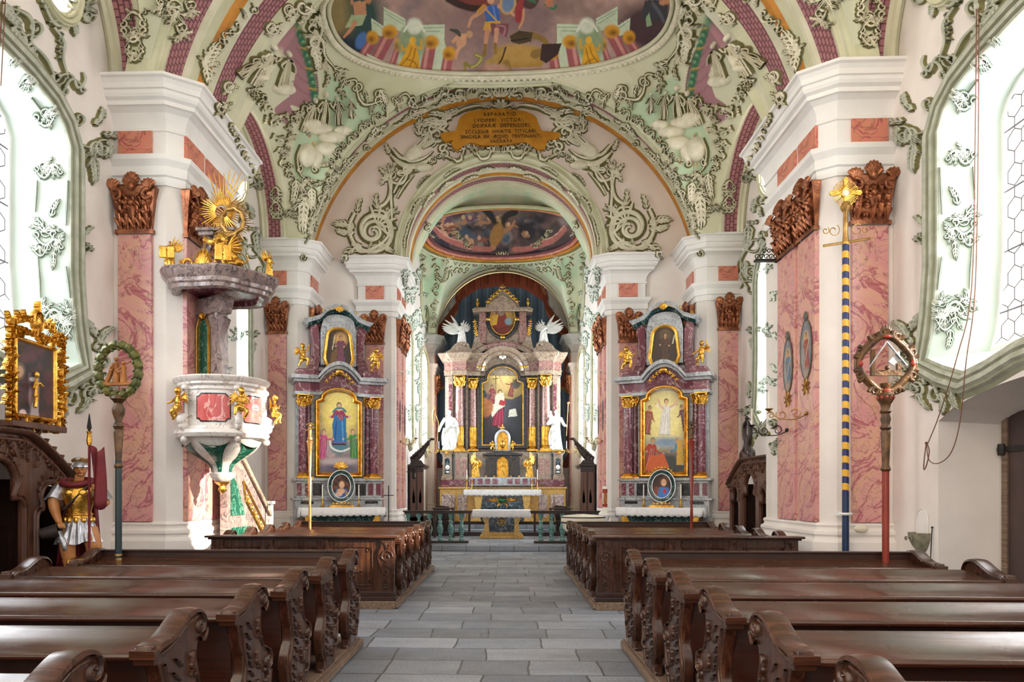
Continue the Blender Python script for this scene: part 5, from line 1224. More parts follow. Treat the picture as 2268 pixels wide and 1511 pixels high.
# right: red pole, brown and red frame around a carpenter's level
p = P(1938, 1249, 7.0); t = thing('processional_staff', 'red staff crowned by a brown and red carved frame holding a carpenter square', 'processional staff', (p.x, 6.93, .87))
Zq = lambda y: 1.53-(y-1090)*6.85/1640-.87
mb = MB(); mb.lathe([(.03, 0), (.03, Zq(1045))], n=14); mb.build('pole', 'red_staff', t)
b0 = Zq(1045); e0 = Zq(868)
mb = MB(); k_ = (e0-b0)/.74
mb.lathe([(r, b0+z*k_) for r, z in ((.032, 0), (.045, .02), (.03, .06), (.032, .1), (.042, .36), (.034, .38), (.05, .40), (.034, .43), (.045, .48), (.034, .53), (.05, .55), (.036, .58), (.045, .62), (.07, .66), (.075, .70), (.04, .74))], n=20); mb.build('turned_shaft', 'brown_gilt', t)
cz = Zq(808)
mb = MB(); pts = [(.23*math.cos(a)*(1+.06*math.cos(4*a)), 0, cz+.24*math.sin(a)*(1+.06*math.cos(4*a))) for a in np.linspace(0, 2*pi, 49)]
mb.tube(pts, .03, 10, caps=False); mb.tube([(x*1.12, y, cz+(z-cz)*1.12) for x, y, z in pts], .016, 8, caps=False)
for a in np.linspace(0, 2*pi, 9)[:-1]+.39:
    for sg in (-1, 1):
        q = [(.27*math.cos(a)+(.055*(1-.8*t_))*math.cos(a+sg*(1.2+5*t_)), -.01, cz+.28*math.sin(a)+(.055*(1-.8*t_))*math.sin(a+sg*(1.2+5*t_))) for t_ in np.linspace(0, 1, 10)]; mb.tube(q, [.02, .018, .01], 7)
for k in range(5): a = pi/2+(k-2)*.4; mb.tube([(0, 0, cz+.27), (.04*math.cos(a), -.01, cz+.27+.05*math.sin(a)), (.06*math.cos(a), 0, cz+.27+.08*math.sin(a))], [.01, .018, .01])
mb.lathe([(.03, e0), (.04, e0+.03), (.05, e0+.07)], n=12); mb.build('frame', 'brown_gilt', t)
mb = MB()
for a in (0, pi/2, pi, 3*pi/2): mb.ell((.235*math.cos(a), -.028, cz+.245*math.sin(a)), (.04 if abs(math.cos(a)) < .5 else .022, .014, .03 if abs(math.cos(a)) > .5 else .016))
for i in range(10): a = 2*pi*i/10; mb.ell((.062*math.cos(a), .062*math.sin(a), b0+.68*k_), (.018, .018, .022), n=8)
mb.build('red_bosses', 'red_enamel', t)
mb = MB(); mb.box(-.135, -.02, cz-.11, .135, .02, cz-.06); mb.box(-.134, -.018, cz-.06, -.10, .018, cz+.13); mb.box(.10, -.018, cz-.06, .134, .018, cz+.0); mb.ell((0, -.03, cz-.04), (.022, .022, .022)); mb.build('square_and_plane', 'brown_gilt', t)
mb = MB(); mb.tube([(-.16, -.02, cz-.04), (0, -.02, cz+.2)], .007); mb.tube([(0, -.02, cz+.2), (.18, -.02, cz-.02)], .009); mb.prism([(.02, cz+.02), (.12, cz+.12), (.13, cz+.05), (.07, cz-.02)], -.01, .0, 'y'); mb.build('compass', 'silver', t)
# striped pole with gilt monstrance top
p = P(1862, 1220, 10.3); t = thing('processional_staff', 'tall blue and yellow striped pole with golden rayed monstrance top against the right pier', 'processional staff', (p.x, 10.32, 0))
Zs = lambda y: 1.53-(y-1090)*10.3/1640
mb = MB(); mb.lathe([(.045, 0), (.045, Zs(1098))], n=14); mb.build('lower_pole', 'blue_staff', t)
mb = MB(); mb.lathe([(.045, Zs(1098)), (.044, Zs(545))], n=16); mb.build('upper_pole', 'striped_pole', t)
mb = MB(); z0 = Zs(545); mb.lathe([(.045, z0), (.035, z0+.1), (.03, Zs(480)), (.05, Zs(476)), (.075, Zs(468)), (.05, Zs(460)), (.03, Zs(456))], n=16)
mb.tube([(-.3, 0, Zs(552)), (.32, -.02, Zs(538))], .018, 8); 
for sg in (-1, 1):
    for rr, cx_ in ((.09, .16), (.055, .27)):
        mb.tube([(sg*cx_+rr*(1-.75*t_)*math.cos(1+sg*7*t_), 0, Zs(525)+.04+rr*(1-.75*t_)*math.sin(1+sg*7*t_)) for t_ in np.linspace(0, 1, 14)], .007, 5)
mb.build('gilt_bracket', 'dull_gold', t)
cz = Zs(437); mb = MB()
for k in range(40):
    a = 2*pi*k/40; rr = .185 if k % 2 else .165; mb.tube([(.06*math.cos(a), 0, cz+.06*math.sin(a)), (rr*math.cos(a), 0, cz+rr*math.sin(a))], [.007, .004], 4)
for k in range(4): a = k*pi/2+.0; c_, s_ = math.cos(a), math.sin(a); mb.prism([(c_*.05-s_*.02, cz+s_*.05+c_*.02), (c_*.05+s_*.02, cz+s_*.05-c_*.02), (c_*.2+s_*.035, cz+s_*.2-c_*.035), (c_*.22, cz+s_*.22), (c_*.2-s_*.035, cz+s_*.2+c_*.035)], -.014, .014, 'y')
mb.tube([(.17*math.cos(a), 0, cz+.17*math.sin(a)) for a in np.linspace(0, 2*pi, 30)], .005, 4, caps=False)
mb.tube([(.06*math.cos(a), -.005, cz+.06*math.sin(a)) for a in np.linspace(0, 2*pi, 20)], .014, 6, caps=False); mb.build('monstrance', 'gold', t)
mb = MB(); mb.ell((0, -.01, cz), (.05, .01, .05)); mb.build('host_glass', 'cream_enamel', t)
mb = MB(); mb.tube([(.07*math.cos(a), .07*math.sin(a), Zs(1138)) for a in np.linspace(0, 2*pi, 16)], .02, 6, caps=False); mb.box(-.02, .06, Zs(1138)-.03, .02, .28, Zs(1138)+.03); mb.build('wall_clamp', 'cornice_plaster', t)
# two slim gilt lantern staffs by the side altars
for x, col, lab in ((702, 'dull_gold', 'slim gilded staff with small crucifix figure before the left side altar'), (1510, 'brown_gilt', 'slim dark red staff with small figure before the right side altar')):
    p = P(x, 1168, 13.6); t = thing('processional_staff', lab, 'processional staff', (p.x, 13.0 if x < 1000 else 13.0, .87)); Zt = lambda y: 1.53-(y-1090)*13.1/1640-.87
    mb = MB(); mb.lathe([(.025, 0), (.025, Zt(1150)), (.03, Zt(1148)), (.02, Zt(1120)), (.035, Zt(1060)), (.02, Zt(1055)), (.03, Zt(1010)), (.045, Zt(985)), (.06, Zt(978)), (.03, Zt(974))], n=14, flute=.1, nf=8); mb.build('pole', col if x < 1000 else 'red_staff', t)
    mb = MB(); z = Zt(974); mb.lathe([(.05, z), (.045, z+.04), (.03, z+.05), (.035, z+.14), (.028, z+.2), (.012, z+.22)], n=12); mb.ell((0, 0, z+.25), .03); mb.tube([(-.08, 0, z+.16), (0, -.03, z+.18), (.09, 0, z+.22)], .012); mb.tube([(-.07, 0, z+.26), (0, 0, z+.30), (.07, 0, z+.26)], .01); mb.build('finial_figure', 'dull_gold' if x < 1000 else 'brown_gilt', t)
# ================================================================== figures
def robed(name, mat, H, parent=None, seed=0, arms=(((.1, .0), (.2, -.05, .66), (.1, -.16, .6)), ((-.1, .0), (-.2, -.04, .62), (-.12, -.15, .52))), lean=0, width=1.0, props=None, legs=False, vox=.0085, head_turn=0, extra=None, sit=False):
    """standing draped figure of height H at the origin, facing -y, one continuous surface"""
    R = random.Random(seed); mb = MB(); rows = []; n = 40
    prof = [(.0, .15, .11), (.03, .155, .115), (.12, .145, .11), (.25, .135, .105), (.38, .125, .10), (.5, .118, .092), (.58, .098, .075), (.63, .09, .068), (.70, .105, .075), (.76, .122, .078), (.80, .118, .068), (.825, .075, .05), (.84, .035, .035), (.86, .03, .03)]
    ph = R.random()*6
    for z, rx, ry in prof:
        amp = .022*max(0, 1-z/.62)+.006; off = lean*.5*math.sin(z*3.2)
        rows.append([(H*(off+rx*width*math.cos(a)*(1+amp/rx*math.sin(9*a+ph+3*z)+amp*.6/rx*math.sin(5*a-ph))), H*(ry*math.sin(a)*(1+amp/rx*math.sin(9*a+ph+3*z))), H*z) for a in np.linspace(0, 2*pi, n+1)[:-1]])
    mb.loft(rows, closed=True); mb.add([rows[0][i] for i in range(n)], [tuple(range(n))]); mb.add([rows[-1][i] for i in range(n)], [tuple(range(n))[::-1]])
    ho = lean*.5*math.sin(.9*3.2)
    mb.tube([(H*ho, 0, H*.82), (H*ho, -.005*H, H*.90)], H*.032, 8); mb.ell((H*ho, -.008*H, H*.93), (H*.042, H*.05, H*.058), n=14); mb.ell((H*ho, -.055*H, H*.925), (H*.009, H*.015, H*.016)); mb.ell((H*ho, .01*H, H*.945), (H*.05, H*.05, H*.052), n=12)
    for sg, (sh, el, ha) in zip((1, -1), arms):
        s0 = (H*(sg*.105*width+ho*.7), 0, H*.79); mb.tube([s0, (H*el[0], H*el[1], H*el[2]), (H*ha[0], H*ha[1], H*ha[2])], [H*.042, H*.036, H*.026], 8, smooth=3); mb.ell((H*ha[0], H*ha[1]-.012*H, H*ha[2]), (H*.022, H*.03, H*.02))
        for q in range(3): mb.tube([(H*(ha[0]+(q-1)*.012), H*(ha[1]-.03), H*ha[2]), (H*(ha[0]+(q-1)*.016), H*(ha[1]-.055), H*(ha[2]-.012))], H*.007, 5)
    # cloak thrown across the body
    mb.tube([(H*.11, -.03*H, H*.78), (H*.02, -.10*H, H*.62), (-H*.10, -.09*H, H*.5), (-H*.13, 0, H*.42)], [H*.03, H*.035, H*.045, H*.03], 8, smooth=3)
    mb.tube([(-H*.12, .0, H*.55), (-H*.15, -.03*H, H*.35), (-H*.13, -.05*H, H*.12)], [H*.03, H*.04, H*.05], 8, smooth=3)
    for k in range(3): mb.tube([(H*(.06-.03*k), -.09*H, H*(.5-.06*k)), (H*(-.02-.02*k), -.115*H, H*(.38-.07*k)), (H*(-.10), -.09*H, H*(.3-.08*k))], H*.016, 6, smooth=3)
    for sg in (-1, 1): mb.ell((H*.05*sg, -.12*H, H*.015), (H*.025, H*.06, H*.02))
    if extra: extra(mb, H)
    return mb.build(name, mat, parent, remesh=H*vox, props=props)
def wing(name, mat, H, parent, sg, up=.35, spread=.35, loc=(0, 0, 0)):
    mb = MB(); n = 9
    for i in range(n):
        t = i/(n-1); a = math.radians(80-95*t) if True else 0; L = H*(.42-.22*t)*(1+up*.3)
        x0 = sg*H*(.05+.16*t*(1-t)*2+.05*t); z0 = H*(.76-.10*t)
        dx = sg*math.cos(a)*spread*2.2; dz = math.sin(a)*(.6+up)
        l_ = math.hypot(dx, dz)
        mb.tube([(x0*.5, H*.07, z0), (x0+dx/l_*L*.5, H*.10, z0+dz/l_*L*.5), (x0+dx/l_*L, H*.13, z0+dz/l_*L*.9)], [H*.02, H*.035, H*.008], 6, smooth=2, flat=.45, up=(0, 1, 0))
    mb.tube([(sg*H*.03, H*.05, H*.74), (sg*H*.12, H*.08, H*.86), (sg*H*.2, H*.1, H*(.9+up*.2))], [H*.03, H*.04, H*.015], 7, smooth=3)
    return mb.build(name, mat, parent, loc=loc, ang=1.3)
def putto(label, mat, H, loc, rz=0, group=None, pose=0, seat=False, cat='putto', wings=True):
    """small winged child, seated or flying"""
    t = thing('putto', label, cat, loc, rz, group); mb = MB(); s = H
    zb = .25*s
    mb.ell((0, 0, zb+.10*s), (.12*s, .10*s, .12*s), n=12); mb.ell((0, -.01*s, zb+.26*s), (.11*s, .085*s, .13*s), n=12); mb.ell((0, -.01*s, zb+.36*s), (.12*s, .07*s, .06*s), n=10)
    mb.tube([(0, 0, zb+.36*s), (0, -.01*s, zb+.47*s)], .04*s); mb.ell((.01*s, -.02*s, zb+.56*s), (.085*s, .095*s, .10*s), n=14); mb.ell((.01*s, -.11*s, zb+.55*s), (.015*s, .02*s, .02*s), n=8)
    for i in range(9): a = 2*pi*i/9; mb.ell((.01*s+.07*s*math.cos(a), .01*s, zb+.6*s+.055*s*math.sin(a)), .03*s, n=7)
    leg = [[(.06, 0, .08), (.14, -.16, .10), (.12, -.14, -.12), (.12, -.2, -.16)], [(-.06, 0, .08), (-.12, -.12, .0), (-.16, -.02, -.16), (-.17, -.08, -.2)]]
    if pose == 1: leg = [[(.06, 0, .08), (.12, -.14, .02), (.05, -.1, -.16), (.05, -.15, -.2)], [(-.06, 0, .08), (-.16, -.08, .12), (-.2, -.12, -.06), (-.22, -.18, -.1)]]
    for L in leg: mb.tube([(x*s, y*s, zb+z*s) for x, y, z in L], [.065*s, .06*s, .045*s, .025*s], 9, smooth=4)
    arm = [[(.11, 0, .36), (.2, -.08, .30), (.28, -.16, .38)], [(-.11, 0, .36), (-.22, -.02, .30), (-.30, -.12, .24)]]
    if pose == 1: arm = [[(.11, 0, .36), (.18, -.1, .26), (.06, -.19, .24)], [(-.11, 0, .36), (-.16, -.12, .28), (-.02, -.2, .26)]]
    if pose == 2: arm = [[(.11, 0, .36), (.22, -.02, .46), (.24, -.08, .62)], [(-.11, 0, .36), (-.22, -.06, .26), (-.34, -.1, .2)]]
    for A in arm: mb.tube([(x*s, y*s, zb+z*s) for x, y, z in A], [.04*s, .036*s, .025*s], 8, smooth=4); mb.ell((A[-1][0]*s, A[-1][1]*s, zb+A[-1][2]*s), .03*s, n=8)
    mb.tube([(-.12*s, -.02*s, zb+.2*s), (0, -.12*s, zb+.10*s), (.14*s, -.04*s, zb+.04*s)], [.03*s, .04*s, .02*s], 7, smooth=3)
    mb.build('body', mat, t, remesh=.016*s)
    if wings:
        for sg in (-1, 1):
            wm = MB()
            for k in range(5):
                a = 1.2-.4*k; wm.tube([(sg*.03*s, .06*s, zb+.34*s), (sg*(.03+.16*math.cos(a))*s, .12*s, zb+(.34+.15*math.sin(a))*s), (sg*(.03+.26*math.cos(a-.2))*s, .13*s, zb+(.34+.24*math.sin(a-.2))*s)], [.02*s, .035*s, .01*s], 6, smooth=2, flat=.4, up=(0, 1, 0))
            wm.build('wing', mat, t, ang=1.3)
    return t
def column(mb_list, x, y, z0, z1, r, fl=None):
    """list of (MB,kind): shaft, base, capital"""
    sh, ba, ca = mb_list
    ba.bx(x, y, z0, r*2.9, r*2.9, r*.45); ba.lathe([(r*1.4, 0), (r*1.45, r*.2), (r*1.15, r*.45), (r*1.28, r*.65), (r*1.05, r*.85)], x, y, z0+r*.45, 20)
    hc = r*2.7
    zs = z0+r*1.3
    if fl:
        ba.lathe([(r*1.06, 0), (r*1.06, fl-zs)], x, y, zs, 48, flute=.14, nf=16); ba.lathe([(r*1.12, 0), (r*1.14, r*.15), (r*1.05, r*.25)], x, y, fl, 20); zs = fl
    sh.lathe([(r, 0), (r*.98, (z1-hc-zs)*.4), (r*.86, z1-hc-zs)], x, y, zs, 22)
    z = z1-hc; ca.lathe([(r*.95, 0), (r*1.0, r*.15), (r*.9, r*.3), (r*.95, hc*.5), (r*1.2, hc*.82)], x, y, z, 16)
    for k in range(8):
        a = 2*pi*k/8
        for q, (zz, l) in enumerate(((.1, .42), (.42, .4))):
            b = a+q*pi/8; c, s = math.cos(b), math.sin(b); ca.tube([(x+c*r*.95, y+s*r*.95, z+hc*zz), (x+c*r*1.2, y+s*r*1.2, z+hc*(zz+l*.7)), (x+c*r*1.5, y+s*r*1.5, z+hc*(zz+l))], [r*.28, r*.3, r*.1], 6, smooth=2)
    for k in range(4):
        a = pi/4+k*pi/2; c, s = math.cos(a), math.sin(a); ca.ell((x+c*r*1.55, y+s*r*1.55, z+hc*.83), (r*.34, r*.34, r*.34), n=8)
    ca.bx(x, y, z+hc*.93, r*2.9, r*2.9, hc*.09)
def arch_outline(w, z0, zs, zt, n=14, sh=0.0):
    """rect with arched top; sh = shoulder step"""
    pts = [(-w, z0), (w, z0), (w, zs)]
    if sh: pts += [(w-sh, zs+sh*.4), (w-sh, zs+sh*.9)]
    r = w-sh; zz = zs+(sh*.9 if sh else 0)
    pts += [(r*math.cos(pi*i/n), zz+(zt-zz)*math.sin(pi*i/n)) for i in range(1, n)]
    if sh: pts += [(-w+sh, zs+sh*.9), (-w+sh, zs+sh*.4)]
    pts += [(-w, zs)]
    return pts
def ring_frame(mb, pts, w, prof, y, c=None):
    """moulded frame following a closed outline (u,z) in a plane at depth y (toward -y)"""
    n = len(pts); cx = sum(p[0] for p in pts)/n; rows = []
    def off(d):
        r = []
        for i in range(n):
            a, b, q = pts[i-1], pts[(i+1) % n], pts[i]; t1 = Vector((q[0]-a[0], q[1]-a[1])).normalized(); t2 = Vector((b[0]-q[0], b[1]-q[1])).normalized()
            n1 = Vector((t1.y, -t1.x)); n2 = Vector((t2.y, -t2.x)); m = n1+n2; L = m.length; m = m/L if L > .1 else n1; m = m/max(.5, m.dot(n1)); r.append((q[0]+m.x*d, q[1]+m.y*d))
        return r
    for o_, h in prof: rows.append([(u, y-h, z) for u, z in off(o_*w)])
    mb.loft(rows, closed=True, c=c)
FR = [(0, 0), (0, .02), (.12, .03), (.3, .02), (.45, .05), (.75, .055), (.9, .035), (1, .03), (1, 0)]
def canvas_panel(parent, pts, y, world, paintfn, base, name='painting', mat='canvas_oil', nu=70):
    """painted panel: a fine grid clipped to the outline; world maps local to world for the tracing of the picture"""
    us = [p[0] for p in pts]; zs = [p[1] for p in pts]; u0, u1, z0, z1 = min(us), max(us), min(zs), max(zs); nv = int(nu*(z1-z0)/(u1-u0)); mb = MB(); rows = []
    half = []
    for j in range(nv+1):
        z = z0+(z1-z0)*j/nv; zz = min(max(z, z0+1e-4), z1-1e-4); xs = []
        for i in range(len(pts)):
            a, b = pts[i], pts[(i+1) % len(pts)]
            if (a[1] > zz) != (b[1] > zz): xs.append(a[0]+(b[0]-a[0])*(zz-a[1])/(b[1]-a[1]))
        l, r = (min(xs), max(xs)) if xs else (0, 0)
        rows.append([(l+(r-l)*i/nu, y, z) for i in range(nu+1)])
    mb.loft(rows); w = [world(Vector(p)) for p in mb.v]; px, py = proj([p.x for p in w], [p.y for p in w], [p.z for p in w])
    Q = Paint(px, py, base); paintfn(Q); Q.age(4, .28); return mb.build(name, mat, parent, cols=Q.c, ang=3.2)
def acanthus_crest(mb, pts_fn, n, L, r=.02, seed=1):
    R = random.Random(seed)
    for i in range(n):
        (x, y, z), a = pts_fn((i+.5)/n)
        for k in range(3):
            b = a+(k-1)*.7; l = L*(1 if k == 1 else .7)*R.uniform(.8, 1.15)
            mb.tube([(x, y, z), (x+l*.6*math.cos(b), y-.02, z+l*.6*math.sin(b)), (x+l*math.cos(b+.4*(k-1)), y, z+l*math.sin(b+.4*(k-1)))], [r*.7, r, r*.3], 6, smooth=2)
def lace_cloth(name, label, x0, x1, y0, y1, z, drop, props, parent=None, loc=(0, 0, 0), rz=0, n=60):
    """altar cloth with a scalloped lace edge hanging over the front"""
    mb = MB(); rows = [[(x0+(x1-x0)*i/n, y1, z+.008) for i in range(n+1)], [(x0+(x1-x0)*i/n, y0-.01, z+.008) for i in range(n+1)]]
    for t in (.25, .5, .75, 1): rows.append([(x0+(x1-x0)*i/n, y0-.02-.012*math.sin(i*1.9)*t, z+.004-drop*t-(.03*abs(math.sin(pi*i/n*n/4)) if t == 1 else 0)) for i in range(n+1)])
    mb.loft(rows)
    for x in (x0, x1):
        s = -1 if x == x0 else 1
        mb.loft([[(x, y0-.02, z+.008), (x, (y0+y1)/2, z+.008), (x, y1, z+.008)], [(x+s*.02, y0-.02, z-drop*.6), (x+s*.03, (y0+y1)/2, z-drop*.7), (x+s*.02, y1, z-drop*.6)], [(x+s*.02, y0-.02, z-drop*1.15), (x+s*.045, (y0+y1)/2, z-drop*1.35), (x+s*.02, y1, z-drop*1.1)]])
    o = mb.build(name, 'cloth_white', parent, props=props, loc=loc, rz=rz, ang=1.2); m = o.modifiers.new('thick', 'SOLIDIFY'); m.thickness = .006; return o
def candlestick(label, loc, h, hc, group=None, mat='gold', r=1):
    t = thing('candlestick', label, 'candlestick', loc, 0, group); mb = MB()
    mb.lathe([(.055*r, 0), (.06*r, .015), (.03*r, .04), (.014*r, .07), (.028*r, h*.35), (.014*r, h*.42), (.022*r, h*.55), (.012*r, h*.7), (.016*r, h*.88), (.042*r, h*.95), (.045*r, h)], n=16); mb.build('holder', mat, t)
    mb = MB(); mb.lathe([(.014*r, h), (.014*r, h+hc), (.003, h+hc+.01)], n=12); mb.build('candle', 'candle_wax', t); return t

# ================================================================== high altar
HY_ = 27.0
def hp(x, y, d=27.0):
    return (x-1112.5)*d/FPX, 1.53-(y-1090)*d/FPX
def U(px): return (px-1112.5)*27.0/FPX
def Z(py, d=27.0): return 1.53-(py-1090)*d/FPX
HA = thing('high_altar', 'towering high altar of brown and red marble with twin columns and central painting', 'altar', (0, HY_, .45))
def HB(mb, name, mats, par=None, keys=None, **kw):
    mb.v = [(x, y, z-.45) for x, y, z in mb.v]
    return mb.split(name, mats, par or HA, keys, **kw) if keys else mb.build(name, mats, par or HA, **kw)
y0 = 0.0
# stepped yellow marble base, dark band, pedestals (mirrored halves)
mb = MB(); mb.box(-2.28, -.15, .45, 2.28, 1.5, Z(1083)); mb.box(-2.32, -.2, Z(1083), 2.32, 1.5, Z(1079)); HB(mb, 'plinth', 'yellow_marble', bevel=.01)
mb = MB()
for s in (-1, 1):
    for a, b in ((1.95, 2.2), (1.5, 1.62), (1.72, 1.84)): mb.box(s*a, -.18, .6, s*b, -.1, Z(1096))
for s in (-1, 1): mb.box(s*1.86, -.17, .62, s*2.22, -.1, Z(1094)); mb.box(s*1.3, -.17, .62, s*1.52, -.1, Z(1094))
HB(mb, 'plinth_panel', 'white_breccia', keys=(-2.04, -1.78, -1.5, 1.5, 1.78, 2.04), bevel=.005)
mb = MB(); mb.box(-2.25, -.13, Z(1079), 2.25, 1.5, Z(1063)); HB(mb, 'dark_band', 'purple_marble', bevel=.008)
mb = MB(); mb2 = MB(); zt = Z(1001)
for s in (-1, 1):
    for a, b, f in ((1.82, 2.24, -.12), (1.24, 1.78, -.05)):
        mb.prism([(s*a, Z(1063)), (s*b, Z(1063)), (s*b, Z(1058)), (s*(b-.06), Z(1050)), (s*(b-.06), Z(1010)), (s*(b-.02), Z(1006)), (s*(b+.02), zt-.05), (s*(b+.02), zt), (s*(a-.02), zt), (s*(a-.02), zt-.05), (s*(a+.03), Z(1006)), (s*(a+.03), Z(1050)), (s*a, Z(1058))], f, 1.3, 'y')
        if a > 1.8: mb2.prism([(s*(a+.1), Z(1050)), (s*(b-.14), Z(1050)), (s*(b-.14), Z(1018)), (s*((a+b)/2-.02), Z(1014)), (s*(a+.1), Z(1018))], f-.02, f+.05, 'y', c=0)
        else:
            for q in (a+.09, a+.31): mb2.box(s*q, f-.015, Z(1052), s*(q+.13), f+.05, Z(1016), c=1)
mb.box(-1.24, .1, Z(1063), 1.24, 1.3, zt); HB(mb, 'pedestal', 'brown_marble', keys=(-1.6, 0, 1.6), bevel=.012); HB(mb2, 'pedestal_panel', ['navy_marble', 'rose_breccia'], keys=(-2, -1.62, -1.4, 1.4, 1.62, 2), bevel=.004)
mb = MB()
for s in (-1, 1): mb.ell((s*2.0, -.15, Z(1036)), (.08, .03, .09)); mb.ell((s*2.0, -.14, Z(1046)), (.07, .02, .03))
HB(mb, 'skull_relief', 'white_stone', keys=(-2, 2))
mb = MB()
for s in (-1, 1):
    mb.box(s*1.8, -.17, zt, s*2.26, 1.0, zt+.05); mb.box(s*1.22, -.1, zt, s*1.78, 1.0, zt+.04)
    for k in range(5): a = -pi/2+(k-2)*.6; mb.tube([(s*2.02, -.16, zt-.02), (s*2.02+.1*math.cos(a), -.17, zt-.02+.1*math.sin(a))], [.03, .01])
HB(mb, 'gilt_ledge', 'gold', keys=(-2, 2), bevel=.005)
# columns
sh, ba, ca = MB(), MB(), MB(); fl = Z(946)
for s in (-1, 1):
    column((sh, ba, ca), s*1.58, .12, zt+.04, Z(831), .15, fl); column((sh, ba, ca), s*1.09, .32, zt+.04, Z(837), .135, fl)
K4 = (-1.58, -1.09, 1.09, 1.58); HB(sh, 'column_shaft', 'rose_breccia', keys=K4); HB(ba, 'column_base', 'gold', keys=K4); HB(ca, 'column_capital', 'gold', keys=K4, ang=1.0)
mb = MB()
for s in (-1, 1):
    for a, b, f in ((1.82, 2.02, .15), (1.28, 1.36, .3), (.86, .95, .42), (1.98, 2.12, .3)): mb.box(s*a, f, zt, s*b, 1.3, Z(830))
mb.box(-2.0, .55, zt, 2.0, 1.3, Z(790)); HB(mb, 'back_wall', 'brown_marble', bevel=.01)
mb = MB()
for s in (-1, 1): mb.box(s*1.86, .13, zt+.5, s*1.97, .2, Z(850)); mb.box(s*1.38, .5, zt, s*1.43, .56, Z(840))
HB(mb, 'pilaster_panel', 'purple_marble', keys=(-1.9, -1.4, 1.4, 1.9))
# entablature breaking forward over the columns, arching over the picture
EP = [(0, Z(831)), (.02, Z(831)), (.02, Z(824)), (.05, Z(822)), (.02, Z(820))]
EF = [(.02, Z(820)), (.02, Z(801))]
EC = [(.02, Z(801)), (.06, Z(799)), (.08, Z(796)), (.16, Z(793)), (.18, Z(789)), (.24, Z(785)), (.24, Z(783)), (0, Z(782))]
for s in (-1, 1):
    plan = [(s*2.12, 1.2), (s*2.12, .1), (s*1.86, .1), (s*1.82, -.1), (s*1.34, -.1), (s*1.30, .12), (s*.84, .12), (s*.84, .5)]
    for pr, nm, mt in ((EP, 'architrave', 'brown_marble'), (EF, 'frieze', 'rose_breccia'), (EC, 'cornice', 'brown_marble')):
        mb = MB(); mb.sweep(plan, pr, side=-s*-1 if False else (-1 if s > 0 else 1))
        if nm == 'cornice': mb.add([(x, y, Z(782)) for x, y in plan], [tuple(range(len(plan)))])
        HB(mb, nm, mt, ang=.5)
mb = MB(); n = 24; rows = []
for dr, yy in ((.0, .5), (.0, .06), (.05, .0), (.1, -.04), (.16, -.02), (.2, -.10), (.3, -.12), (.3, .6)):
    rows.append([((.66+dr)*-math.cos(pi*i/n)*1.0, yy, Z(822)+(Z(786)-Z(822)+dr)*math.sin(pi*i/n)) for i in range(n+1)])
mb.loft(rows); HB(mb, 'arched_cornice', 'brown_marble', ang=.5)
mb = MB(); mb.prism([(-.95, Z(830)), (.95, Z(830))]+[(.92*math.cos(pi*i/16), Z(830)+(Z(778)-Z(830))*math.sin(pi*i/16)) for i in range(17)][1:-1], .3, .7, 'y'); HB(mb, 'tympanum', 'brown_marble')
mb = MB(); n = 20; rows = []
for dr, yy in ((.0, .5), (.0, .1), (.2, .08), (.24, .0), (.26, .5)):
    rows.append([(-(1.0+dr)*math.cos(pi*(.12+.76*i/n)), yy, Z(800)+(Z(768)-Z(800)+dr*.8)*math.sin(pi*(.12+.76*i/n))) for i in range(n+1)])
mb.loft(rows); HB(mb, 'upper_arch_band', 'rose_breccia', ang=.6)
mb = MB()
for s in (-1, 1):   # rising volute ramps that carry the white angels
    mb.prism([(s*2.2, Z(783)), (s*1.1, Z(783)), (s*1.12, Z(774)), (s*1.3, Z(765)), (s*1.36, Z(757)), (s*1.62, Z(758)), (s*1.78, Z(764)), (s*1.9, Z(774)), (s*2.05, Z(779))], -.05, .7, 'y')
    mb.tube([(s*(1.32+.12*(1-.8*t)*math.cos(6*t)), -.1, Z(768)+.12*(1-.8*t)*math.sin(6*t)) for t in np.linspace(0, 1, 14)], [.05, .04, .02])
    mb.prism([(s*.9, Z(783)), (s*.55, Z(772)), (s*.62, Z(765)), (s*.8, Z(757)), (s*.86, Z(745)), (s*1.02, Z(745)), (s*1.1, Z(765)), (s*1.2, Z(783))], .05, .7, 'y')
HB(mb, 'broken_pediment', 'brown_marble', keys=(-1.5, 1.5), bevel=.02)
# attic with the oval picture
mb = MB()
for s in (-1, 1): mb.prism([(s*.62, Z(760)), (s*.98, Z(757)), (s*.9, Z(735)), (s*.86, Z(700)), (s*.86, Z(690)), (s*.6, Z(690)), (s*.6, Z(735))], .12, .6, 'y')
HB(mb, 'attic_pilaster', 'rose_breccia', keys=(-.8, .8), bevel=.015)
mb = MB(); mb.prism([(-.62, Z(765)), (.62, Z(765)), (.62, Z(690)), (-.62, Z(690))], .22, .7, 'y')
top = [(-1.08, Z(690)), (1.08, Z(690)), (1.12, Z(684)), (.98, Z(680)), (.62, Z(680)), (.6, Z(672)), (.42, Z(660)), (.2, Z(652)), (0, Z(640)), (-.2, Z(652)), (-.42, Z(660)), (-.6, Z(672)), (-.62, Z(680)), (-.98, Z(680)), (-1.12, Z(684))]
mb.prism(top, .0, .7, 'y'); mb.prism([(x*.86, Z(690)+(z-Z(690))*.8) for x, z in top], -.06, .1, 'y'); HB(mb, 'attic_gable', 'brown_marble', bevel=.02)
ov = [(.44*math.cos(2*pi*i/40), Z(706)+.56*math.sin(2*pi*i/40)) for i in range(40)]
mb = MB(); ring_frame(mb, ov[::1], .16, [(0, 0), (0, .05), (.2, .06), (.9, .05), (1, 0)], .15); HB(mb, 'oval_frame', 'black_marble')
mb = MB(); ring_frame(mb, ov, .03, [(0, 0), (0, .08), (1, .08), (1, 0)], .15)
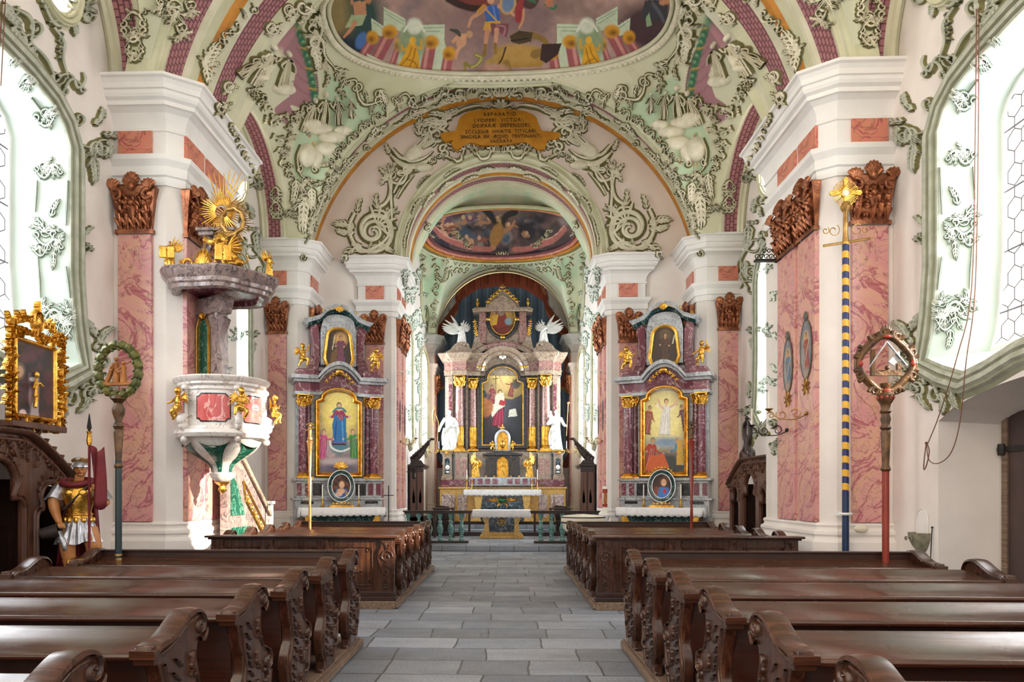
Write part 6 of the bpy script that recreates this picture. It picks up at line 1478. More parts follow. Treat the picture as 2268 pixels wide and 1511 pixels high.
for a in (0, pi/2, pi, 3*pi/2): mb.ell((.53*math.cos(a), .06, Z(706)+.66*math.sin(a)), (.09, .04, .07))
acanthus_crest(mb, lambda t: ((-.62*math.cos(pi*(.12+.76*t)), .1, Z(706)+.76*math.sin(pi*(.12+.76*t))), pi-pi*(.12+.76*t)), 11, .14, .025, 3)
acanthus_crest(mb, lambda t: ((-.58+1.16*t, -.02, Z(640)-abs(t-.5)*1.15), pi/2), 11, .17, .03, 4)
for k in range(7): a = pi/2+(k-3)*.38; mb.tube([(0, .05, Z(668)), (.13*math.cos(a), 0, Z(668)+.13*math.sin(a)), (.17*math.cos(a), .03, Z(668)+.2*math.sin(a))], [.02, .045, .02])
for s in (-1, 1):
    acanthus_crest(mb, lambda t: ((s*(.92+.1*t), .05, Z(745)+(Z(712)-Z(745))*t), pi/2-s*.8*(1-t)), 7, .13, .025, 5)
    mb.lathe([(.05, 0), (.02, .06), (.07, .16), (.05, .24), (.02, .28), (.05, .33), (0, .38)], s*.92, .2, Z(680), 12)
    acanthus_crest(mb, lambda t: ((s*(.62+.3*t), -.12, Z(812)), -pi/2), 4, .1, .02, 6)
HB(mb, 'gilt_ornament', 'gold', keys=(-1.0, 0, 1.0), ang=1.2)
mb = MB(); mb.ell((-.06, -.02, Z(791)), (.07, .05, .06)); mb.ell((.06, -.02, Z(791)), (.07, .05, .06)); mb.ell((0, -.05, Z(794)), (.05, .05, .05)); HB(mb, 'cloud_relief', 'white_stone')
def hw(v): return Vector((v.x, v.y+HY_, v.z+.45))
def paint_god(q):
    q.noise('#8a6a34', 14, .4, .7, 2); q.ell(1108, 692, 26, 30, '#c9a04a', 0, .5, .7); q.poly([(1098, 690), (1118, 690), (1135, 740), (1082, 742)], '#7c2f26'); q.ell(1110, 688, 8, 9, '#c79a74'); q.ell(1110, 693, 7, 7, '#8a7a68'); q.poly([(1086, 700), (1104, 696), (1100, 720), (1082, 722)], '#d0a23c'); q.ell(1126, 712, 8, 8, '#7c95a0'); q.line([(1098, 698), (1090, 690), (1090, 682)], 5, '#b98660'); q.line([(1084, 735), (1140, 720)], 4, '#4c2a24', .7)
canvas_panel(HA, [(x, z-.45) for x, z in ov], .16, hw, paint_god, '#5c4226', nu=50)
# main picture
mo = arch_outline(.73, Z(984), Z(848), Z(812), 14, .2)
mb = MB(); ring_frame(mb, mo, .15, [(0, 0), (0, .06), (.3, .08), (.9, .07), (1, 0)], .3); HB(mb, 'picture_frame', 'black_marble')
mb = MB(); ring_frame(mb, mo, .035, [(0, 0), (0, .10), (1, .10), (1, 0)], .3); HB(mb, 'gilt_fillet', 'gold')
def paint_main(q):
    q.noise('#4a4650', 30, .4, .7, 3); q.poly([(1060, 800), (1162, 800), (1162, 870), (1135, 885), (1100, 880), (1060, 860)], '#b89a5c', .8); q.ell(1110, 825, 34, 34, '#f0d68a', 0, .5); q.ell(1075, 855, 30, 16, '#a58a6a', .2, .5, .8)
    q.ell(1080, 935, 24, 40, '#3a2e30', 0, .5, .8); q.ell(1115, 965, 50, 26, '#23262e', 0, .5, .9); q.ell(1145, 925, 20, 40, '#2c3038', 0, .5, .9)
    q.figure(1108, 862, 86, '#8e2640', '#d9aa84', '#3a241c', .06, '#3a1018', '#d0607a', arms=((-.18, .28), (.12, .34)))
    q.poly([(1100, 872), (1116, 870), (1118, 900), (1104, 908), (1090, 925), (1086, 905)], '#d6d2c0'); q.poly([(1108, 885), (1122, 890), (1116, 900), (1104, 896)], '#a83038')
    q.figure(1138, 840, 40, '#8a2e34', '#cf9c78', '#402820', .2, '#2a1416', arms=((-.4, .34), (.2, .4))); q.line([(1118, 858), (1110, 845), (1106, 832)], 5, '#d9aa84'); q.ell(1144, 850, 9, 12, '#56514e', .5)
    q.figure(1090, 852, 44, '#8e3040', '#c08e70', '#2e2018', 0, '#1c2436', arms=((-.2, .4), (.2, .5))); q.figure(1070, 855, 52, '#2e3850', '#b08468', '#2a1e18', .1); q.line([(1098, 832), (1098, 872)], 2, '#5a4028'); q.line([(1092, 840), (1104, 838)], 2, '#5a4028')
    q.ell(1078, 905, 14, 20, '#a86a40', .3); q.ell(1074, 888, 6, 7, '#b87c54'); q.line([(1070, 905), (1090, 900)], 5, '#b0744c'); q.poly([(1128, 908), (1142, 905), (1146, 922), (1126, 924)], '#cfccbe'); q.line([(1104, 945), (1118, 955)], 4, '#b07a60')
canvas_panel(HA, [(x, z-.45) for x, z in mo], .31, hw, paint_main, '#4c4a54', nu=80)
# tabernacle, predella, gilded angels
mb = MB(); mb.box(-1.2, -.35, Z(1076), 1.2, .2, Z(1058)); HB(mb, 'predella', 'grey_marble', bevel=.008)
mb = MB()
for k in range(9):
    x = -1.08+k*.27
    if k == 4: continue
    mb.box(x-.09, -.37, Z(1073), x+.09, -.34, Z(1061))
mb.lathe([(.08, 0), (.08, .03)], 0, 0, 0, 16) if False else None
HB(mb, 'predella_panel', 'purple_marble', keys=(-1.08, -.81, -.54, -.27, .27, .54, .81, 1.08))
mb = MB(); mb.box(-.62, -.15, Z(1058), -.28, .2, Z(1010)); mb.box(.28, -.15, Z(1058), .62, .2, Z(1010)); mb.box(-.3, -.1, Z(1058), .3, .2, Z(1010))
mb.prism([(-.72, Z(1010)), (-.72, Z(1006)), (-.35, Z(1003)), (-.3, Z(1000)), (.3, Z(1000)), (.35, Z(1003)), (.72, Z(1006)), (.72, Z(1010))], -.28, .2, 'y'); HB(mb, 'tabernacle', 'black_marble', bevel=.01)
mb = MB(); dm = arch_outline(.2, Z(1000), Z(972), Z(957), 12)
ring_frame(mb, dm, .09, [(0, 0), (0, .2), (.4, .22), (1, .18), (1, 0)], .1); mb.box(-.3, -.1, Z(1002), .3, .2, Z(998)); HB(mb, 'tabernacle_top', 'grey_marble')
mb = MB(); mb.prism(dm, .0, .1, 'y'); HB(mb, 'tabernacle_niche', 'gold')
mb = MB(); mb.lathe([(.06, 0), (.03, .06), (.09, .16), (.1, .24), (.05, .32), (0, .36)], 0, -.05, Z(997), 14); HB(mb, 'gilt_vase', 'gold'); mb = MB()
dn = arch_outline(.17, Z(1057), Z(1024), Z(1014), 12); mb.prism(dn, -.12, -.05, 'y'); ring_frame(mb, dn, .04, FR, -.12)
mb.box(-.02, -.17, Z(1053), .02, -.14, Z(1022)); mb.box(-.08, -.17, Z(1034), .08, -.14, Z(1030)); mb.ell((0, -.17, Z(1031)), .035)
HB(mb, 'tabernacle_door', 'gold', ang=.9); mb = MB(); mb.box(-.022, .0, Z(957), .022, .05, Z(940)); mb.box(-.08, .0, Z(949), .08, .05, Z(946)); mb.ell((0, .02, Z(947)), (.05, .03, .05)); HB(mb, 'gilt_cross', 'gold'); mb = MB()
for x in (-.42, .42): ring_frame(mb, [(x-.06, Z(1052)), (x+.06, Z(1052)), (x+.06, Z(1018)), (x-.06, Z(1018))], .015, FR, -.15)
for x in (-.6, -.3, .3, .6): mb.ell((x, -.17, Z(1012)), (.03, .03, .03)); mb.box(x-.03, -.17, Z(1057), x+.03, -.14, Z(1054))
HB(mb, 'gilt_moulding', 'gold', keys=(-.6, -.42, -.3, .3, .42, .6), ang=.9)
for s in (-1, 1):
    p = putto('gold putto seated %s of the tabernacle dome' % ('left' if s < 0 else 'right'), 'gold', .42, (s*.36, HY_-.08, Z(1000)), s*-.4, 'gold putti by the tabernacle', 1)
    g = thing('angel_statue', 'gilded kneeling angel with raised wing %s of the tabernacle' % ('left' if s < 0 else 'right'), 'angel statue', (s*.98, HY_-.2, Z(1058)), s*.5)
    robed('body', 'gold', .74, g, 3+s, arms=(((0, 0), (.17, -.1, .62), (.05, -.2, .66)), ((0, 0), (-.17, -.1, .62), (-.05, -.2, .66))), width=1.25, vox=.012)
    wing('wing', 'gold', .78, g, s, .55, .28); wing('wing', 'gold', .6, g, -s, .1, .2)
    # white saints
    lab = 'white statue of a bare-legged bearded man leaning on a golden staff, left of the columns' if s < 0 else 'white statue of a robed man carrying a child, right of the columns'
    g = thing('saint_statue', lab, 'statue', (s*1.95, HY_-.02, zt+.05), -s*.15)
    H = Z(908)-zt-.05
    if s < 0:
        def ex(m, H):
            for q in (-1, 1): m.tube([(q*.05*H, -.02*H, .42*H), (q*.06*H, -.10*H, .24*H), (q*.07*H, -.08*H, .02*H)], [.055*H, .045*H, .028*H], 8, smooth=3)
            m.tube([(.14*H, -.02*H, .7*H), (.2*H, .0, .5*H), (.17*H, .02*H, .2*H)], [.05*H, .07*H, .05*H], 8, smooth=3)
        robed('body', 'white_stone', H, g, 5, arms=(((0, 0), (.2, -.05, .64), (.08, -.14, .58)), ((0, 0), (-.2, -.02, .62), (-.26, -.1, .46))), lean=.05, extra=ex)
        m = MB(); m.tube([(-.46, -.15, -.02), (-.40, -.17, 1.0), (-.62, -.15, H*1.1)], .012, 6); m.tube([(-.5-.1*math.sin(a), -.15, H*.8+.35*math.cos(a)) for a in np.linspace(-.2, 2.6, 12)], [.012, .04, .012], 6); m.build('staff', 'dull_gold', g)
    else:
        def ex(m, H):
            m.ell((-.12*H, -.1*H, .80*H), (.05*H, .05*H, .09*H)); m.ell((-.13*H, -.11*H, .92*H), (.034*H, .036*H, .042*H)); m.tube([(-.1*H, -.12*H, .74*H), (-.06*H, -.18*H, .68*H)], [.03*H, .02*H])
        robed('body', 'white_stone', H, g, 8, arms=(((0, 0), (.19, -.05, .62), (.26, -.12, .58)), ((0, 0), (-.2, -.08, .64), (-.06, -.18, .66))), lean=-.04, extra=ex)
        m = MB(); m.tube([(.38, -.17, .5), (.44, -.17, H*1.12)], .012, 6); m.ell((.445, -.17, H*1.14), .05); m.build('staff', 'dull_gold', g)
    g = thing('angel_statue', 'white winged angel sitting on the %s side of the altar gable' % ('left' if s < 0 else 'right'), 'angel statue', (s*1.5, HY_+.1, Z(760)), -s*.3)
    robed('body', 'white_stone', .78, g, 11+s, arms=(((0, 0), (.2, -.08, .7), (.26, -.14, .58)), ((0, 0), (-.2, -.06, .66), (-.12, -.16, .6))), width=1.3, vox=.011)
    wing('wing', 'white_stone', 1.5, g, s, .0, .8, loc=(0, 0, -.58)); wing('wing', 'white_stone', .9, g, -s, -.2, .22, loc=(0, 0, -.08))
    for k, x in enumerate((1035, 1046) if s < 0 else (1176, 1188)):
        candlestick('slim gold candlestick on the altar step, %s end, %s one' % ('left' if s < 0 else 'right', ('outer' if (k == 0) == (s < 0) else 'inner')), (U(x), HY_-.5, Z(1084.6)), .34 if (k == 0) != (s < 0) else .36, .34 if ((k == 0) == (s < 0)) else .02, 'candlesticks on the high altar')
# mensa of the high altar
t = thing('altar_table', 'dark veined altar table with green oval gem and gold scrolls, below the tabernacle', 'altar', (0, 25.95, .45))
zm = Z(1085)-.45
mb = MB(); mb.box(-1.32, -.28, zm-.06, 1.32, .8, zm); mb.box(-.75, -.2, .05, .75, .8, zm-.06); mb.build('table_block', 'navy_marble', t, bevel=.01)
mb = MB()
for s in (-1, 1): mb.prism([(s*1.08, .0), (s*.72, .0), (s*.78, .25), (s*.76, .45), (s*.66, zm-.06), (s*1.12, zm-.06), (s*1.1, zm-.16), (s*.98, zm-.24), (s*.92, .42), (s*.98, .22), (s*1.12, .1)], -.26, .8, 'y')
mb.box(-1.1, -.3, 0, 1.1, .8, .06); mb.build('volute_supports', 'yellow_marble', t, bevel=.015)
mb = MB(); f = lambda u, v, h: (u, -.2-h, v); zc = Z(1108)-.45
for s in (-1, 1):
    fstroke(mb, [(s*.1, zc-.02), (s*.26, zc+.09), (s*.34, zc), (s*.5, zc+.05), (s*.62, zc)], [.03, .06, .05, .02], .03, f); fleaf(mb, s*.22, zc, .3, 0 if s > 0 else pi, f, .3*s, 4, .07, .03); fleaf(mb, s*.1, zc-.12, .14, -pi/2+s*.6, f, s*.6, 3, .05, .02)
fstroke(mb, [(.19*math.cos(a), zc+.11*math.sin(a)) for a in np.linspace(0, 2*pi, 24)], .045, .04, f, 0); mb.build('gilt_scrolls', 'gold', t, ang=1)
mb = MB(); mb.ell((0, -.22, zc), (.15, .05, .085), n=20); mb.build('gem', 'glass_green', t)
lace_cloth('altar_cloth', '', -1.34, 1.34, 25.66, 26.3, Z(1085)+.002, .2, TG('long white cloth with scalloped hem on the high altar table', 'altar cloth'))
# celebrant's altar in front
D2 = 22.2; zz = lambda y: 1.53-(y-1090)*D2/FPX
t = thing('altar_table', 'small front altar of yellow marble with dark panel and gold cross medallion', 'altar', (0, D2, .15))
H2 = zz(1130)-.15; w1 = .64
mb = MB()
for s in (-1, 1): mb.prism([(s*.62, 0), (s*.32, 0), (s*.36, .18), (s*.38, .5), (s*.34, .66), (s*.52, H2-.04), (s*.66, H2-.04), (s*.66, H2-.14), (s*.56, H2-.26), (s*.5, .45), (s*.54, .2), (s*.62, .12)], -.32, .32, 'y')
mb.box(-.64, -.34, 0, .64, .34, .1); mb.box(-.5, -.27, .1, .5, .27, .22); mb.box(-.78, -.38, H2-.05, .78, .38, H2); mb.build('marble_body', 'yellow_marble', t, bevel=.012)
mb = MB(); mb.prism([(-.36, .2), (.36, .2), (.40, .45), (.5, H2-.06), (-.5, H2-.06), (-.40, .45)], -.3, .28, 'y'); mb.build('dark_panel', 'navy_marble', t)
mb = MB(); f = lambda u, v, h: (u, -.3-h, v); zc = .5
fstroke(mb, [(.115*math.cos(a), zc+.115*math.sin(a)) for a in np.linspace(0, 2*pi, 24)], .03, .025, f, 0); fstroke(mb, [(0, zc-.08), (0, zc+.08)], .028, .02, f, 0); fstroke(mb, [(-.07, zc+.02), (.07, zc+.02)], .028, .02, f, 0)
for a in (.7, 2.4, 3.9, 5.5): mb.ell((.06*math.cos(a), -.31, zc+.06*math.sin(a)), (.02, .012, .02))
mb.build('medallion', 'gold', t)
lace_cloth('altar_cloth', '', -.86, .86, D2-.40, D2+.40, zz(1130)+.002, .2, TG('white lace edged cloth on the small front altar', 'altar cloth'), n=48)

# ================================================================== side altars
def side_altar(s):
    side = 'left' if s < 0 else 'right'; loc = Vector((s*3.82, 17.38, 0)); rz = -s*math.radians(22)
    A = thing('side_altar', '%s side altar of %s marble with %s' % (side, 'purple', 'painting of a figure in blue above the clouds' if s < 0 else 'painting of a rising figure in white'), 'altar', loc, rz)
    R = Matrix.Rotation(rz, 3, 'Z'); k = 1/93.7
    x0 = 757 if s < 0 else 1473
    Zz = lambda y: 1.53-(y-1090)*k
    def wv(v): return R @ v+loc
    def B(mb, n_, m, **kw): return mb.build(n_, m, A, **kw)
    mb = MB(); mb.box(-1.08, -.1, 0, 1.08, .5, .95); mb.box(-1.02, -.14, .95, 1.02, .5, Zz(1108)); mb.box(-1.08, -.17, Zz(1108), 1.08, .5, Zz(1103)); mb.box(-1.0, -.12, Zz(1103), 1.0, .5, Zz(1066)); mb.box(-1.06, -.18, Zz(1066), 1.06, .5, Zz(1060)); B(mb, 'base', 'grey_marble', bevel=.01)
    mb = MB()
    for q in (-1, 1):
        mb.box(q*.68, -.135, Zz(1098), q*.80, -.11, Zz(1071)); mb.box(q*.87, -.135, Zz(1098), q*.98, -.11, Zz(1071))
        mb.box(q*.38, -.135, Zz(1098), q*.62, -.11, Zz(1071), c=1); mb.box(q*.9, -.16, Zz(1116), q*.6, -.14, Zz(1110), c=1)
    mb.split('base_panel', ['purple_marble', 'black_marble'], A, (-.92, -.74, -.5, .5, .74, .92))
    mb = MB()
    for q in (-1, 1): mb.box(q*.82, -.13, .35, q*1.02, -.09, .85)
    mb.split('yellow_panel', 'yellow_marble', A, (-.9, .9))
    # mensa
    mb = MB(); mb.box(-.9, -.72, Zz(1130), .9, -.1, Zz(1124)); mb.box(-.75, -.62, .12, .75, -.1, Zz(1130)); B(mb, 'table', 'dark_green_marble', bevel=.008)
    mb = MB()
    for q in (-1, 1):
        mb.prism([(q*.86, .1), (q*.6, .1), (q*.64, .4), (q*.62, .75), (q*.8, Zz(1131)), (q*.88, Zz(1131)), (q*.8, .6), (q*.78, .35)], -.66, -.1, 'y')
    mb.lathe([(.1, 0), (.1, .02)], 0, 0, 0) if False else None
    f = lambda u, v, h: (u, -.62-h, v); fleaf(mb, 0, .6, .2, 1.57, f, .2, 4, .05, .02); fvol(mb, -.12, .65, .09, f, 0, 1.4, 1); fvol(mb, .12, .65, .09, f, pi, 1.4, -1); B(mb, 'table_gilding', 'gold')
    # columns
    sh, ba, ca = MB(), MB(), MB(); zc0 = Zz(1060); zc1 = Zz(879)
    for q in (-1, 1): column((sh, ba, ca), q*.84, -.06, zc0, zc1, .098); column((sh, ba, ca), q*.70, .08, zc0, zc1, .08)
    K = (-.84, -.70, .70, .84); sh.split('column_shaft', 'purple_marble', A, K); ba.split('column_base', 'gold', A, K); ca.split('column_capital', 'gold', A, K, ang=1)
    mb = MB(); mb.box(-.68, .06, zc0, .68, .45, Zz(845)); mb.box(-.98, .12, zc0, .98, .45, zc1); B(mb, 'back_wall', 'grey_marble')
    # curved cornice
    def curve(za, zb, dz=0): return [(-1.12, za), (-.75, za), (-.5, za+.02)]+[(u, za+(zb-za)*math.cos(u/.5*pi/2)**.8) for u in np.linspace(-.42, .42, 11)]+[(.5, za+.02), (.75, za), (1.12, za)]
    def band(name, m, l0, h0, l1, h1, f_, b_=.45, inset=0):
        lo = curve(l0, h0); hi = curve(l1, h1); mb = MB(); e = 1-inset
        rows = [[(u*e, b_, z) for u, z in lo], [(u*e, f_ if abs(u) < .62 else f_-.16, z) for u, z in lo], [(u*e, f_ if abs(u) < .62 else f_-.16, z) for u, z in hi], [(u*e, b_, z) for u, z in hi]]
        mb.loft(rows)
        for i in (0, -1): mb.add([rows[0][i], rows[1][i], rows[2][i], rows[3][i]], [(0, 1, 2, 3)])
        return B(mb, name, m, ang=.5)
    band('architrave', 'grey_marble', zc1, Zz(868), zc1+.07, Zz(862), -.04, inset=.08); band('frieze', 'purple_marble', zc1+.07, Zz(862), Zz(852), Zz(818), -.02, inset=.1)
    band('cornice', 'grey_marble', Zz(852), Zz(818), Zz(846), Zz(811), -.10, inset=.06); band('cornice_edge', 'grey_marble', Zz(846), Zz(811), Zz(838), Zz(803), -.2)
    # attic
    band('attic_plinth', 'purple_marble', Zz(838), Zz(803), Zz(826), Zz(796), .0, inset=.22)
    mb = MB()
    for q in (-1, 1):
        mb.prism([(q*.8, Zz(838)), (q*.5, Zz(838)), (q*.42, Zz(800)), (q*.44, Zz(740)), (q*.5, Zz(715)), (q*.62, Zz(715)), (q*.66, Zz(730)), (q*.6, Zz(760)), (q*.6, Zz(785)), (q*.7, Zz(812))], .02, .4, 'y')
        mb.prism([(q*1.0, Zz(838)), (q*.72, Zz(838)), (q*.74, Zz(822)), (q*.98, Zz(822))], -.12, .4, 'y')
    mb.split('attic_volute', 'purple_marble', A, (-.7, .7), bevel=.02)
    mb = MB(); ao = [(-.42, Zz(810)), (.42, Zz(810)), (.42, Zz(735)), (.38, Zz(715))]+[(.38*math.cos(pi*i/10), Zz(715)+.2*math.sin(pi*i/10)) for i in range(1, 10)]+[(-.38, Zz(715)), (-.42, Zz(735))]; mb.prism(ao, .0, .42, 'y'); B(mb, 'attic_wall', 'grey_marble', bevel=.01)
    tc = lambda d: [(-.72-d, Zz(722)), (-.62, Zz(722)+.04), (-.45, Zz(712))]+[(-.36*math.cos(pi*i/10), Zz(708)+(.22+d*.3)*math.sin(pi*i/10)) for i in range(1, 10)]+[(.45, Zz(712)), (.62, Zz(722)+.04), (.72+d, Zz(722))]
    for nm, mt, a, b, fy in (('attic_band', 'dark_green_marble', -.07, 0, -.05), ('attic_cornice', 'grey_marble', 0, .09, -.14)):
        lo = [(u, z+a) for u, z in tc(0)]; hi = [(u, z+b) for u, z in tc(b)]; mb = MB(); rows = [[(u, .4, z) for u, z in lo], [(u, fy, z) for u, z in lo], [(u, fy-.03, z) for u, z in hi], [(u, .4, z) for u, z in hi]]; mb.loft(rows)
        for i in (0, -1): mb.add([rows[0][i], rows[1][i], rows[2][i], rows[3][i]], [(0, 1, 2, 3)])
        B(mb, nm, mt, ang=.5)
    mb = MB()
    for k_ in range(7): a = pi/2+(k_-3)*.36; mb.tube([(0, -.12, Zz(694)), (.07*math.cos(a), -.16, Zz(694)+.09*math.sin(a)), (.1*math.cos(a), -.13, Zz(694)+.17*math.sin(a))], [.015, .03, .012])
    acanthus_crest(mb, lambda t: ((-.42+.84*t, -.12, Zz(700)+.13*math.sin(pi*t)), pi/2), 9, .09, .016, 2)
    B(mb, 'gilt_crest', 'gold', ang=1.2)
    for q in (-1, 1):
        mb = MB(); mb.lathe([(.04, 0), (.02, .03), (.05, .08), (.03, .14), (0, .18)], q*.62, -.02, Zz(716), 10); B(mb, 'gilt_urn', 'gold')
    mb = MB()
    acanthus_crest(mb, lambda t: ((-.34+.68*t, -.16, Zz(855)+.25*math.sin(pi*t)), pi/2), 9, .1, .018, 3); mb.ell((0, -.17, Zz(826)), (.09, .05, .06))
    B(mb, 'gilt_garland', 'gold', ang=1.2)
    # picture in its gold frame
    po = arch_outline(.45, Zz(1047), Zz(895), Zz(869), 12, .12) if s < 0 else arch_outline(.45, Zz(1047), Zz(893), Zz(867), 12, .12)
    mb = MB(); ring_frame(mb, po, .11, [(0, 0), (0, .03), (.2, .05), (.35, .03), (.55, .08), (.8, .085), (1, .05), (1, 0)], -.0); B(mb, 'picture_frame', 'gold')
    uo = [(-.26, Zz(806)), (.26, Zz(806)), (.30, Zz(795)), (.24, Zz(748))]+[(.24*math.cos(pi*i/10), Zz(748)+.17*math.sin(pi*i/10)) for i in range(1, 10)]+[(-.24, Zz(748)), (-.30, Zz(795))]
    mb = MB(); ring_frame(mb, uo, .08, [(0, 0), (0, .03), (.3, .05), (.8, .06), (1, 0)], -.01); B(mb, 'upper_frame', 'gold')
    if s < 0:
        def pm(q):
            q.noise('#c9a892', 16, .4, .7, 2); q.ell(752, 915, 44, 58, '#e9cf5c', 0, .4); q.ell(752, 905, 28, 40, '#f4e08a', 0, .6, .8); q.ell(752, 1040, 60, 22, '#6a6274', 0, .5); q.ell(720, 995, 24, 16, '#a8929a', 0, .5); q.ell(790, 990, 26, 20, '#8a7c90', 0, .5)
            q.ell(752, 990, 20, 16, '#4a7c86', 0, .2); q.line([(730, 975), (735, 992), (755, 1000), (778, 992)], 5, '#e2e0d8')
            q.figure(751, 890, 98, '#9c2c58', '#e0b490', '#6a4426', 0, '#2a1030', arms=((-.2, .34), (.22, .34))); q.poly([(742, 915), (752, 930), (758, 932), (766, 920), (768, 980), (738, 982), (736, 940)], '#1f6ca8'); q.line([(745, 935), (742, 975)], 3, '#123f70'); q.line([(758, 935), (760, 978)], 3, '#5ba0d0')
            q.line([(738, 912), (746, 905), (758, 905), (766, 912)], 5, '#2a7a86'); q.figure(718, 950, 70, '#cc4a86', '#e0b490', '#7a5028', .1, '#6a1c40', arms=((-.1, .3), (.3, .3))); q.figure(780, 950, 68, '#2f8a3c', '#e0b490', '#8a5a28', -.1, '#123f1c', arms=((-.3, .3), (.1, .3))); q.ell(752, 1022, 46, 8, '#b8a8a8', 0, .4)
        def pu(q): q.ell(755, 752, 15, 15, '#c79a5c', 0, .3, .8); q.figure(755, 742, 66, '#6c3450', '#c08e64', '#3a2416', 0, '#2a1c18', '#9a6a70', arms=((-.16, .38), (.1, .4))); q.poly([(735, 780), (748, 768), (745, 806), (730, 806)], '#6a4a24'); q.line([(742, 742), (736, 775)], 2, '#d8d0a8')
    else:
        def pm(q):
            q.noise('#b8a884', 16, .4, .7, 2); q.ell(1472, 930, 46, 60, '#e3d07a', 0, .4); q.ell(1474, 925, 28, 44, '#f5e9a6', 0, .6, .8); q.ell(1475, 980, 34, 12, '#7f93a8', 0, .5); q.ell(1475, 1030, 60, 30, '#3a3c3a', 0, .4)
            q.figure(1476, 882, 84, '#e6e0d2', '#d9ac84', '#5a3820', .05, '#b8b2a4', '#ffffff', arms=((-.26, .62 if False else .16), (.26, .16))); q.line([(1470, 905), (1462, 898), (1458, 884)], 5, '#dcb08a'); q.line([(1484, 902), (1494, 896), (1500, 884)], 5, '#dcb08a')
            q.figure(1440, 898, 66, '#9a4a34', '#c08e6c', '#3a2416', .15, '#4a201a', arms=((.1, .4), (.2, .5))); q.figure(1508, 896, 60, '#6c3f4c', '#b08468', '#4a3020', -.25, '#33202a')
            q.figure(1447, 968, 84, '#a83224', '#c08e6c', '#3a6a34', .15, '#5a1814', arms=((-.1, .4), (.3, .4))); q.poly([(1440, 1010), (1470, 1005), (1482, 1035), (1450, 1046), (1430, 1040)], '#c85a26'); q.figure(1497, 970, 66, '#2c7aa4', '#c08e6c', '#8a8478', -.35, '#15384c', arms=((-.36, .36), (.1, .4))); q.poly([(1500, 975), (1512, 975), (1514, 1030), (1498, 1030)], '#c99a3c')
        def pu(q): q.ell(1474, 742, 14, 14, '#5c4a34', 0, .3); q.figure(1473, 736, 70, '#4a3324', '#b98a62', '#2e1c10', 0, '#20150e', '#7a5a40', arms=((-.14, .4), (.12, .42))); q.line([(1490, 760), (1494, 742)], 3, '#d0ccb4')
    canvas_panel(A, po, -.012, wv, pm, '#8f7c78', nu=80); canvas_panel(A, uo, -.022, wv, pu, '#3a2a20', nu=40)
    # things standing on it
    for q in (-1, 1):
        c = wv(Vector((q*.86, -.15, Zz(822)))); putto('gold winged putto on the %s end of the %s side altar cornice' % ('left' if q < 0 else 'right', side), 'gold', .62, c, rz-q*.5, 'putti on the side altars', 0 if q*s < 0 else 2)
        c = wv(Vector((q*.42, -.3, Zz(1124)+.01))); candlestick('brass candlestick %s of the oval picture on the %s side altar' % ('left' if q < 0 else 'right', side), c, .2, .32, 'candlesticks of the side altars')
    c = wv(Vector((0, -.32, Zz(1124)+.01))); O = thing('oval_picture', 'oval picture of %s in a gilt frame, %s side altar' % ('mother and child' if s < 0 else 'a figure in blue', side), 'framed picture', c, rz)
    zc = Zz(1078)-Zz(1124); oo = [(.21*math.cos(2*pi*i/36), zc+.27*math.sin(2*pi*i/36)) for i in range(36)]
    mb = MB(); ring_frame(mb, oo, .09, [(0, 0), (0, .03), (.15, .04), (.85, .04), (1, .02), (1, 0)], 0, 0); mb.build('frame', 'dark_green_marble', O)
    mb = MB(); ring_frame(mb, oo, .016, [(0, 0), (0, .05), (1, .05), (1, 0)], 0)
    ring_frame(mb, [(u*1.42, zc+(v-zc)*1.34) for u, v in oo], .016, [(0, 0), (0, .05), (1, .05), (1, 0)], 0); mb.build('frame_beading', 'white_stone', O)
    mb = MB(); mb.box(-.28, -.1, 0, .28, .08, .05); acanthus_crest(mb, lambda t: ((-.22+.44*t, -.02, .06), pi/2), 5, .08, .02, 4)
    if s < 0:
        for k_ in range(9): a = pi/2+(k_-4)*.34; mb.tube([(0, 0, zc+.36), (.1*math.cos(a), -.03, zc+.42+.1*math.sin(a)), (.17*math.cos(a), 0, zc+.42+.15*math.sin(a))], [.015, .03, .015])
        mb.ell((0, -.03, zc+.44), (.08, .03, .08))
    else: acanthus_crest(mb, lambda t: ((-.33*math.cos(pi*(.2+.6*t)), 0, zc+.40*math.sin(pi*(.2+.6*t))), pi-pi*(.2+.6*t)), 9, .07, .015, 4)
    mb.build('gilding', 'gold', O, ang=1.2)
    Ow = lambda v: R @ v+c
    if s < 0:
        def po2(q): q.noise('#7a4a3a', 8, .4, .7, 1); q.ell(758, 1072, 8, 10, '#5a3420'); q.ell(757, 1074, 6, 8, '#e0b28c'); q.poly([(745, 1083), (768, 1083), (778, 1105), (735, 1105)], '#2c5ca0'); q.ell(755, 1088, 9, 6, '#d8a880'); q.poly([(765, 1085), (775, 1098), (765, 1104)], '#b8823c'); q.ell(750, 1095, 8, 5, '#dcb498')
    else:
        def po2(q): q.noise('#6a3428', 8, .4, .7, 1); q.ell(1470, 1068, 8, 11, '#4a2c1c'); q.ell(1470, 1069, 6, 8, '#dcae88'); q.poly([(1458, 1080), (1480, 1080), (1490, 1104), (1452, 1104)], '#3c78c0'); q.poly([(1450, 1078), (1460, 1080), (1456, 1100), (1446, 1098)], '#8c4630'); q.ell(1472, 1088, 4, 5, '#c03028')
    canvas_panel(O, oo, -.005, Ow, po2, '#3a2420', nu=36)
    cl = lace_cloth('altar_cloth', '', -.96, .96, -.74, -.12, Zz(1124)+.002, .17, TG('white lace edged cloth on the %s side altar' % side, 'altar cloth'), n=52); cl.location = loc; cl.rotation_euler = (0, 0, rz)
side_altar(-1); side_altar(1)
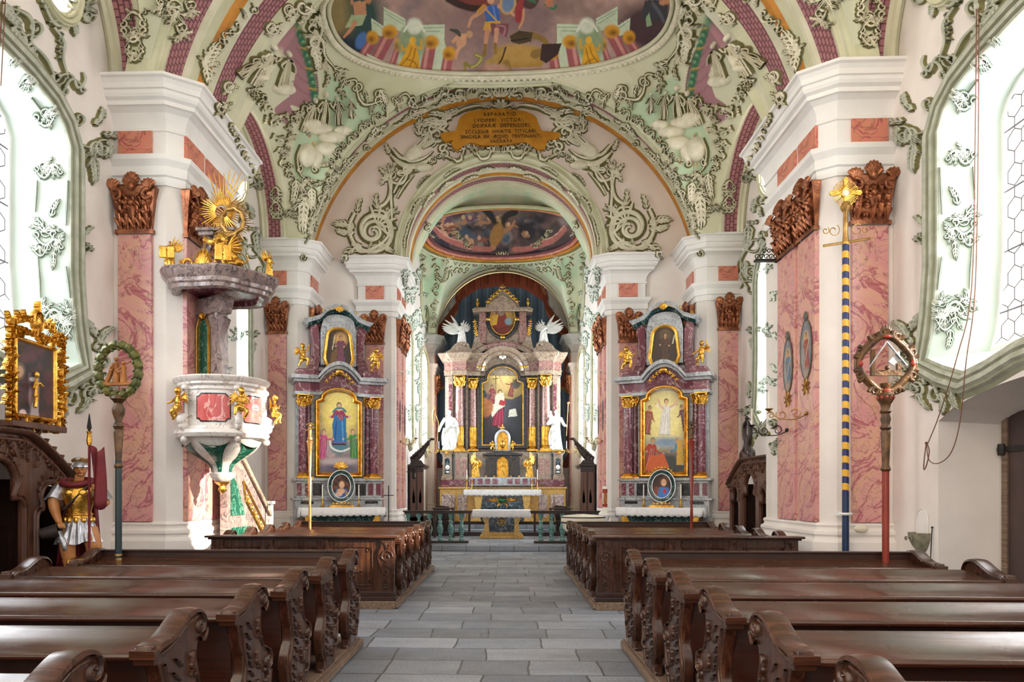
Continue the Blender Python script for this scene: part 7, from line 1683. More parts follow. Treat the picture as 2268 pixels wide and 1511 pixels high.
# ================================================================== pulpit
PU = thing('pulpit', 'marble pulpit with red panels and golden putti hung on the left pier', 'pulpit', (-4.04, 10.78, 0))
PU.scale = (.95, .95, 1)
mb = MB()
prof = [(.0, 1.66), (.10, 1.68), (.17, 1.74), (.19, 1.80), (.15, 1.82), (.15, 1.86), (.18, 1.92), (.26, 1.98), (.38, 2.05), (.49, 2.13), (.56, 2.21), (.60, 2.28), (.62, 2.30)]
mb.lathe(prof, n=48, flute=.05, nf=6); mb.build('bowl', 'pale_marble', PU, ang=.9)
mb = MB(); mb.lathe([(.60, 2.29), (.68, 2.31), (.71, 2.36), (.69, 2.41), (.63, 2.43), (.62, 2.46)], n=48); mb.build('lower_torus', 'pale_marble', PU)
mb = MB(); mb.lathe([(.60, 2.44), (.60, 2.98), (.0, 2.98)], n=48); mb.build('basket_wall', 'pale_marble', PU, ang=.9)
mb = MB(); mb.lathe([(.60, 2.96), (.62, 2.98), (.62, 3.02), (.66, 3.05), (.66, 3.08), (.70, 3.11), (.72, 3.15), (.70, 3.17), (.0, 3.17)], n=48); mb.build('rim_moulding', 'pale_marble', PU, ang=.6)
def curved_panel(parent, name, mats, phi, hw, z0, z1, R, th=.02, notch=.04, fr=.018):
    """panel on the drum at angle phi from the camera direction"""
    n = 14; mb = MB()
    def pt(u, z, r): a = -pi/2+phi+u/R; return (r*math.cos(a), r*math.sin(a), z)
    for k, (e, r, c) in enumerate(((fr, R+.006, 1), (0, R+.012, 0))):
        rows = []
        for i in range(n+1):
            u = -hw-e+(2*hw+2*e)*i/n; d = notch if abs(u) > hw-notch-e*.2 else 0; rows.append([pt(u, z0-e+d, r-.03), pt(u, z0-e+d, r), pt(u, z1+e-d, r), pt(u, z1+e-d, r-.03)])
        mb.loft(rows, c=c)
    return mb.build(name, mats, parent, ang=.5)
for phi in (.15, 1.22, -1.1): curved_panel(PU, 'red_panel', ['pulpit_red', 'black_marble'], phi, .235, 2.53, 2.90, .60)
for phi in (.15, 1.22, -.9):
    mb = MB(); rows = []
    for j in range(9):
        t = j/8; z = 2.24-.42*t; r = np.interp(z, [p[1] for p in prof], [p[0] for p in prof])*.985+.012; hw = .20*(1-t)**2.2+.035; 
        rows.append([((r+.006)*math.cos(-pi/2+phi+u*hw/max(r, .2)), (r+.006)*math.sin(-pi/2+phi+u*hw/max(r, .2)), z-(.07*(1-u*u) if j == 0 else 0)) for u in np.linspace(-1, 1, 9)])
    mb.loft(rows); mb.build('green_inlay', 'green_marble', PU, ang=2)
mb = MB(); mb.lathe([(.0, 1.50), (.03, 1.52), (.06, 1.57), (.045, 1.62), (.09, 1.65), (.12, 1.68)], n=16)
for k in range(8): a = k*pi/4; mb.ell((.05*math.cos(a), .05*math.sin(a), 1.57), .022, n=8)
mb.build('gilt_pendant', 'gold', PU)
for phi in (-.58, .70, 1.9):   # scroll consoles
    mb = MB(); a = -pi/2+phi; c, s = math.cos(a), math.sin(a)
    mb.tube([((.62+.10*math.sin(pi*t))*c, (.62+.10*math.sin(pi*t))*s, 2.62-.16*t) for t in np.linspace(0, 1, 8)], [.05, .065, .05], 10); mb.ell((.69*c, .69*s, 2.46), (.06, .06, .06), n=12); mb.ell((.64*c, .64*s, 3.0), (.06, .06, .05)); mb.ell((.66*c, .66*s, 2.27), (.055, .055, .05)); mb.tube([(.63*c, .63*s, 3.0), (.63*c, .63*s, 2.27)], .035, 8); mb.build('scroll_console', 'pale_marble', PU)
for i, (phi, ps) in enumerate(((-.58, 0), (.70, 1), (1.9, 0))):
    a = -pi/2+phi; putto('gold putto sitting on the pulpit wall, %s' % ['left one with outstretched arm', 'middle one between two red panels', 'right one seen in profile'][i], 'gold', .52, (-4.03+.73*math.cos(a), 10.78+.73*math.sin(a), 2.52), phi, 'putti on the pulpit', ps)
# back board between basket and canopy
b = MB(); b.box(-.34, -.06, 0, .34, .10, 1.42); b.prism([(-.42, 1.2), (.42, 1.2), (.5, 1.45), (-.5, 1.45)], -.12, .1, 'y')
bo = b.build('back_board', 'canopy_marble', PU, loc=(-.36, .32, 3.0), rz=-.45, bevel=.015)
b = MB(); b.prism([(-.11, .1), (.11, .1), (.11, 1.0), (.06, 1.12), (-.06, 1.12), (-.11, 1.0)], -.085, -.05, 'y'); b.build('green_panel', 'green_marble', bo)
b = MB(); ring_frame(b, [(-.11, .1), (.11, .1), (.11, 1.0), (.06, 1.12), (-.06, 1.12), (-.11, 1.0)], .02, FR, -.07)
for k in range(5): a = pi/2+(k-2)*.5; b.tube([(0, -.1, 1.14), (.05*math.cos(a), -.12, 1.14+.07*math.sin(a)), (.07*math.cos(a), -.1, 1.14+.12*math.sin(a))], [.012, .022, .01]); b.tube([(0, -.1, .1), (.05*math.cos(a), -.12, .08-.05*math.sin(a)), (.03*math.cos(a), -.1, .06-.09*math.sin(a))], [.012, .02, .01])
b.build('panel_gilding', 'gold', bo)
for sg in (-1, 1):
    b = MB(); b.tube([(sg*(.34+.1*(1-.8*t)*math.cos(6*t+.5)), -.06, 1.16+.1*(1-.8*t)*math.sin(6*t+.5)) for t in np.linspace(0, 1, 14)], [.06, .05, .03], 8); b.prism([(sg*.3, .0), (sg*.42, .0), (sg*.40, .5), (sg*.36, .9), (sg*.46, 1.1), (sg*.3, 1.2)], -.09, .05, 'y'); b.build('side_volute', 'canopy_marble', bo, bevel=.015)
# sounding board
CA = thing('pulpit_canopy', 'grey marble sounding board above the pulpit carrying gold figures and a sunburst', 'pulpit canopy', (-4.12, 10.90, 4.40))
CA.scale = (.9, .9, 1)
mb = MB(); n = 64
def lobes(r, k=.05): return [(r*(1+k*math.cos(6*a+.6)) * math.cos(a), r*(1+k*math.cos(6*a+.6))*math.sin(a)) for a in np.linspace(0, 2*pi, n+1)[:-1]]
rows = [[(x, y, z) for x, y in lobes(r)] for r, z in ((.62, .03), (.70, .0), (.78, .02), (.79, .07), (.83, .09), (.84, .14), (.88, .17), (.93, .23), (.95, .26), (.94, .29), (.86, .31))]
mb.loft(rows, closed=True); mb.build('moulded_rim', 'canopy_marble', CA, ang=.6)
mb = MB(); rows = [[(x, y, z) for x, y in lobes(r)] for r, z in ((.63, .035), (.6, .08), (.02, .10))]; mb.loft(rows, closed=True); mb.build('soffit', 'purple_marble', CA)
mb = MB(); rows = [[(x, y, z) for x, y in lobes(r)] for r, z in ((.88, .30), (.6, .36), (.3, .42), (.02, .42))]; mb.loft(rows, closed=True); mb.build('upper_deck', 'canopy_marble', CA)
for sg in (-1, 1):
    b = MB(); b.tube([(sg*.42, -.1, .32), (sg*.34, -.12, .5), (sg*.2, -.1, .72), (sg*.16, -.08, .9)], [.09, .07, .06, .08], 8, smooth=4); b.bx(sg*.16, -.08, .9, .26, .26, .06); b.bx(sg*.16, -.08, .96, .32, .32, .05); b.build('volute_support', 'canopy_marble', CA, bevel=.01)
mb = MB()
for k in range(7): a = pi/2+(k-3)*.4; mb.tube([(-.05, -.55, .32), (-.05+.12*math.cos(a), -.58, .34+.14*math.sin(a)), (-.05+.14*math.cos(a), -.55, .36+.24*math.sin(a))], [.02, .04, .015])
for sg in (-1, 1):
    mb.tube([(-.05+sg*(.24+.09*(1-.8*t)*math.cos(6*t)), -.55, .39+.08*(1-.8*t)*math.sin(6*t)) for t in np.linspace(0, 1, 12)], [.03, .02, .012])
    for k in range(3): a = pi/2+sg*(k-1)*.5; mb.tube([(-.05+sg*.36, -.53, .33), (-.05+sg*.36+.08*math.cos(a), -.53, .33+.13*math.sin(a))], [.03, .01])
mb.tube([(-.18, -.22, .88), (-.08, -.3, .78), (.04, -.32, .76), (.16, -.24, .86)], [.02, .045, .045, .02], smooth=4)
for k in range(7): mb.ell((-.14+.05*k, -.3, .80-.03*math.sin(k)), .03, n=8)
mb.box(-.5, -.56, .30, .4, -.50, .34); mb.tube([(-.18, -.22, .88), (-.05, -.5, .4)], .012); mb.build('gilt_palmette', 'gold', CA)
SB = thing('sunburst', 'golden sunburst with rayed oval ring standing on the pulpit canopy', 'sunburst', (-4.02, 10.85, 5.42))
R_ = random.Random(5); mb = MB()
for k in range(46):
    a = 2*pi*k/46; L = .36*R_.uniform(.75, 1.05)+(.28 if .9 < a < 2.0 else 0); mb.tube([(-.06+.1*math.cos(a), .02, .28+.1*math.sin(a)), (-.06+L*math.cos(a), 0, .28+L*math.sin(a))], [.016, .005], 5)
mb.build('large_rays', 'gold', SB)
mb = MB(); cx, cz = .18, .06
for k in range(44):
    a = 2*pi*k/44; L = .30*R_.uniform(.8, 1.1); mb.tube([(cx+.16*math.cos(a), -.18, cz+.18*math.sin(a)), (cx+L*math.cos(a), -.2, cz+L*1.05*math.sin(a))], [.012, .004], 5)
mb.build('small_rays', 'dull_gold', SB)
mb = MB(); mb.tube([(cx+.16*math.cos(a)*(1+.05*math.cos(9*a)), -.2, cz+.18*math.sin(a)*(1+.05*math.cos(9*a))) for a in np.linspace(0, 2*pi, 40)], .03, 8, caps=False); mb.tube([(-.02, -.2, -.14), (.1, -.25, -.17), (.22, -.2, -.12)], [.04, .06, .03], smooth=3); mb.ell((.14, -.05, -.16), (.14, .08, .06)); mb.build('cloud_ring', 'dull_gold', SB)
# figures on the rim
g = thing('angel_statue', 'small gold angel holding tablets, left edge of the pulpit canopy', 'angel statue', (-4.66, 10.42, 4.72), .2)
robed('body', 'gold', .40, g, 21, arms=(((0, 0), (.2, -.06, .62), (.1, -.16, .6)), ((0, 0), (-.18, -.08, .62), (-.1, -.18, .6))), width=1.2, vox=.016)
wing('wing', 'gold', .42, g, 1, .1, .4); mb = MB(); mb.box(-.12, -.12, .12, -.02, -.10, .29); mb.box(-.01, -.12, .12, .09, -.10, .29); mb.build('tablets', 'gold', g, bevel=.01)
def lion(name, lab, loc, rz):
    t = thing(name, lab, 'lion statue', loc, rz); mb = MB()
    mb.tube([(.16, .05, .08), (.08, .02, .14), (-.02, 0, .22), (-.06, -.02, .30)], [.07, .085, .08, .06], 10, smooth=4); mb.ell((-.07, -.03, .36), (.075, .075, .08)); mb.ell((-.09, -.10, .34), (.03, .04, .03))
    for k in range(10): a = 2*pi*k/10; mb.ell((-.065+.07*math.cos(a), .0, .36+.075*math.sin(a)), .032, n=8)
    for q in (-.05, .06): mb.tube([(-.04+q, -.02, .22), (-.07+q, -.06, .12), (-.08+q, -.08, .03), (-.08+q, -.13, .015)], [.035, .03, .022, .02], 8, smooth=3)
    mb.ell((.17, -.02, .06), (.08, .07, .06)); mb.tube([(.14, -.05, .03), (.05, -.12, .02)], [.03, .02]); mb.tube([(.22, .06, .06), (.3, .05, .12), (.28, .04, .2)], [.015, .012, .02], smooth=3)
    mb.build('body', 'gold', t, remesh=.008)
    for sg in (-1, 1):
        w = MB()
        for k in range(5): a = 1.0-.28*k; w.tube([(.02, sg*.05, .25), (.02+.14*math.cos(a), sg*.1, .25+.15*math.sin(a)), (.02+.22*math.cos(a), sg*.12, .25+.2*math.sin(a))], [.012, .024, .006], 6, flat=.5)
        w.build('wing', 'gold', t, ang=1.3)
    mb = MB(); mb.box(-.14, -.20, .02, -.04, -.17, .24); mb.box(-.02, -.20, .02, .08, -.17, .24); mb.build('book', 'gold', t, bevel=.008); return t
lion('lion_statue', 'gold winged lion with open book on the pulpit canopy', (-3.80, 10.28, 4.71), .35)
g = thing('angel_statue', 'small gold figure on the far right edge of the pulpit canopy', 'angel statue', (-3.36, 10.85, 4.71), 1.3)
robed('body', 'gold', .34, g, 23, width=1.5, vox=.018); wing('wing', 'gold', .36, g, 1, .2, .4); wing('wing', 'gold', .36, g, -1, .2, .4)
# stair behind the pulpit
ST = thing('pulpit_stair', 'grey marble stair parapet with green panels and gold grille descending behind the pulpit', 'stair', (-4.28, 11.6, 0))
ST.scale = (1, .88, 1)
mb = MB(); mb.prism([(0, .1), (.3, .1), (2.35, .1), (2.35, 1.05), (.2, 2.35), (.0, 2.35)], -.12, .0, 'x'); mb.build('parapet', 'canopy_marble', ST, bevel=.01)
mb = MB(); mb.prism([(0, 2.3), (.2, 2.35), (2.4, 1.05), (2.4, 1.15), (.2, 2.46), (0, 2.42)], -.16, .05, 'x'); mb.build('handrail', 'brown_marble', ST, bevel=.015)
for poly in ([(.15, 1.15), (.85, 1.15), (.45, 1.65), (.15, 1.85)], [(.2, .35), (1.75, .35), (1.15, .95), (.2, .95)]):
    mb = MB(); mb.prism(poly, -.01, .02, 'x'); mb.build('green_panel', 'green_marble', ST)
f = lambda u, v, h: (.02+h, u, v); mb = MB()
for q in ([(.75, 1.72), (2.2, .82)], [(.9, 1.38), (2.15, .6)], [(.75, 1.72), (.9, 1.38)], [(2.2, .82), (2.15, .6)]): fstroke(mb, q, .03, .02, f, 0)
for k in range(9): u = .95+.14*k; v = 1.45-.088*k; fvol(mb, u, v, .07, f, k, 1.3, 1 if k % 2 else -1, .022, .016)
mb.build('gold_grille', 'gold', ST, ang=1)
mb = MB(); mb.box(-.14, 2.35, .1, .04, 2.5, 1.3); mb.box(-.17, 2.32, 1.3, .07, 2.53, 1.36); mb.build('newel', 'grey_marble', ST, bevel=.01)
mb = MB(); R9 = random.Random(2); mb.loft([[(-.1+.5*i/8-4.0, 11.05+.02*math.sin(i*2), z) for i in range(9)] for z in (0,)] + [[(-4.1+.4*i/8, 11.05+.1*j, 1.28-.04*j+.03*math.sin(i+j)) for i in range(9)] for j in range(1)]) if False else None

# ================================================================== left confessional, framed picture, soldier saint
def confessional(name, label, s, loc, L, H, sc=1):
    """carved booth with its front to +x (s=+1) ; local y runs along the wall"""
    t = thing(name, label, 'confessional', loc)
    def trefoil(c, w, z0, zs, zt):
        k = w*.72
        return [(c-w, z0), (c-w, zs), (c-w*.95, zs+.06), (c-w*.8, zs+.1), (c-k*.9, zs+.1), (c-k*.82, zs+.14)]+[(c-k*math.cos(pi*i/12), zs+.24+(zt-zs-.24)*math.sin(pi*i/12)) for i in range(0, 13)]+[(c+k*.82, zs+.14), (c+k*.9, zs+.1), (c+w*.8, zs+.1), (c+w*.95, zs+.06), (c+w, zs), (c+w, z0)]
    x = 0
    # front boards around the two openings
    ops = [(L*.36, L*.19, .62*H/2.2, 1.35*H/2.2, 1.83*H/2.2), (L*.80, L*.13, .62*H/2.2, 1.22*H/2.2, 1.6*H/2.2), (-L*.02, L*.1, .62*H/2.2, 1.2*H/2.2, 1.55*H/2.2)]
    def topz(y): u = y/L; return H*(.96 if u < .55 else .96-.22*((u-.55)/.45)**1.3)
    mb = MB(); ys = np.linspace(-L*.15, L, 116); seg = []
    for a, b in zip(ys[:-1], ys[1:]):
        m = (a+b)/2; gap = None
        for c, w, z0, zs, zt in ops:
            if abs(m-c) < w:
                tr = trefoil(c, w, z0, zs, zt); top = np.interp(m, [p[0] for p in tr[1:-1]], [p[1] for p in tr[1:-1]]) if False else None
                k = w*.72; d = abs(m-c); top = zs+.24+(zt-zs-.24)*math.sqrt(max(0, 1-(d/k)**2)) if d < k*.98 else zs+.08
                gap = (z0, top)
        if gap: mb.box(s*-.03, a, 0, s*.02, b, gap[0]); mb.box(s*-.03, a, gap[1], s*.02, b, topz(m))
        else: mb.box(s*-.03, a, 0, s*.02, b, topz(m))
    mb.build('front', 'walnut', t, smooth=False)
    mb = MB(); mb.box(-s*.6, -L*.15, 0, -s*.57, L, H*.9); mb.box(-s*.6, L-.04, 0, 0, L, H*.72); mb.box(-s*.6, -L*.15, 0, 0, -L*.15+.04, H*.9); mb.box(-s*.6, -L*.15, H*.86, 0, L*.6, H*.89); mb.box(-s*.6, L*.60, 0, -s*.04, L*.62, H*.75); mb.box(-s*.6, L*.12, 0, -s*.04, L*.14, H*.85); mb.box(-s*.6, L*.14, .35, -s*.1, L*.6, .40)
    mb.build('inner_boards', 'dark_walnut', t)
    f = lambda u, v, h: (s*(.02+h), u, v)
    mb = MB()
    for c, w, z0, zs, zt in ops:
        tr = trefoil(c, w*1.04, z0, zs, zt+.02); fstroke(mb, tr, .045, .035, f, 0)
        tr = trefoil(c, w*1.2, z0, zs+.03, zt+.09); fstroke(mb, tr, .02, .02, f, 0)
        for k in range(9): a = pi*(k+.5)/9; fstroke(mb, [(c-w*.86*math.cos(a), zs+.26+(zt-zs-.2)*math.sin(a)), (c-w*1.02*math.cos(a), zs+.28+(zt-zs-.12)*math.sin(a))], [.02, .012], .02, f, 0)
    mb.build('arch_mouldings', 'walnut', t, ang=1)
    mb = MB()
    for k in range(14):
        u = -L*.1+L*1.02*k/13; z = topz(u)-.10; fleaf(mb, u, z, .16, -pi/2+(k % 3-1)*.7, f, .8*(1 if k % 2 else -1), 3, .035, .03); fvol(mb, u, z+.02, .055, f, k, 1.4, 1 if k % 2 else -1, .022, .03)
    fvol(mb, L*.03, topz(0)-.2, .11, f, 0, 1.6, 1, .035, .035); fvol(mb, L*.2, topz(0)-.16, .1, f, 2, 1.6, -1, .03, .035)
    fstroke(mb, [(u, topz(u)-.06) for u in np.linspace(-L*.14, L*.97, 24)], .05, .03, f, 0)
    mb.build('carved_frieze', 'walnut', t, ang=1)
    mb = MB(); pl = [(y, topz(y)) for y in np.linspace(-L*.17, L*1.0, 30)]
    mb.loft([[(s*-.1, y, z), (s*.08, y, z), (s*.11, y, z+.03), (s*.11, y, z+.05), (s*-.1, y, z+.06)] for y, z in pl])
    mb.tube([(s*.04, L*1.0+.085*(1-.85*q)*math.cos(1.6-7*q), topz(L)+.03+.085*(1-.85*q)*math.sin(1.6-7*q)) for q in np.linspace(0, 1, 16)], [.045, .035, .02], 8)
    for k in range(5): u = L*(.66+.07*k); mb.tube([(s*.02, u, topz(u)+.04), (s*.02, u+.04, topz(u)+.12), (s*.02, u+.09, topz(u)+.13)], [.03, .03, .01], 7)
    mb.tube([(s*.02, L*.56+.06*math.cos(a), topz(0)+.06+.10*math.sin(a)) for a in np.linspace(-.5, 3.4, 10)], [.03, .04, .03], 8)
    mb.build('cornice', 'walnut', t, ang=.8)
    mb = MB(); mb.prism([(L*.20, .40), (L*.52, .40), (L*.50, .44), (L*.44, .50), (L*.42, .60), (L*.46, .68), (L*.48, .70), (L*.24, .70), (L*.26, .68), (L*.30, .60), (L*.28, .50), (L*.22, .44)], -s*.3, -s*.2, 'x'); mb.build('kneeling_desk', 'walnut', t, bevel=.01)
    mb = MB()
    for c, w in ((L*.36, L*.15), (L*.80, L*.1)): mb.box(s*.02, c-w, .12, s*.035, c+w, .5)
    mb.box(s*.02, -L*.15, 0, s*.05, L, .08); mb.build('base_panels', 'walnut', t, bevel=.008)
    return t
confessional('confessional', 'carved dark walnut confessional with trefoil openings by the left window', 1, (-4.95, 6.5, 0), 2.0, 2.22)
c2 = confessional('confessional', 'carved dark confessional half hidden behind the right pier', -1, (4.93, 13.9, 0), 2.1, 2.25)
# openwork crest of the far confessional
mb = MB()
for sg in (-1, 1): mb.tube([(0, 1.0+sg*.02, 2.95), (0, 1.0+sg*.16, 2.85), (0, 1.0+sg*.17, 2.6), (0, 1.0+sg*.12, 2.42), (0, 1.0+sg*.3, 2.3), (0, 1.0+sg*.42, 2.15)], [.03, .05, .045, .05, .06, .03], 8, smooth=4)
mb.ell((0, 1.0, 3.0), .05); mb.lathe([(.05, 0), (.05, .12), (.03, .2), (.035, .28), (.0, .34)], 0, 1.0, 2.34, 10)
for k in range(6): mb.ell((0, .72+.11*k, 2.25+.05*math.sin(k*2)), (.05, .07, .07), n=8)
mb.build('crest', 'dark_walnut', c2)
# gilt frame with picture
FP = thing('framed_picture', 'dark devotional picture in openwork gilded frame standing on the left confessional', 'framed picture', (-4.98, 7.82, 2.21), 0)
sh_ = lambda v: Vector((v.z, v.x, v.y))
w2, h2 = .34, .80; zc0 = .12
mb = MB(); R5 = random.Random(9)
pts = [(-w2, zc0), (w2, zc0), (w2, zc0+h2), (-w2, zc0+h2)]
f = lambda u, v, h: (.05+h, u, v)
for (a, b_) in ((0, 1), (1, 2), (2, 3), (3, 0)):
    A, B = pts[a], pts[b_]; fstroke(mb, [A, B], .05, .03, f, 0)
    nx_, nz_ = (0, -1) if a == 0 else (1, 0) if a == 1 else (0, 1) if a == 2 else (-1, 0)
    L_ = math.hypot(B[0]-A[0], B[1]-A[1]); m = int(L_/.055)
    for k in range(-1, m+2):
        u = A[0]+(B[0]-A[0])*k/m+nx_*.07; v = A[1]+(B[1]-A[1])*k/m+nz_*.07
        fleaf(mb, u, v, .09, R5.random()*6.3, f, R5.uniform(-1.2, 1.2), 2, .03, .05); fvol(mb, u+nx_*.03, v+nz_*.03, .035, f, R5.random()*6, 1.3, R5.choice((-1, 1)), .016, .05)
for k in range(11):
    t_ = k/10; u = -w2-.1+(2*w2+.2)*t_; v = zc0+h2+.12+.10*math.sin(pi*t_)
    fleaf(mb, u, v, .13, pi/2+R5.uniform(-.8, .8), f, R5.uniform(-1, 1), 3, .035, .04); fvol(mb, u, v+.03, .045, f, R5.random()*6, 1.4, 1 if k % 2 else -1, .02, .04)
for k in range(8): fleaf(mb, w2+.12, zc0+.1+.09*k, .1, R5.uniform(-.6, .6), f, R5.uniform(-1, 1), 2, .03, .04); fleaf(mb, -w2-.12, zc0+.1+.09*k, .1, pi+R5.uniform(-.6, .6), f, 1, 2, .03, .04)
fstroke(mb, [(.075*math.cos(a), zc0+h2+.24+.11*math.sin(a)) for a in np.linspace(0, 2*pi, 24)], .035, .05, f, 0); mb.ell((.07, 0, zc0+h2+.24), (.04, .05, .085)); fleaf(mb, 0, zc0+h2+.34, .12, pi/2, f, 0, 3, .05, .05)
mb.build('gilded_frame', 'gold', FP, ang=1.2)
mb = MB(); rows = [[(.045, -w2+2*w2*i/60, zc0+h2*j/80) for i in range(61)] for j in range(81)]; mb.loft(rows); wv_ = [Vector(p)+Vector((-4.98, 7.82, 2.21)) for p in mb.v]
px, py = proj([p.x for p in wv_], [p.y for p in wv_], [p.z for p in wv_]); q = Paint(px, py, '#2c2226'); q.noise('#5a3034', 18, .4, .7, 3)
q.ell(42, 822, 14, 20, '#6e5a44'); q.ell(43, 823, 9, 13, '#c29a80'); q.ell(34, 836, 8, 10, '#b88a70'); q.line([(30, 850), (28, 875), (26, 895)], 12, '#9a6f5c'); q.poly([(62, 825), (88, 828), (86, 930), (66, 932)], '#8a7c86', .5); q.ell(75, 840, 10, 5, '#d8d2d4'); q.ell(72, 880, 8, 20, '#c9a0a0', 0, .4, .7); q.ell(50, 925, 15, 10, '#e0bdbb'); q.ell(50, 915, 8, 8, '#e6c8c6')
q.poly([(74, 850), (84, 850), (86, 932), (66, 934)], '#d8c8c4', .6); mb.build('picture', 'canvas_oil', FP, cols=q.c)
mb = MB(); mb.box(-.06, -w2-.12, -.01, .12, w2+.12, .06); mb.box(-.06, -w2, .0, .03, w2, zc0+h2); mb.build('base', 'walnut', FP, bevel=.01)
mb = MB(); mb.lathe([(.03, 0), (.045, .06), (.03, .12), (.04, .2), (.02, .24)], .075, -.03, zc0+.17, 12, sx=.5); mb.ell((.08, -.03, zc0+.46), (.03, .035, .04)); mb.tube([(.09, -.07, zc0+.38), (.1, -.12, zc0+.3)], .016); mb.tube([(.09, .0, zc0+.38), (.1, .05, zc0+.34)], .016); mb.tube([(.09, -.05, zc0+.22), (.1, -.09, zc0+.1)], .022); mb.build('gilt_child_figure', 'gold', FP, remesh=.008)
# soldier saint
SA = thing('soldier_statue', 'painted wooden soldier in silver helmet and gold cuirass pouring a bucket', 'statue', (-4.55, 7.98, .62), .30)
SA.scale = (1.1, 1.1, 1.0)
def B_(m, n_, mat, **k): return m.build(n_, mat, SA, **k)
m = MB()
m.tube([(0, 0, 1.02), (.01, -.01, 1.1)], .045, 10); m.ell((.03, -.045, 1.16), (.058, .066, .078), n=16); m.ell((.035, -.115, 1.15), (.011, .016, .018)); m.ell((.035, -.10, 1.118), (.02, .014, .007)); m.ell((.035, -.09, 1.095), (.022, .02, .016)); m.ell((.055, -.10, 1.165), (.009, .008, .006), n=8); m.ell((.015, -.10, 1.165), (.009, .008, .006), n=8); m.ell((-.03, -.03, 1.155), (.01, .018, .024), n=8)
m.tube([(-.155, 0, .99), (-.21, -.03, .84), (-.20, -.06, .72), (-.14, -.14, .58)], [.055, .058, .05, .03], 12, smooth=4)
m.tube([(.155, 0, .99), (.22, -.02, .87), (.25, -.06, .78), (.19, -.14, .93)], [.052, .05, .046, .03], 12, smooth=4)
m.ell((-.12, -.16, .56), (.034, .035, .03)); m.ell((.175, -.155, .955), (.03, .034, .032))
for k in range(4):
    m.tube([(-.14+.016*k, -.18, .57), (-.13+.017*k, -.205, .55), (-.125+.017*k, -.195, .52)], [.011, .011, .009], 6)
    m.tube([(.155, -.165, .935+.017*k), (.165, -.195, .937+.017*k), (.19, -.20, .94+.017*k)], [.011, .011, .009], 6)
m.tube([(-.10, -.15, .57), (-.085, -.18, .56)], [.012, .009], 6); m.tube([(.19, -.14, .985), (.20, -.165, .995)], [.012, .009], 6)
m.tube([(-.07, -.01, .50), (-.08, -.08, .33), (-.07, -.05, .14), (-.07, -.04, .03)], [.095, .075, .06, .04], 12, smooth=4); m.tube([(.08, 0, .5), (.14, -.04, .33), (.13, .02, .17), (.12, .03, .04)], [.095, .078, .06, .04], 12, smooth=4)
B_(m, 'body', 'skin', remesh=.0075)
m = MB(); m.ell((.055, -.113, 1.158), (.009, .006, .005), n=8); m.ell((.013, -.113, 1.158), (.009, .006, .005), n=8); m.tube([(.07, -.108, 1.174), (.055, -.115, 1.178), (.042, -.112, 1.174)], .003, 5); m.tube([(.026, -.112, 1.174), (.012, -.115, 1.178), (-.002, -.108, 1.174)], .003, 5); B_(m, 'eyes', 'hair')
m = MB(); m.tube([(.018, -.112, 1.116), (.035, -.119, 1.117), (.052, -.112, 1.116)], .005, 6); B_(m, 'lips', 'red_pad')
m = MB(); rows = []
for z, rx, ry, cy in ((.60, .118, .10, 0), (.64, .12, .10, 0), (.70, .112, .095, 0), (.76, .125, .105, -.005), (.86, .150, .12, -.01), (.94, .158, .115, -.005), (1.0, .145, .09, 0), (1.035, .08, .06, 0)):
    rows.append([(rx*math.cos(a)*(1+.03*math.cos(4*a)), cy+ry*math.sin(a)*(1+.05*(math.cos(2*a+pi)>.6)), z) for a in np.linspace(0, 2*pi, 29)[:-1]])
m.loft(rows, closed=True); m.tube([(.12*math.cos(a), .1*math.sin(a), .665+.004*math.sin(9*a)) for a in np.linspace(0, 2*pi, 30)], .012, 6, caps=False)
for sg in (-1, 1): m.ell((sg*.155, -.005, .99), (.06, .065, .05)); m.ell((sg*.06, -.115, .90), (.05, .02, .04))
for k in range(12): a = 2*pi*k/12; m.ell((.125*math.cos(a), .105*math.sin(a), .60), (.03, .02, .04), n=8)
B_(m, 'cuirass', 'gold', ang=1.2)
m = MB(); rows = []
for z, rx in ((.63, .115), (.58, .135), (.5, .16), (.42, .185), (.36, .205)): rows.append([(rx*math.cos(a)*(1+.09*(.66-z)/.3*math.sin(17*a)), rx*.85*math.sin(a)*(1+.09*(.66-z)/.3*math.sin(17*a)), z+(.02*math.sin(5*a) if z < .4 else 0)) for a in np.linspace(0, 2*pi, 121)[:-1]])
m.loft(rows, closed=True); o_ = B_(m, 'skirt', 'silver', ang=1.5)
for sg in (-1, 1):
    m = MB(); rows = []; A_ = Vector((sg*.155, 0, 1.0)); Bq = Vector((sg*(.215 if sg < 0 else .235), -.03, .84))
    for t_ in np.linspace(0, 1, 6):
        c_ = A_.lerp(Bq, t_); r_q = .06+.022*t_; rows.append([(c_.x+r_q*math.cos(a)*(1+.1*math.sin(7*a+3*t_)), c_.y+r_q*math.sin(a)*(1+.1*math.sin(7*a+3*t_)), c_.z+.02*math.sin(3*a)) for a in np.linspace(0, 2*pi, 25)[:-1]])
    m.loft(rows, closed=True); B_(m, 'sleeve', 'silver', ang=1.5)
m = MB(); m.ell((.03, -.03, 1.20), (.074, .082, .05), n=16); m.lathe([(.085, 0), (.082, .02), (.07, .03)], .03, -.03, 1.18, 20, sy=1.1); m.tube([(-.03, .0, 1.24), (.0, -.01, 1.265), (.06, -.02, 1.26)], [.02, .03, .02], smooth=3); B_(m, 'helmet', 'silver')
m = MB()
for k in range(9): m.ell((-.05+.018*k, .01-.01*k, 1.255+.012*math.sin(k*1.6)), (.024, .03, .022), n=8)
B_(m, 'helmet_crest', 'dull_gold')
m = MB()
for k in range(7): m.tube([(-.03+.012*k, .04, 1.19), (-.05+.012*k, .06, 1.12), (-.09+.016*k, .06, 1.05)], [.025, .03, .012], 7, smooth=3)
B_(m, 'hair', 'hair')
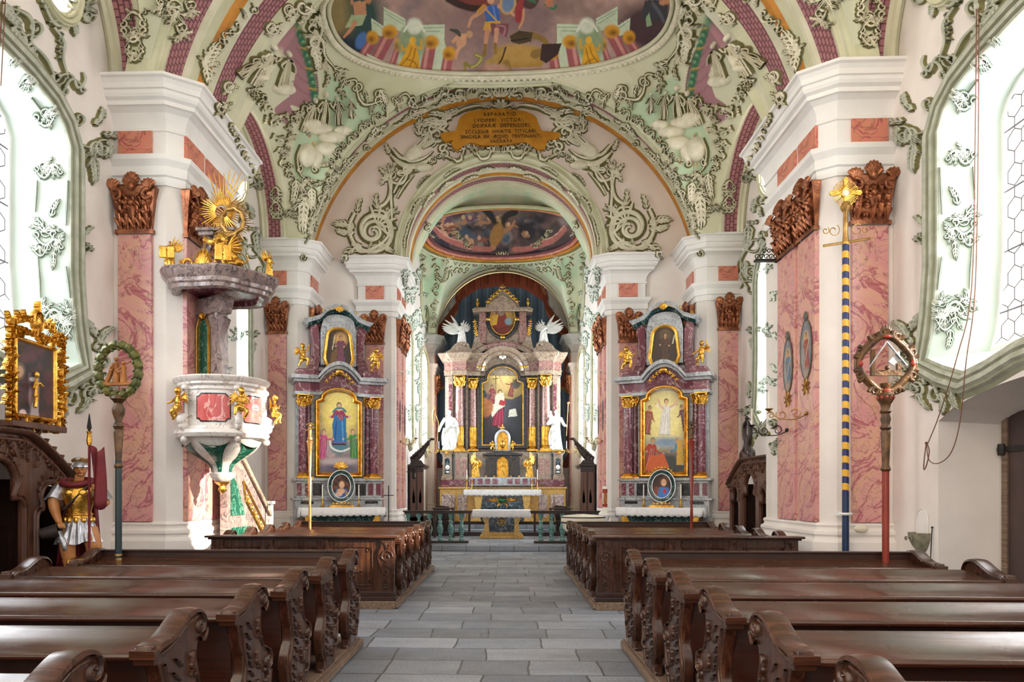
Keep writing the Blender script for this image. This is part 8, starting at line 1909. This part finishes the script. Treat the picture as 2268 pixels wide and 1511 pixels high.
m = MB(); m.tube([(-.13, -.08, 1.0), (-.02, -.12, .985), (.10, -.09, 1.01), (.13, .02, 1.03), (0, .08, 1.05), (-.13, .03, 1.03), (-.13, -.08, 1.0)], .035, 8, smooth=4, caps=False)
rows = []
for z in (1.02, .8, .55, .3, .08): w_ = .13+.09*(1-z); rows.append([(-w_+2*w_*i/20-.03*(1-z), .10+.05*(1-z)+.02*math.sin(i*1.3), z) for i in range(21)])
m.loft(rows); o_ = B_(m, 'cloak', 'red_cloth', ang=1.5); q_ = o_.modifiers.new('thick', 'SOLIDIFY'); q_.thickness = .015
m = MB(); m.tube([(.12, -.10, .98), (.02, -.125, .86), (-.10, -.11, .72)], .01, 6, flat=2); B_(m, 'baldric', 'pew_dark')
for x_, y_ in ((-.07, -.05), (.12, .02)):
    m = MB(); m.tube([(x_, y_+.01, .02), (x_, y_+.01, .10), (x_, y_, .19)], [.055, .052, .062], 12); m.tube([(x_, y_, .03), (x_+.01, y_-.10, .02), (x_+.015, y_-.15, .015)], [.045, .035, .02], 10); B_(m, 'boot', 'dark_bucket')
    m = MB(); m.tube([(x_+.063*math.cos(a), y_+.063*math.sin(a), .19) for a in np.linspace(0, 2*pi, 16)], .014, 6, caps=False); m.tube([(x_, y_-.06, .19), (x_, y_-.07, .12)], .012); B_(m, 'boot_trim', 'gold')
BK = thing('bucket', 'small dark wooden bucket tipped in the soldier statue\'s hand', 'bucket', (-4.745, 7.78, 1.10), .30)
m = MB(); T0 = Matrix.Rotation(math.radians(78), 4, 'Y'); m.T = T0; m.lathe([(.0, -.09), (.055, -.09), (.08, .09), (.07, .09), (.05, -.07), (0, -.07)], n=18); m.build('tub', 'dark_bucket', BK)
m = MB(); m.tube([(.08, 0, .0), (.12, -.02, -.08), (.15, -.03, -.17), (.13, -.02, -.2)], [.03, .035, .03, .01], 9, smooth=3); m.tube([(.08, .02, -.01), (.13, .0, -.1), (.17, -.03, -.19)], [.02, .022, .01], 7, smooth=3); m.build('carved_water', 'silver', BK)
FL = thing('flag_lance', 'red flag on a thin lance held by the soldier statue', 'flag', (-4.33, 7.80, .45))
m = MB(); m.lathe([(.013, 0), (.013, 1.58)], n=10); m.build('shaft', 'red_cloth', FL)
m = MB(); m.lathe([(.02, 1.58), (.03, 1.63), (.02, 1.70), (.028, 1.73)], n=10); m.build('gilt_collar', 'gold', FL); m = MB(); m.lathe([(.01, 1.73), (.028, 1.77), (.005, 1.92)], n=4); m.build('spear_tip', 'iron', FL)
m = MB(); rows = []
for j in range(9): t_ = j/8; rows.append([(.012+.16*u*(1-.2*t_)+.03*t_, -.01+.05*math.sin(u*6+t_*2), 1.58-.62*t_-.12*u*math.sin(u*3)) for u in np.linspace(0, 1, 13)] if True else 0)
m.loft(rows); o_ = m.build('cloth', 'red_cloth', FL, ang=1.5); q_ = o_.modifiers.new('thick', 'SOLIDIFY'); q_.thickness = .01
m = MB(); m.box(-.28, -.28, 0, .28, .28, .05); m.box(-.25, -.25, .05, .25, .25, .57); m.box(-.28, -.28, .57, .28, .28, .62); m.build('pedestal', 'walnut', loc=(-4.55, 7.98, 0), bevel=.01, props=TG('plain wooden pedestal carrying the soldier statue behind the left pews', 'pedestal'))

# ================================================================== chancel furniture
BPROF = [(.07, 0), (.07, .05), (.05, .06), (.05, .12), (.06, .13), (.045, .16), (.06, .22), (.088, .30), (.085, .36), (.06, .42), (.045, .46), (.05, .49), (.06, .50), (.055, .53), (.035, .55), (.04, .60), (.062, .66), (.065, .69), (.07, .70), (.07, .74)]
for s, side in ((-1, 'left'), (1, 'right')):
    t = thing('balustrade', 'communion rail of green marble balusters under a dark wooden handrail, %s half' % side, 'balustrade', (0, 20.0, .15))
    xo, xi = s*2.66, s*.88
    mb = MB(); mb.box(xo, -.13, 0, xi, .13, .06); mb.build('base', 'dark_walnut', t, bevel=.008)
    mb = MB(); mb.box(xo, -.10, .80, xi*.9, .10, .86); mb.box(xo, -.13, .845, xi*.88, .13, .875); mb.build('handrail', 'pew_dark', t, bevel=.008)
    mb = MB(); mb.lathe(BPROF, n=20); b0_ = mb.build('baluster', 'sea_marble', t, loc=(s*1.07, 0, .06), ang=.6)
    for k in range(1, 6): c = b0_.copy(); COL.objects.link(c); c.location = (s*(1.07+.29*k), 0, .06)
    # dark bench behind the front altar
    t = thing('kneeling_bench', 'long dark kneeling bench with shaped brackets, %s of the front altar' % side, 'bench', (0, 23.4, .15))
    mb = MB(); mb.box(s*.35, -.12, .72, s*2.3, .12, .76); mb.box(s*.35, -.02, .35, s*2.3, .02, .45); mb.box(s*.35, -.3, .0, s*2.3, -.05, .12); mb.build('board', 'dark_walnut', t)
    for k in range(4): mb = MB(); x = s*(.45+.58*k); mb.box(x-.03, -.15, 0, x+.03, .1, .72); mb.build('leg', 'dark_walnut', t)
    # choir stall with carved crest
    t = thing('choir_stall', 'tall dark carved stall with openwork crest against the %s chancel wall' % side, 'choir stall', (s*2.38, 22.6, .15))
    mb = MB(); mb.box(-.02*s, -.28, .0, .40*s, -.24, 2.15); mb.box(.38*s, -.28, 0, .42*s, .9, 2.15); mb.box(-.02*s, -.27, 2.1, .42*s, .9, 2.15); mb.prism([(-.25*s, .5), (.4*s, .5), (.4*s, .62), (-.12*s, .66), (-.28*s, .6)], -.28, .9, 'y'); mb.box(-.1*s, -.26, 0, .4*s, .88, .5); mb.build('body', 'dark_walnut', t, bevel=.01)
    mb = MB(); mb.box(-.06*s, -.32, 2.15, .44*s, .94, 2.22); mb.prism([(-.02*s, 2.22), (.4*s, 2.22), (.36*s, 2.36), (.06*s, 2.34)], -.28, -.2, 'y'); mb.build('cornice', 'dark_walnut', t, bevel=.01)
    mb = MB(); 
    for k in range(8): mb.tube([(s*(.34-.07*k), -.22, 2.3+.07*k), (s*(.36-.075*k), -.26, 2.42+.07*k), (s*(.28-.075*k), -.22, 2.5+.07*k)], [.04, .05, .02], 7)
    mb.tube([(s*.3, -.22, 2.25), (s*.0, -.22, 2.6), (-s*.18, -.22, 2.95), (-s*.34, -.22, 2.98)], [.07, .06, .05, .03], 8, smooth=4); mb.ell((s*.1, -.26, 2.5), (.07, .03, .09)); mb.build('openwork_crest', 'dark_walnut', t)
    mb = MB()
    for x in (.08, .28): mb.prism([(s*(x-.035), 1.05), (s*(x+.035), 1.05), (s*(x+.04), 1.2), (s*x, 1.5), (s*(x-.04), 1.2)], -.30, -.28, 'y')
    mb.build('gilt_inlay', 'dull_gold', t)
    mb = MB(); mb.box(s*.0, -.30, .7, s*.17, -.275, 1.98); mb.box(s*.21, -.30, .7, s*.38, -.275, 1.98); mb.build('door_panels', 'walnut', t, bevel=.008)
    t = thing('lectern_desk', 'low dark reading desk with a paper in front of the %s choir stall' % side, 'desk', (s*1.75, 22.4, .15))
    mb = MB(); mb.box(-.33, -.2, .86, .33, .2, .9); mb.build('top', 'pew_dark', t, bevel=.005)
    for x in (-.28, .28): mb = MB(); mb.box(x-.03, -.15, 0, x+.03, .15, .86); mb.build('leg', 'dark_walnut', t)
    mb = MB(); mb.box(-.12, -.16, .9, .14, .1, .915); mb.build('paper', 'white_paper', t) if False else None
    # bench end near the altar
    t = thing('stool', 'small dark carved stool beside the high altar steps, %s side' % side, 'stool', (s*1.95, 24.2, .15))
    mb = MB(); mb.box(-.2, -.2, 0, .2, .2, .45); mb.build('box', 'dark_walnut', t, bevel=.01); mb = MB(); mb.prism([(-.2, .45), (.2, .45), (.24, .75), (.2, .9), (-.2, .95), (-.26, .9)], .1, .18, 'y'); mb.build('backrest', 'dark_walnut', t, bevel=.01); mb = MB(); mb.box(-.24, -.18, .6, -.18, .15, .66); mb.build('armrest', 'dark_walnut', t)
# font
t = thing('baptismal_font', 'large round cream font cover with black bands at the front of the right pews', 'font', (1.78, 15.9, 0))
mb = MB(); mb.lathe([(.22, 0), (.2, .1), (.12, .3), (.14, .5), (.3, .62), (.42, .75), (.45, .88)], n=32); mb.build('bowl', 'cream_enamel', t)
mb = MB(); mb.lathe([(.46, .875), (.47, .93), (.47, 1.0), (.40, 1.03), (.0, 1.06)], n=40); mb.build('cover', 'cream_enamel', t)
mb = MB(); mb.lathe([(.465, .87), (.478, .875), (.478, .895), (.465, .90)], n=40); mb.lathe([(.468, .98), (.48, .985), (.48, 1.0), (.468, 1.005)], n=40); mb.build('black_bands', 'black_band', t)
t = thing('paschal_candle', 'thick white candle with red and gold decoration on a stand beside the right altar', 'candle', (2.42, 17.2, 0))
mb = MB(); mb.lathe([(.16, 0), (.14, .06), (.05, .12), (.04, .5), (.07, .6), (.05, .8), (.09, .9), (.11, 1.0), (.04, 1.02)], n=20); mb.build('stand', 'white_stone', t)
mb = MB(); mb.lathe([(.055, 1.02), (.055, 1.66), (.0, 1.665)], n=20); mb.build('wax', 'candle_wax', t)
mb = MB(); mb.lathe([(.057, 1.18), (.057, 1.26)], n=20); mb.lathe([(.057, 1.50), (.057, 1.60)], n=20); mb.box(-.022, -.062, 1.26, .022, -.05, 1.5); mb.build('red_bands', 'red_enamel', t)
mb = MB(); mb.box(-.045, -.06, 1.27, .045, -.054, 1.49); mb.box(-.008, -.064, 1.3, .008, -.058, 1.47); mb.build('gold_motif', 'dull_gold', t)
t = thing('metal_cross', 'thin black iron cross on a stand in front of the left chancel pier', 'cross', (-2.62, 17.3, 0))
mb = MB(); mb.lathe([(.12, 0), (.02, .03), (.012, .06), (.012, 1.68)], n=10); mb.box(-.12, -.01, 1.44, .12, .01, 1.46); mb.build('cross_bar', 'iron', t)

# ================================================================== wall pieces
def medallion(label, x, y, rx, ry, d, nrm, col, parentkind=None):
    p = P(x, y, d); return p
def saint_panel(s, yy, zc, w, h, robe, label, paint_x):
    t = thing('painted_medallion', label, 'painting', (s*4.535, yy, zc), 0)
    mb = MB(); rows = []; oo = [(w*math.cos(a), h*math.sin(a)*(1.0 if math.sin(a) < 0 else 1.06)) for a in np.linspace(0, 2*pi, 41)[:-1]]
    nu, nv = 40, 70
    for j in range(nv+1):
        v = -h+2*h*j/nv; c = w*math.sqrt(max(0, 1-(v/h)**2))**.8; rows.append([(0, -c+2*c*i/nu, v) for i in range(nu+1)])
    mb.loft(rows); v = np.array(mb.v); q = Paint(v[:, 1]*100*(-s)*-1, -v[:, 2]*100, '#7c7f88'); q.noise('#a09a96', 12, .4, .7, 4)
    H = h*100; q.ell(0, -H*.42, 9, 10, '#c8a878', 0, .3); q.figure(0, -H*.62, H*1.4, robe, '#b98660', '#4a3424', .06, '#3a201c', arms=((-.16, .42), (.14, .4))); q.line([(-12, -H*.35), (8, H*.6)], 2.5, '#b8b4a8'); q.ell(0, H*.85, 16, 9, '#a89488', 0, .5)
    mb.build('painting', 'fresco', t, cols=q.c, ang=3)
    f = lambda u, v, hh: (-s*(hh+.0), u, v); mb = MB(); fstroke(mb, [(w*1.04*math.cos(a), h*1.03*math.sin(a)) for a in np.linspace(0, 2*pi, 36)], .02, .012, f, 0)
    for k in range(5): a = pi/2+(k-2)*.5; fstroke(mb, [(0, h), (.05*math.cos(a), h+.08*math.sin(a)), (.06*math.cos(a), h+.14*math.sin(a))], [.02, .035, .012], .02, f)
    mb.build('grey_frame', 'stucco_slate', t)
    mb = MB()
    for k in range(8): a = k*pi/4+.2; fleaf(mb, 0, -h-.12, .13, a, f, .3, 3, .022, .016)
    mb.build('gilt_leaves', 'dull_gold', t)
saint_panel(1, 11.02, 3.62, .19, .42, '#a04a3c', 'painted oval saint in red robe on the right pier, nearer the striped pole', 0)
saint_panel(1, 11.72, 3.50, .17, .40, '#5a7a94', 'painted oval saint in blue robe on the right pier, farther one', 0)
for s in (-1, 1):
    for k in range(2):
        t = thing('painted_medallion', 'narrow dark oval saint painted on the %s chancel pier, %s one' % ('left' if s < 0 else 'right', ['nearer', 'farther'][k]), 'painting', (s*2.625, 19.2+.9*k, 3.5-.02*k), 0)
        mb = MB(); rows = [[(0, .16*u*math.sqrt(max(0, 1-v*v)), .42*v) for u in np.linspace(-1, 1, 11)] for v in np.linspace(-1, 1, 31)]; mb.loft(rows); v = np.array(mb.v); q = Paint(v[:, 1]*100, -v[:, 2]*100, '#4a3c3e'); q.figure(0, -26, 56, '#6c3a34', '#a87c5c'); mb.build('painting', 'fresco', t, cols=q.c, ang=3)
def sconce(label, loc, dx, dy, L=.5, mat='dull_gold', candle=True, group=None):
    """scrolled wrought arm reaching from loc along (dx,dy)"""
    t = thing('wall_sconce', label, 'sconce', loc, 0, group); mb = MB()
    g = lambda u, z: (dx*u, dy*u, z)
    for c, r, tr in ((L*.25, .085, 1), (L*.62, .085, -1), (L*.9, .06, 1)):
        mb.tube([g(c+r*(1-.8*q)*math.cos(tr*7.5*q+.5), r*(1-.8*q)*math.sin(tr*7.5*q+.5)) for q in np.linspace(0, 1, 18)], [.009, .008, .006], 5)
    mb.tube([g(0, -.02), g(L*.3, -.08), g(L*.7, -.05), g(L*.95, .06)], .008, 5, smooth=4); mb.ell((0, 0, 0), (.03, .03, .03)); mb.build('scroll_arm', mat, t)
    mb = MB(); x_, y_, z_ = g(L*.95, .09); mb.lathe([(.01, -.03), (.055, 0), (.06, .01), (.02, .012)], x_, y_, z_, 14); mb.build('drip_pan', mat, t)
    if candle: mb = MB(); mb.lathe([(.014, 0), (.012, .26)], x_, y_, z_+.01, 10); mb.build('candle', 'candle_wax', t)
    return t
sconce('wrought scroll sconce with white candle on the right pier below the red saint', (4.53, 11.0, 2.68), -.85, .5, .55)
sconce('wrought scroll sconce without flame on the right pier, the farther one', (4.53, 11.75, 2.50), -.9, .4, .55, 'iron', True)
for s in (-1, 1):
    sconce('gilt scroll sconce on the %s chancel pier' % ('left' if s < 0 else 'right'), (s*2.62, 19.25, 2.85), -s*-.0-s*.9, .3, .45)
    sconce('small scroll sconce with white candle beside the high altar, %s' % ('left' if s < 0 else 'right'), (s*2.66, 26.7, 3.0), -s, 0, .38)
    t = thing('iron_bracket', 'black wrought iron lamp bracket beside the %s choir stall' % ('left' if s < 0 else 'right'), 'bracket', (s*2.62, 20.4, 2.1)) if s < 0 else None
    if t:
        mb = MB(); mb.box(0, -.03, -.02, .3, .03, .0); mb.lathe([(.02, -.2), (.06, -.15), (.05, .0), (.03, .02)], .2, 0, -.02, 10)
        for k in range(5): a = pi/2+(k-2)*.5; mb.tube([(.18, 0, 0), (.18+.1*math.cos(a), 0, .12*math.sin(a)), (.18+.14*math.cos(a), 0, .3*math.sin(a)**2)], [.012, .018, .006], 6)
        mb.build('scrollwork', 'iron', t)
t = thing('iron_shelf', 'black openwork iron bracket jutting across the far right window', 'bracket', (4.60, 12.2, 5.28)); mb = MB(); mb.box(-.42, -.05, 0, .0, .05, .03)
for k in range(6): mb.tube([(-.38+.075*k+.045*(1-.7*q)*math.cos(7*q), 0, .08+.045*(1-.7*q)*math.sin(7*q)) for q in np.linspace(0, 1, 12)], .008, 5)
for k in range(4): mb.tube([(-.26+.075*k+.04*(1-.7*q)*math.cos(7*q), 0, .17+.04*(1-.7*q)*math.sin(7*q)) for q in np.linspace(0, 1, 12)], .008, 5)
mb.build('openwork', 'iron', t)
# holy water basin in its niche, door, hooks, rope
p = P(2026, 1176, 9.9); t = thing('holy_water_basin', 'weathered grey stone holy water basin fixed under a small niche in the right wall', 'basin', (5.565, 9.84, 1.0))
mb = MB(); mb.lathe([(.0, -.26), (.06, -.25), (.12, -.18), (.17, -.08), (.18, -.0), (.16, .0), (.10, -.1), (0, -.12)], n=28, sx=.95, a0=pi/2, a1=3*pi/2); mb.build('bowl', 'stone_basin', t)
mb = MB(); f = lambda u, v, h: (-.178-h+.0, u, v-.06); fvol(mb, -.06, -.02, .035, f, 0, 1.3, 1, .012, .012); fvol(mb, .06, -.02, .035, f, 3, 1.3, -1, .012, .012); mb.build('carving', 'stone_basin', t)
mb = MB(); n_ = 14; ar = [(-.13, -.02), (.13, -.02), (.13, .18)]+[(.13*math.cos(pi*i/n_), .18+.13*math.sin(pi*i/n_)) for i in range(1, n_)]+[(-.13, .18)]
mb.loft([[(-.012, u, v) for u, v in ar], [(.0, u*1.02, v) for u, v in ar], [(-.004, u*.9, v*.95+.01) for u, v in ar]], closed=True); mb.add([(-.004, u*.9, v*.95+.01) for u, v in ar], [tuple(range(len(ar)))]); mb.build('niche', 'cornice_plaster', t)
D = MB(); DX = 6.26; D.box(DX, 6.2, .0, DX+.06, 9.3, 2.5); dr = D.build('door_1', 'door_brown', props=STR, bevel=.01)
mb = MB(); mb.box(DX-.03, 8.5, 2.02, DX, 9.35, 2.09); mb.lathe([(.05, -.07), (.06, 0), (.05, .07)], DX-.02, 9.32, 2.05, 12); mb.build('strap_hinge', 'iron', dr)
mb = MB(); mb.box(DX-.04, 8.3, .30, DX, 9.3, .35); mb.lathe([(.04, -.05), (.045, 0), (.04, .05)], DX-.02, 9.32, .33, 12); mb.build('lower_hinge', 'iron', dr)
mb = MB(); mb.box(DX-.02, 9.24, 0, DX, 9.34, 2.5); mb.build('door_frame', 'platform_wood', dr)
t = thing('bell_rope', 'thin brown rope hanging in a loop from the vault beside the right window', 'rope', (5.40, 9.55, 0))
mb = MB(); rp = lambda x, y: P(x, y, 5.26*1640/(x-1122))-Vector((5.40, 9.55, 0))
mb.tube([rp(2163, 20), rp(2160, 300), rp(2152, 640), rp(2120, 790), rp(2080, 920), rp(2054, 985)], .006, 5, smooth=5); mb.tube([rp(2168, 20), rp(2167, 300), rp(2160, 640), rp(2140, 800), rp(2127, 930), rp(2108, 1000), rp(2080, 1026), rp(2058, 1020), rp(2052, 985)], .006, 5, smooth=5); mb.build('cord', 'rope', t)
mb = MB(); mb.tube([rp(2052, 980), rp(2048, 1010), rp(2046, 1040), rp(2052, 1030), rp(2058, 1000), rp(2052, 980)], .007, 5, smooth=4, caps=False); mb.ell(rp(2052, 982), (.02, .02, .02)); mb.build('knot', 'rope', t)
t = thing('wall_hook', 'small iron hook rod hanging on the right wall beside the doorway', 'hook', (5.55, 9.60, .65)); mb = MB(); mb.tube([(0, 0, .42), (-.01, .01, .1), (-.02, .0, 0), (-.03, .1, .05)], .007, 5); mb.ell((0, 0, .43), .014); mb.build('rod', 'iron', t)
t = thing('bell_rope', 'pair of thin dark ropes hanging across the top of the left window', 'rope', (-5.40, 8.0, 0)); mb = MB()
for a, b_ in (((12, 0), (2, 190)), ((6, 0), (-4, 150))): mb.tube([P(a[0], a[1], 8.2)-Vector((-5.40, 8.0, 0)), P(b_[0], b_[1], 8.2)-Vector((-5.40, 8.0, 0))], .006, 5)
mb.build('cord', 'rope', t)
mb = MB(); mb.ell((0, 0, 0), (.10, .05, .06), n=14); mb.build('wall_lamp', 'cream_enamel', loc=(5.05, 10.42, 1.02), props=TG('small round glass lamp on the base of the right pier by the red staff', 'lamp'))
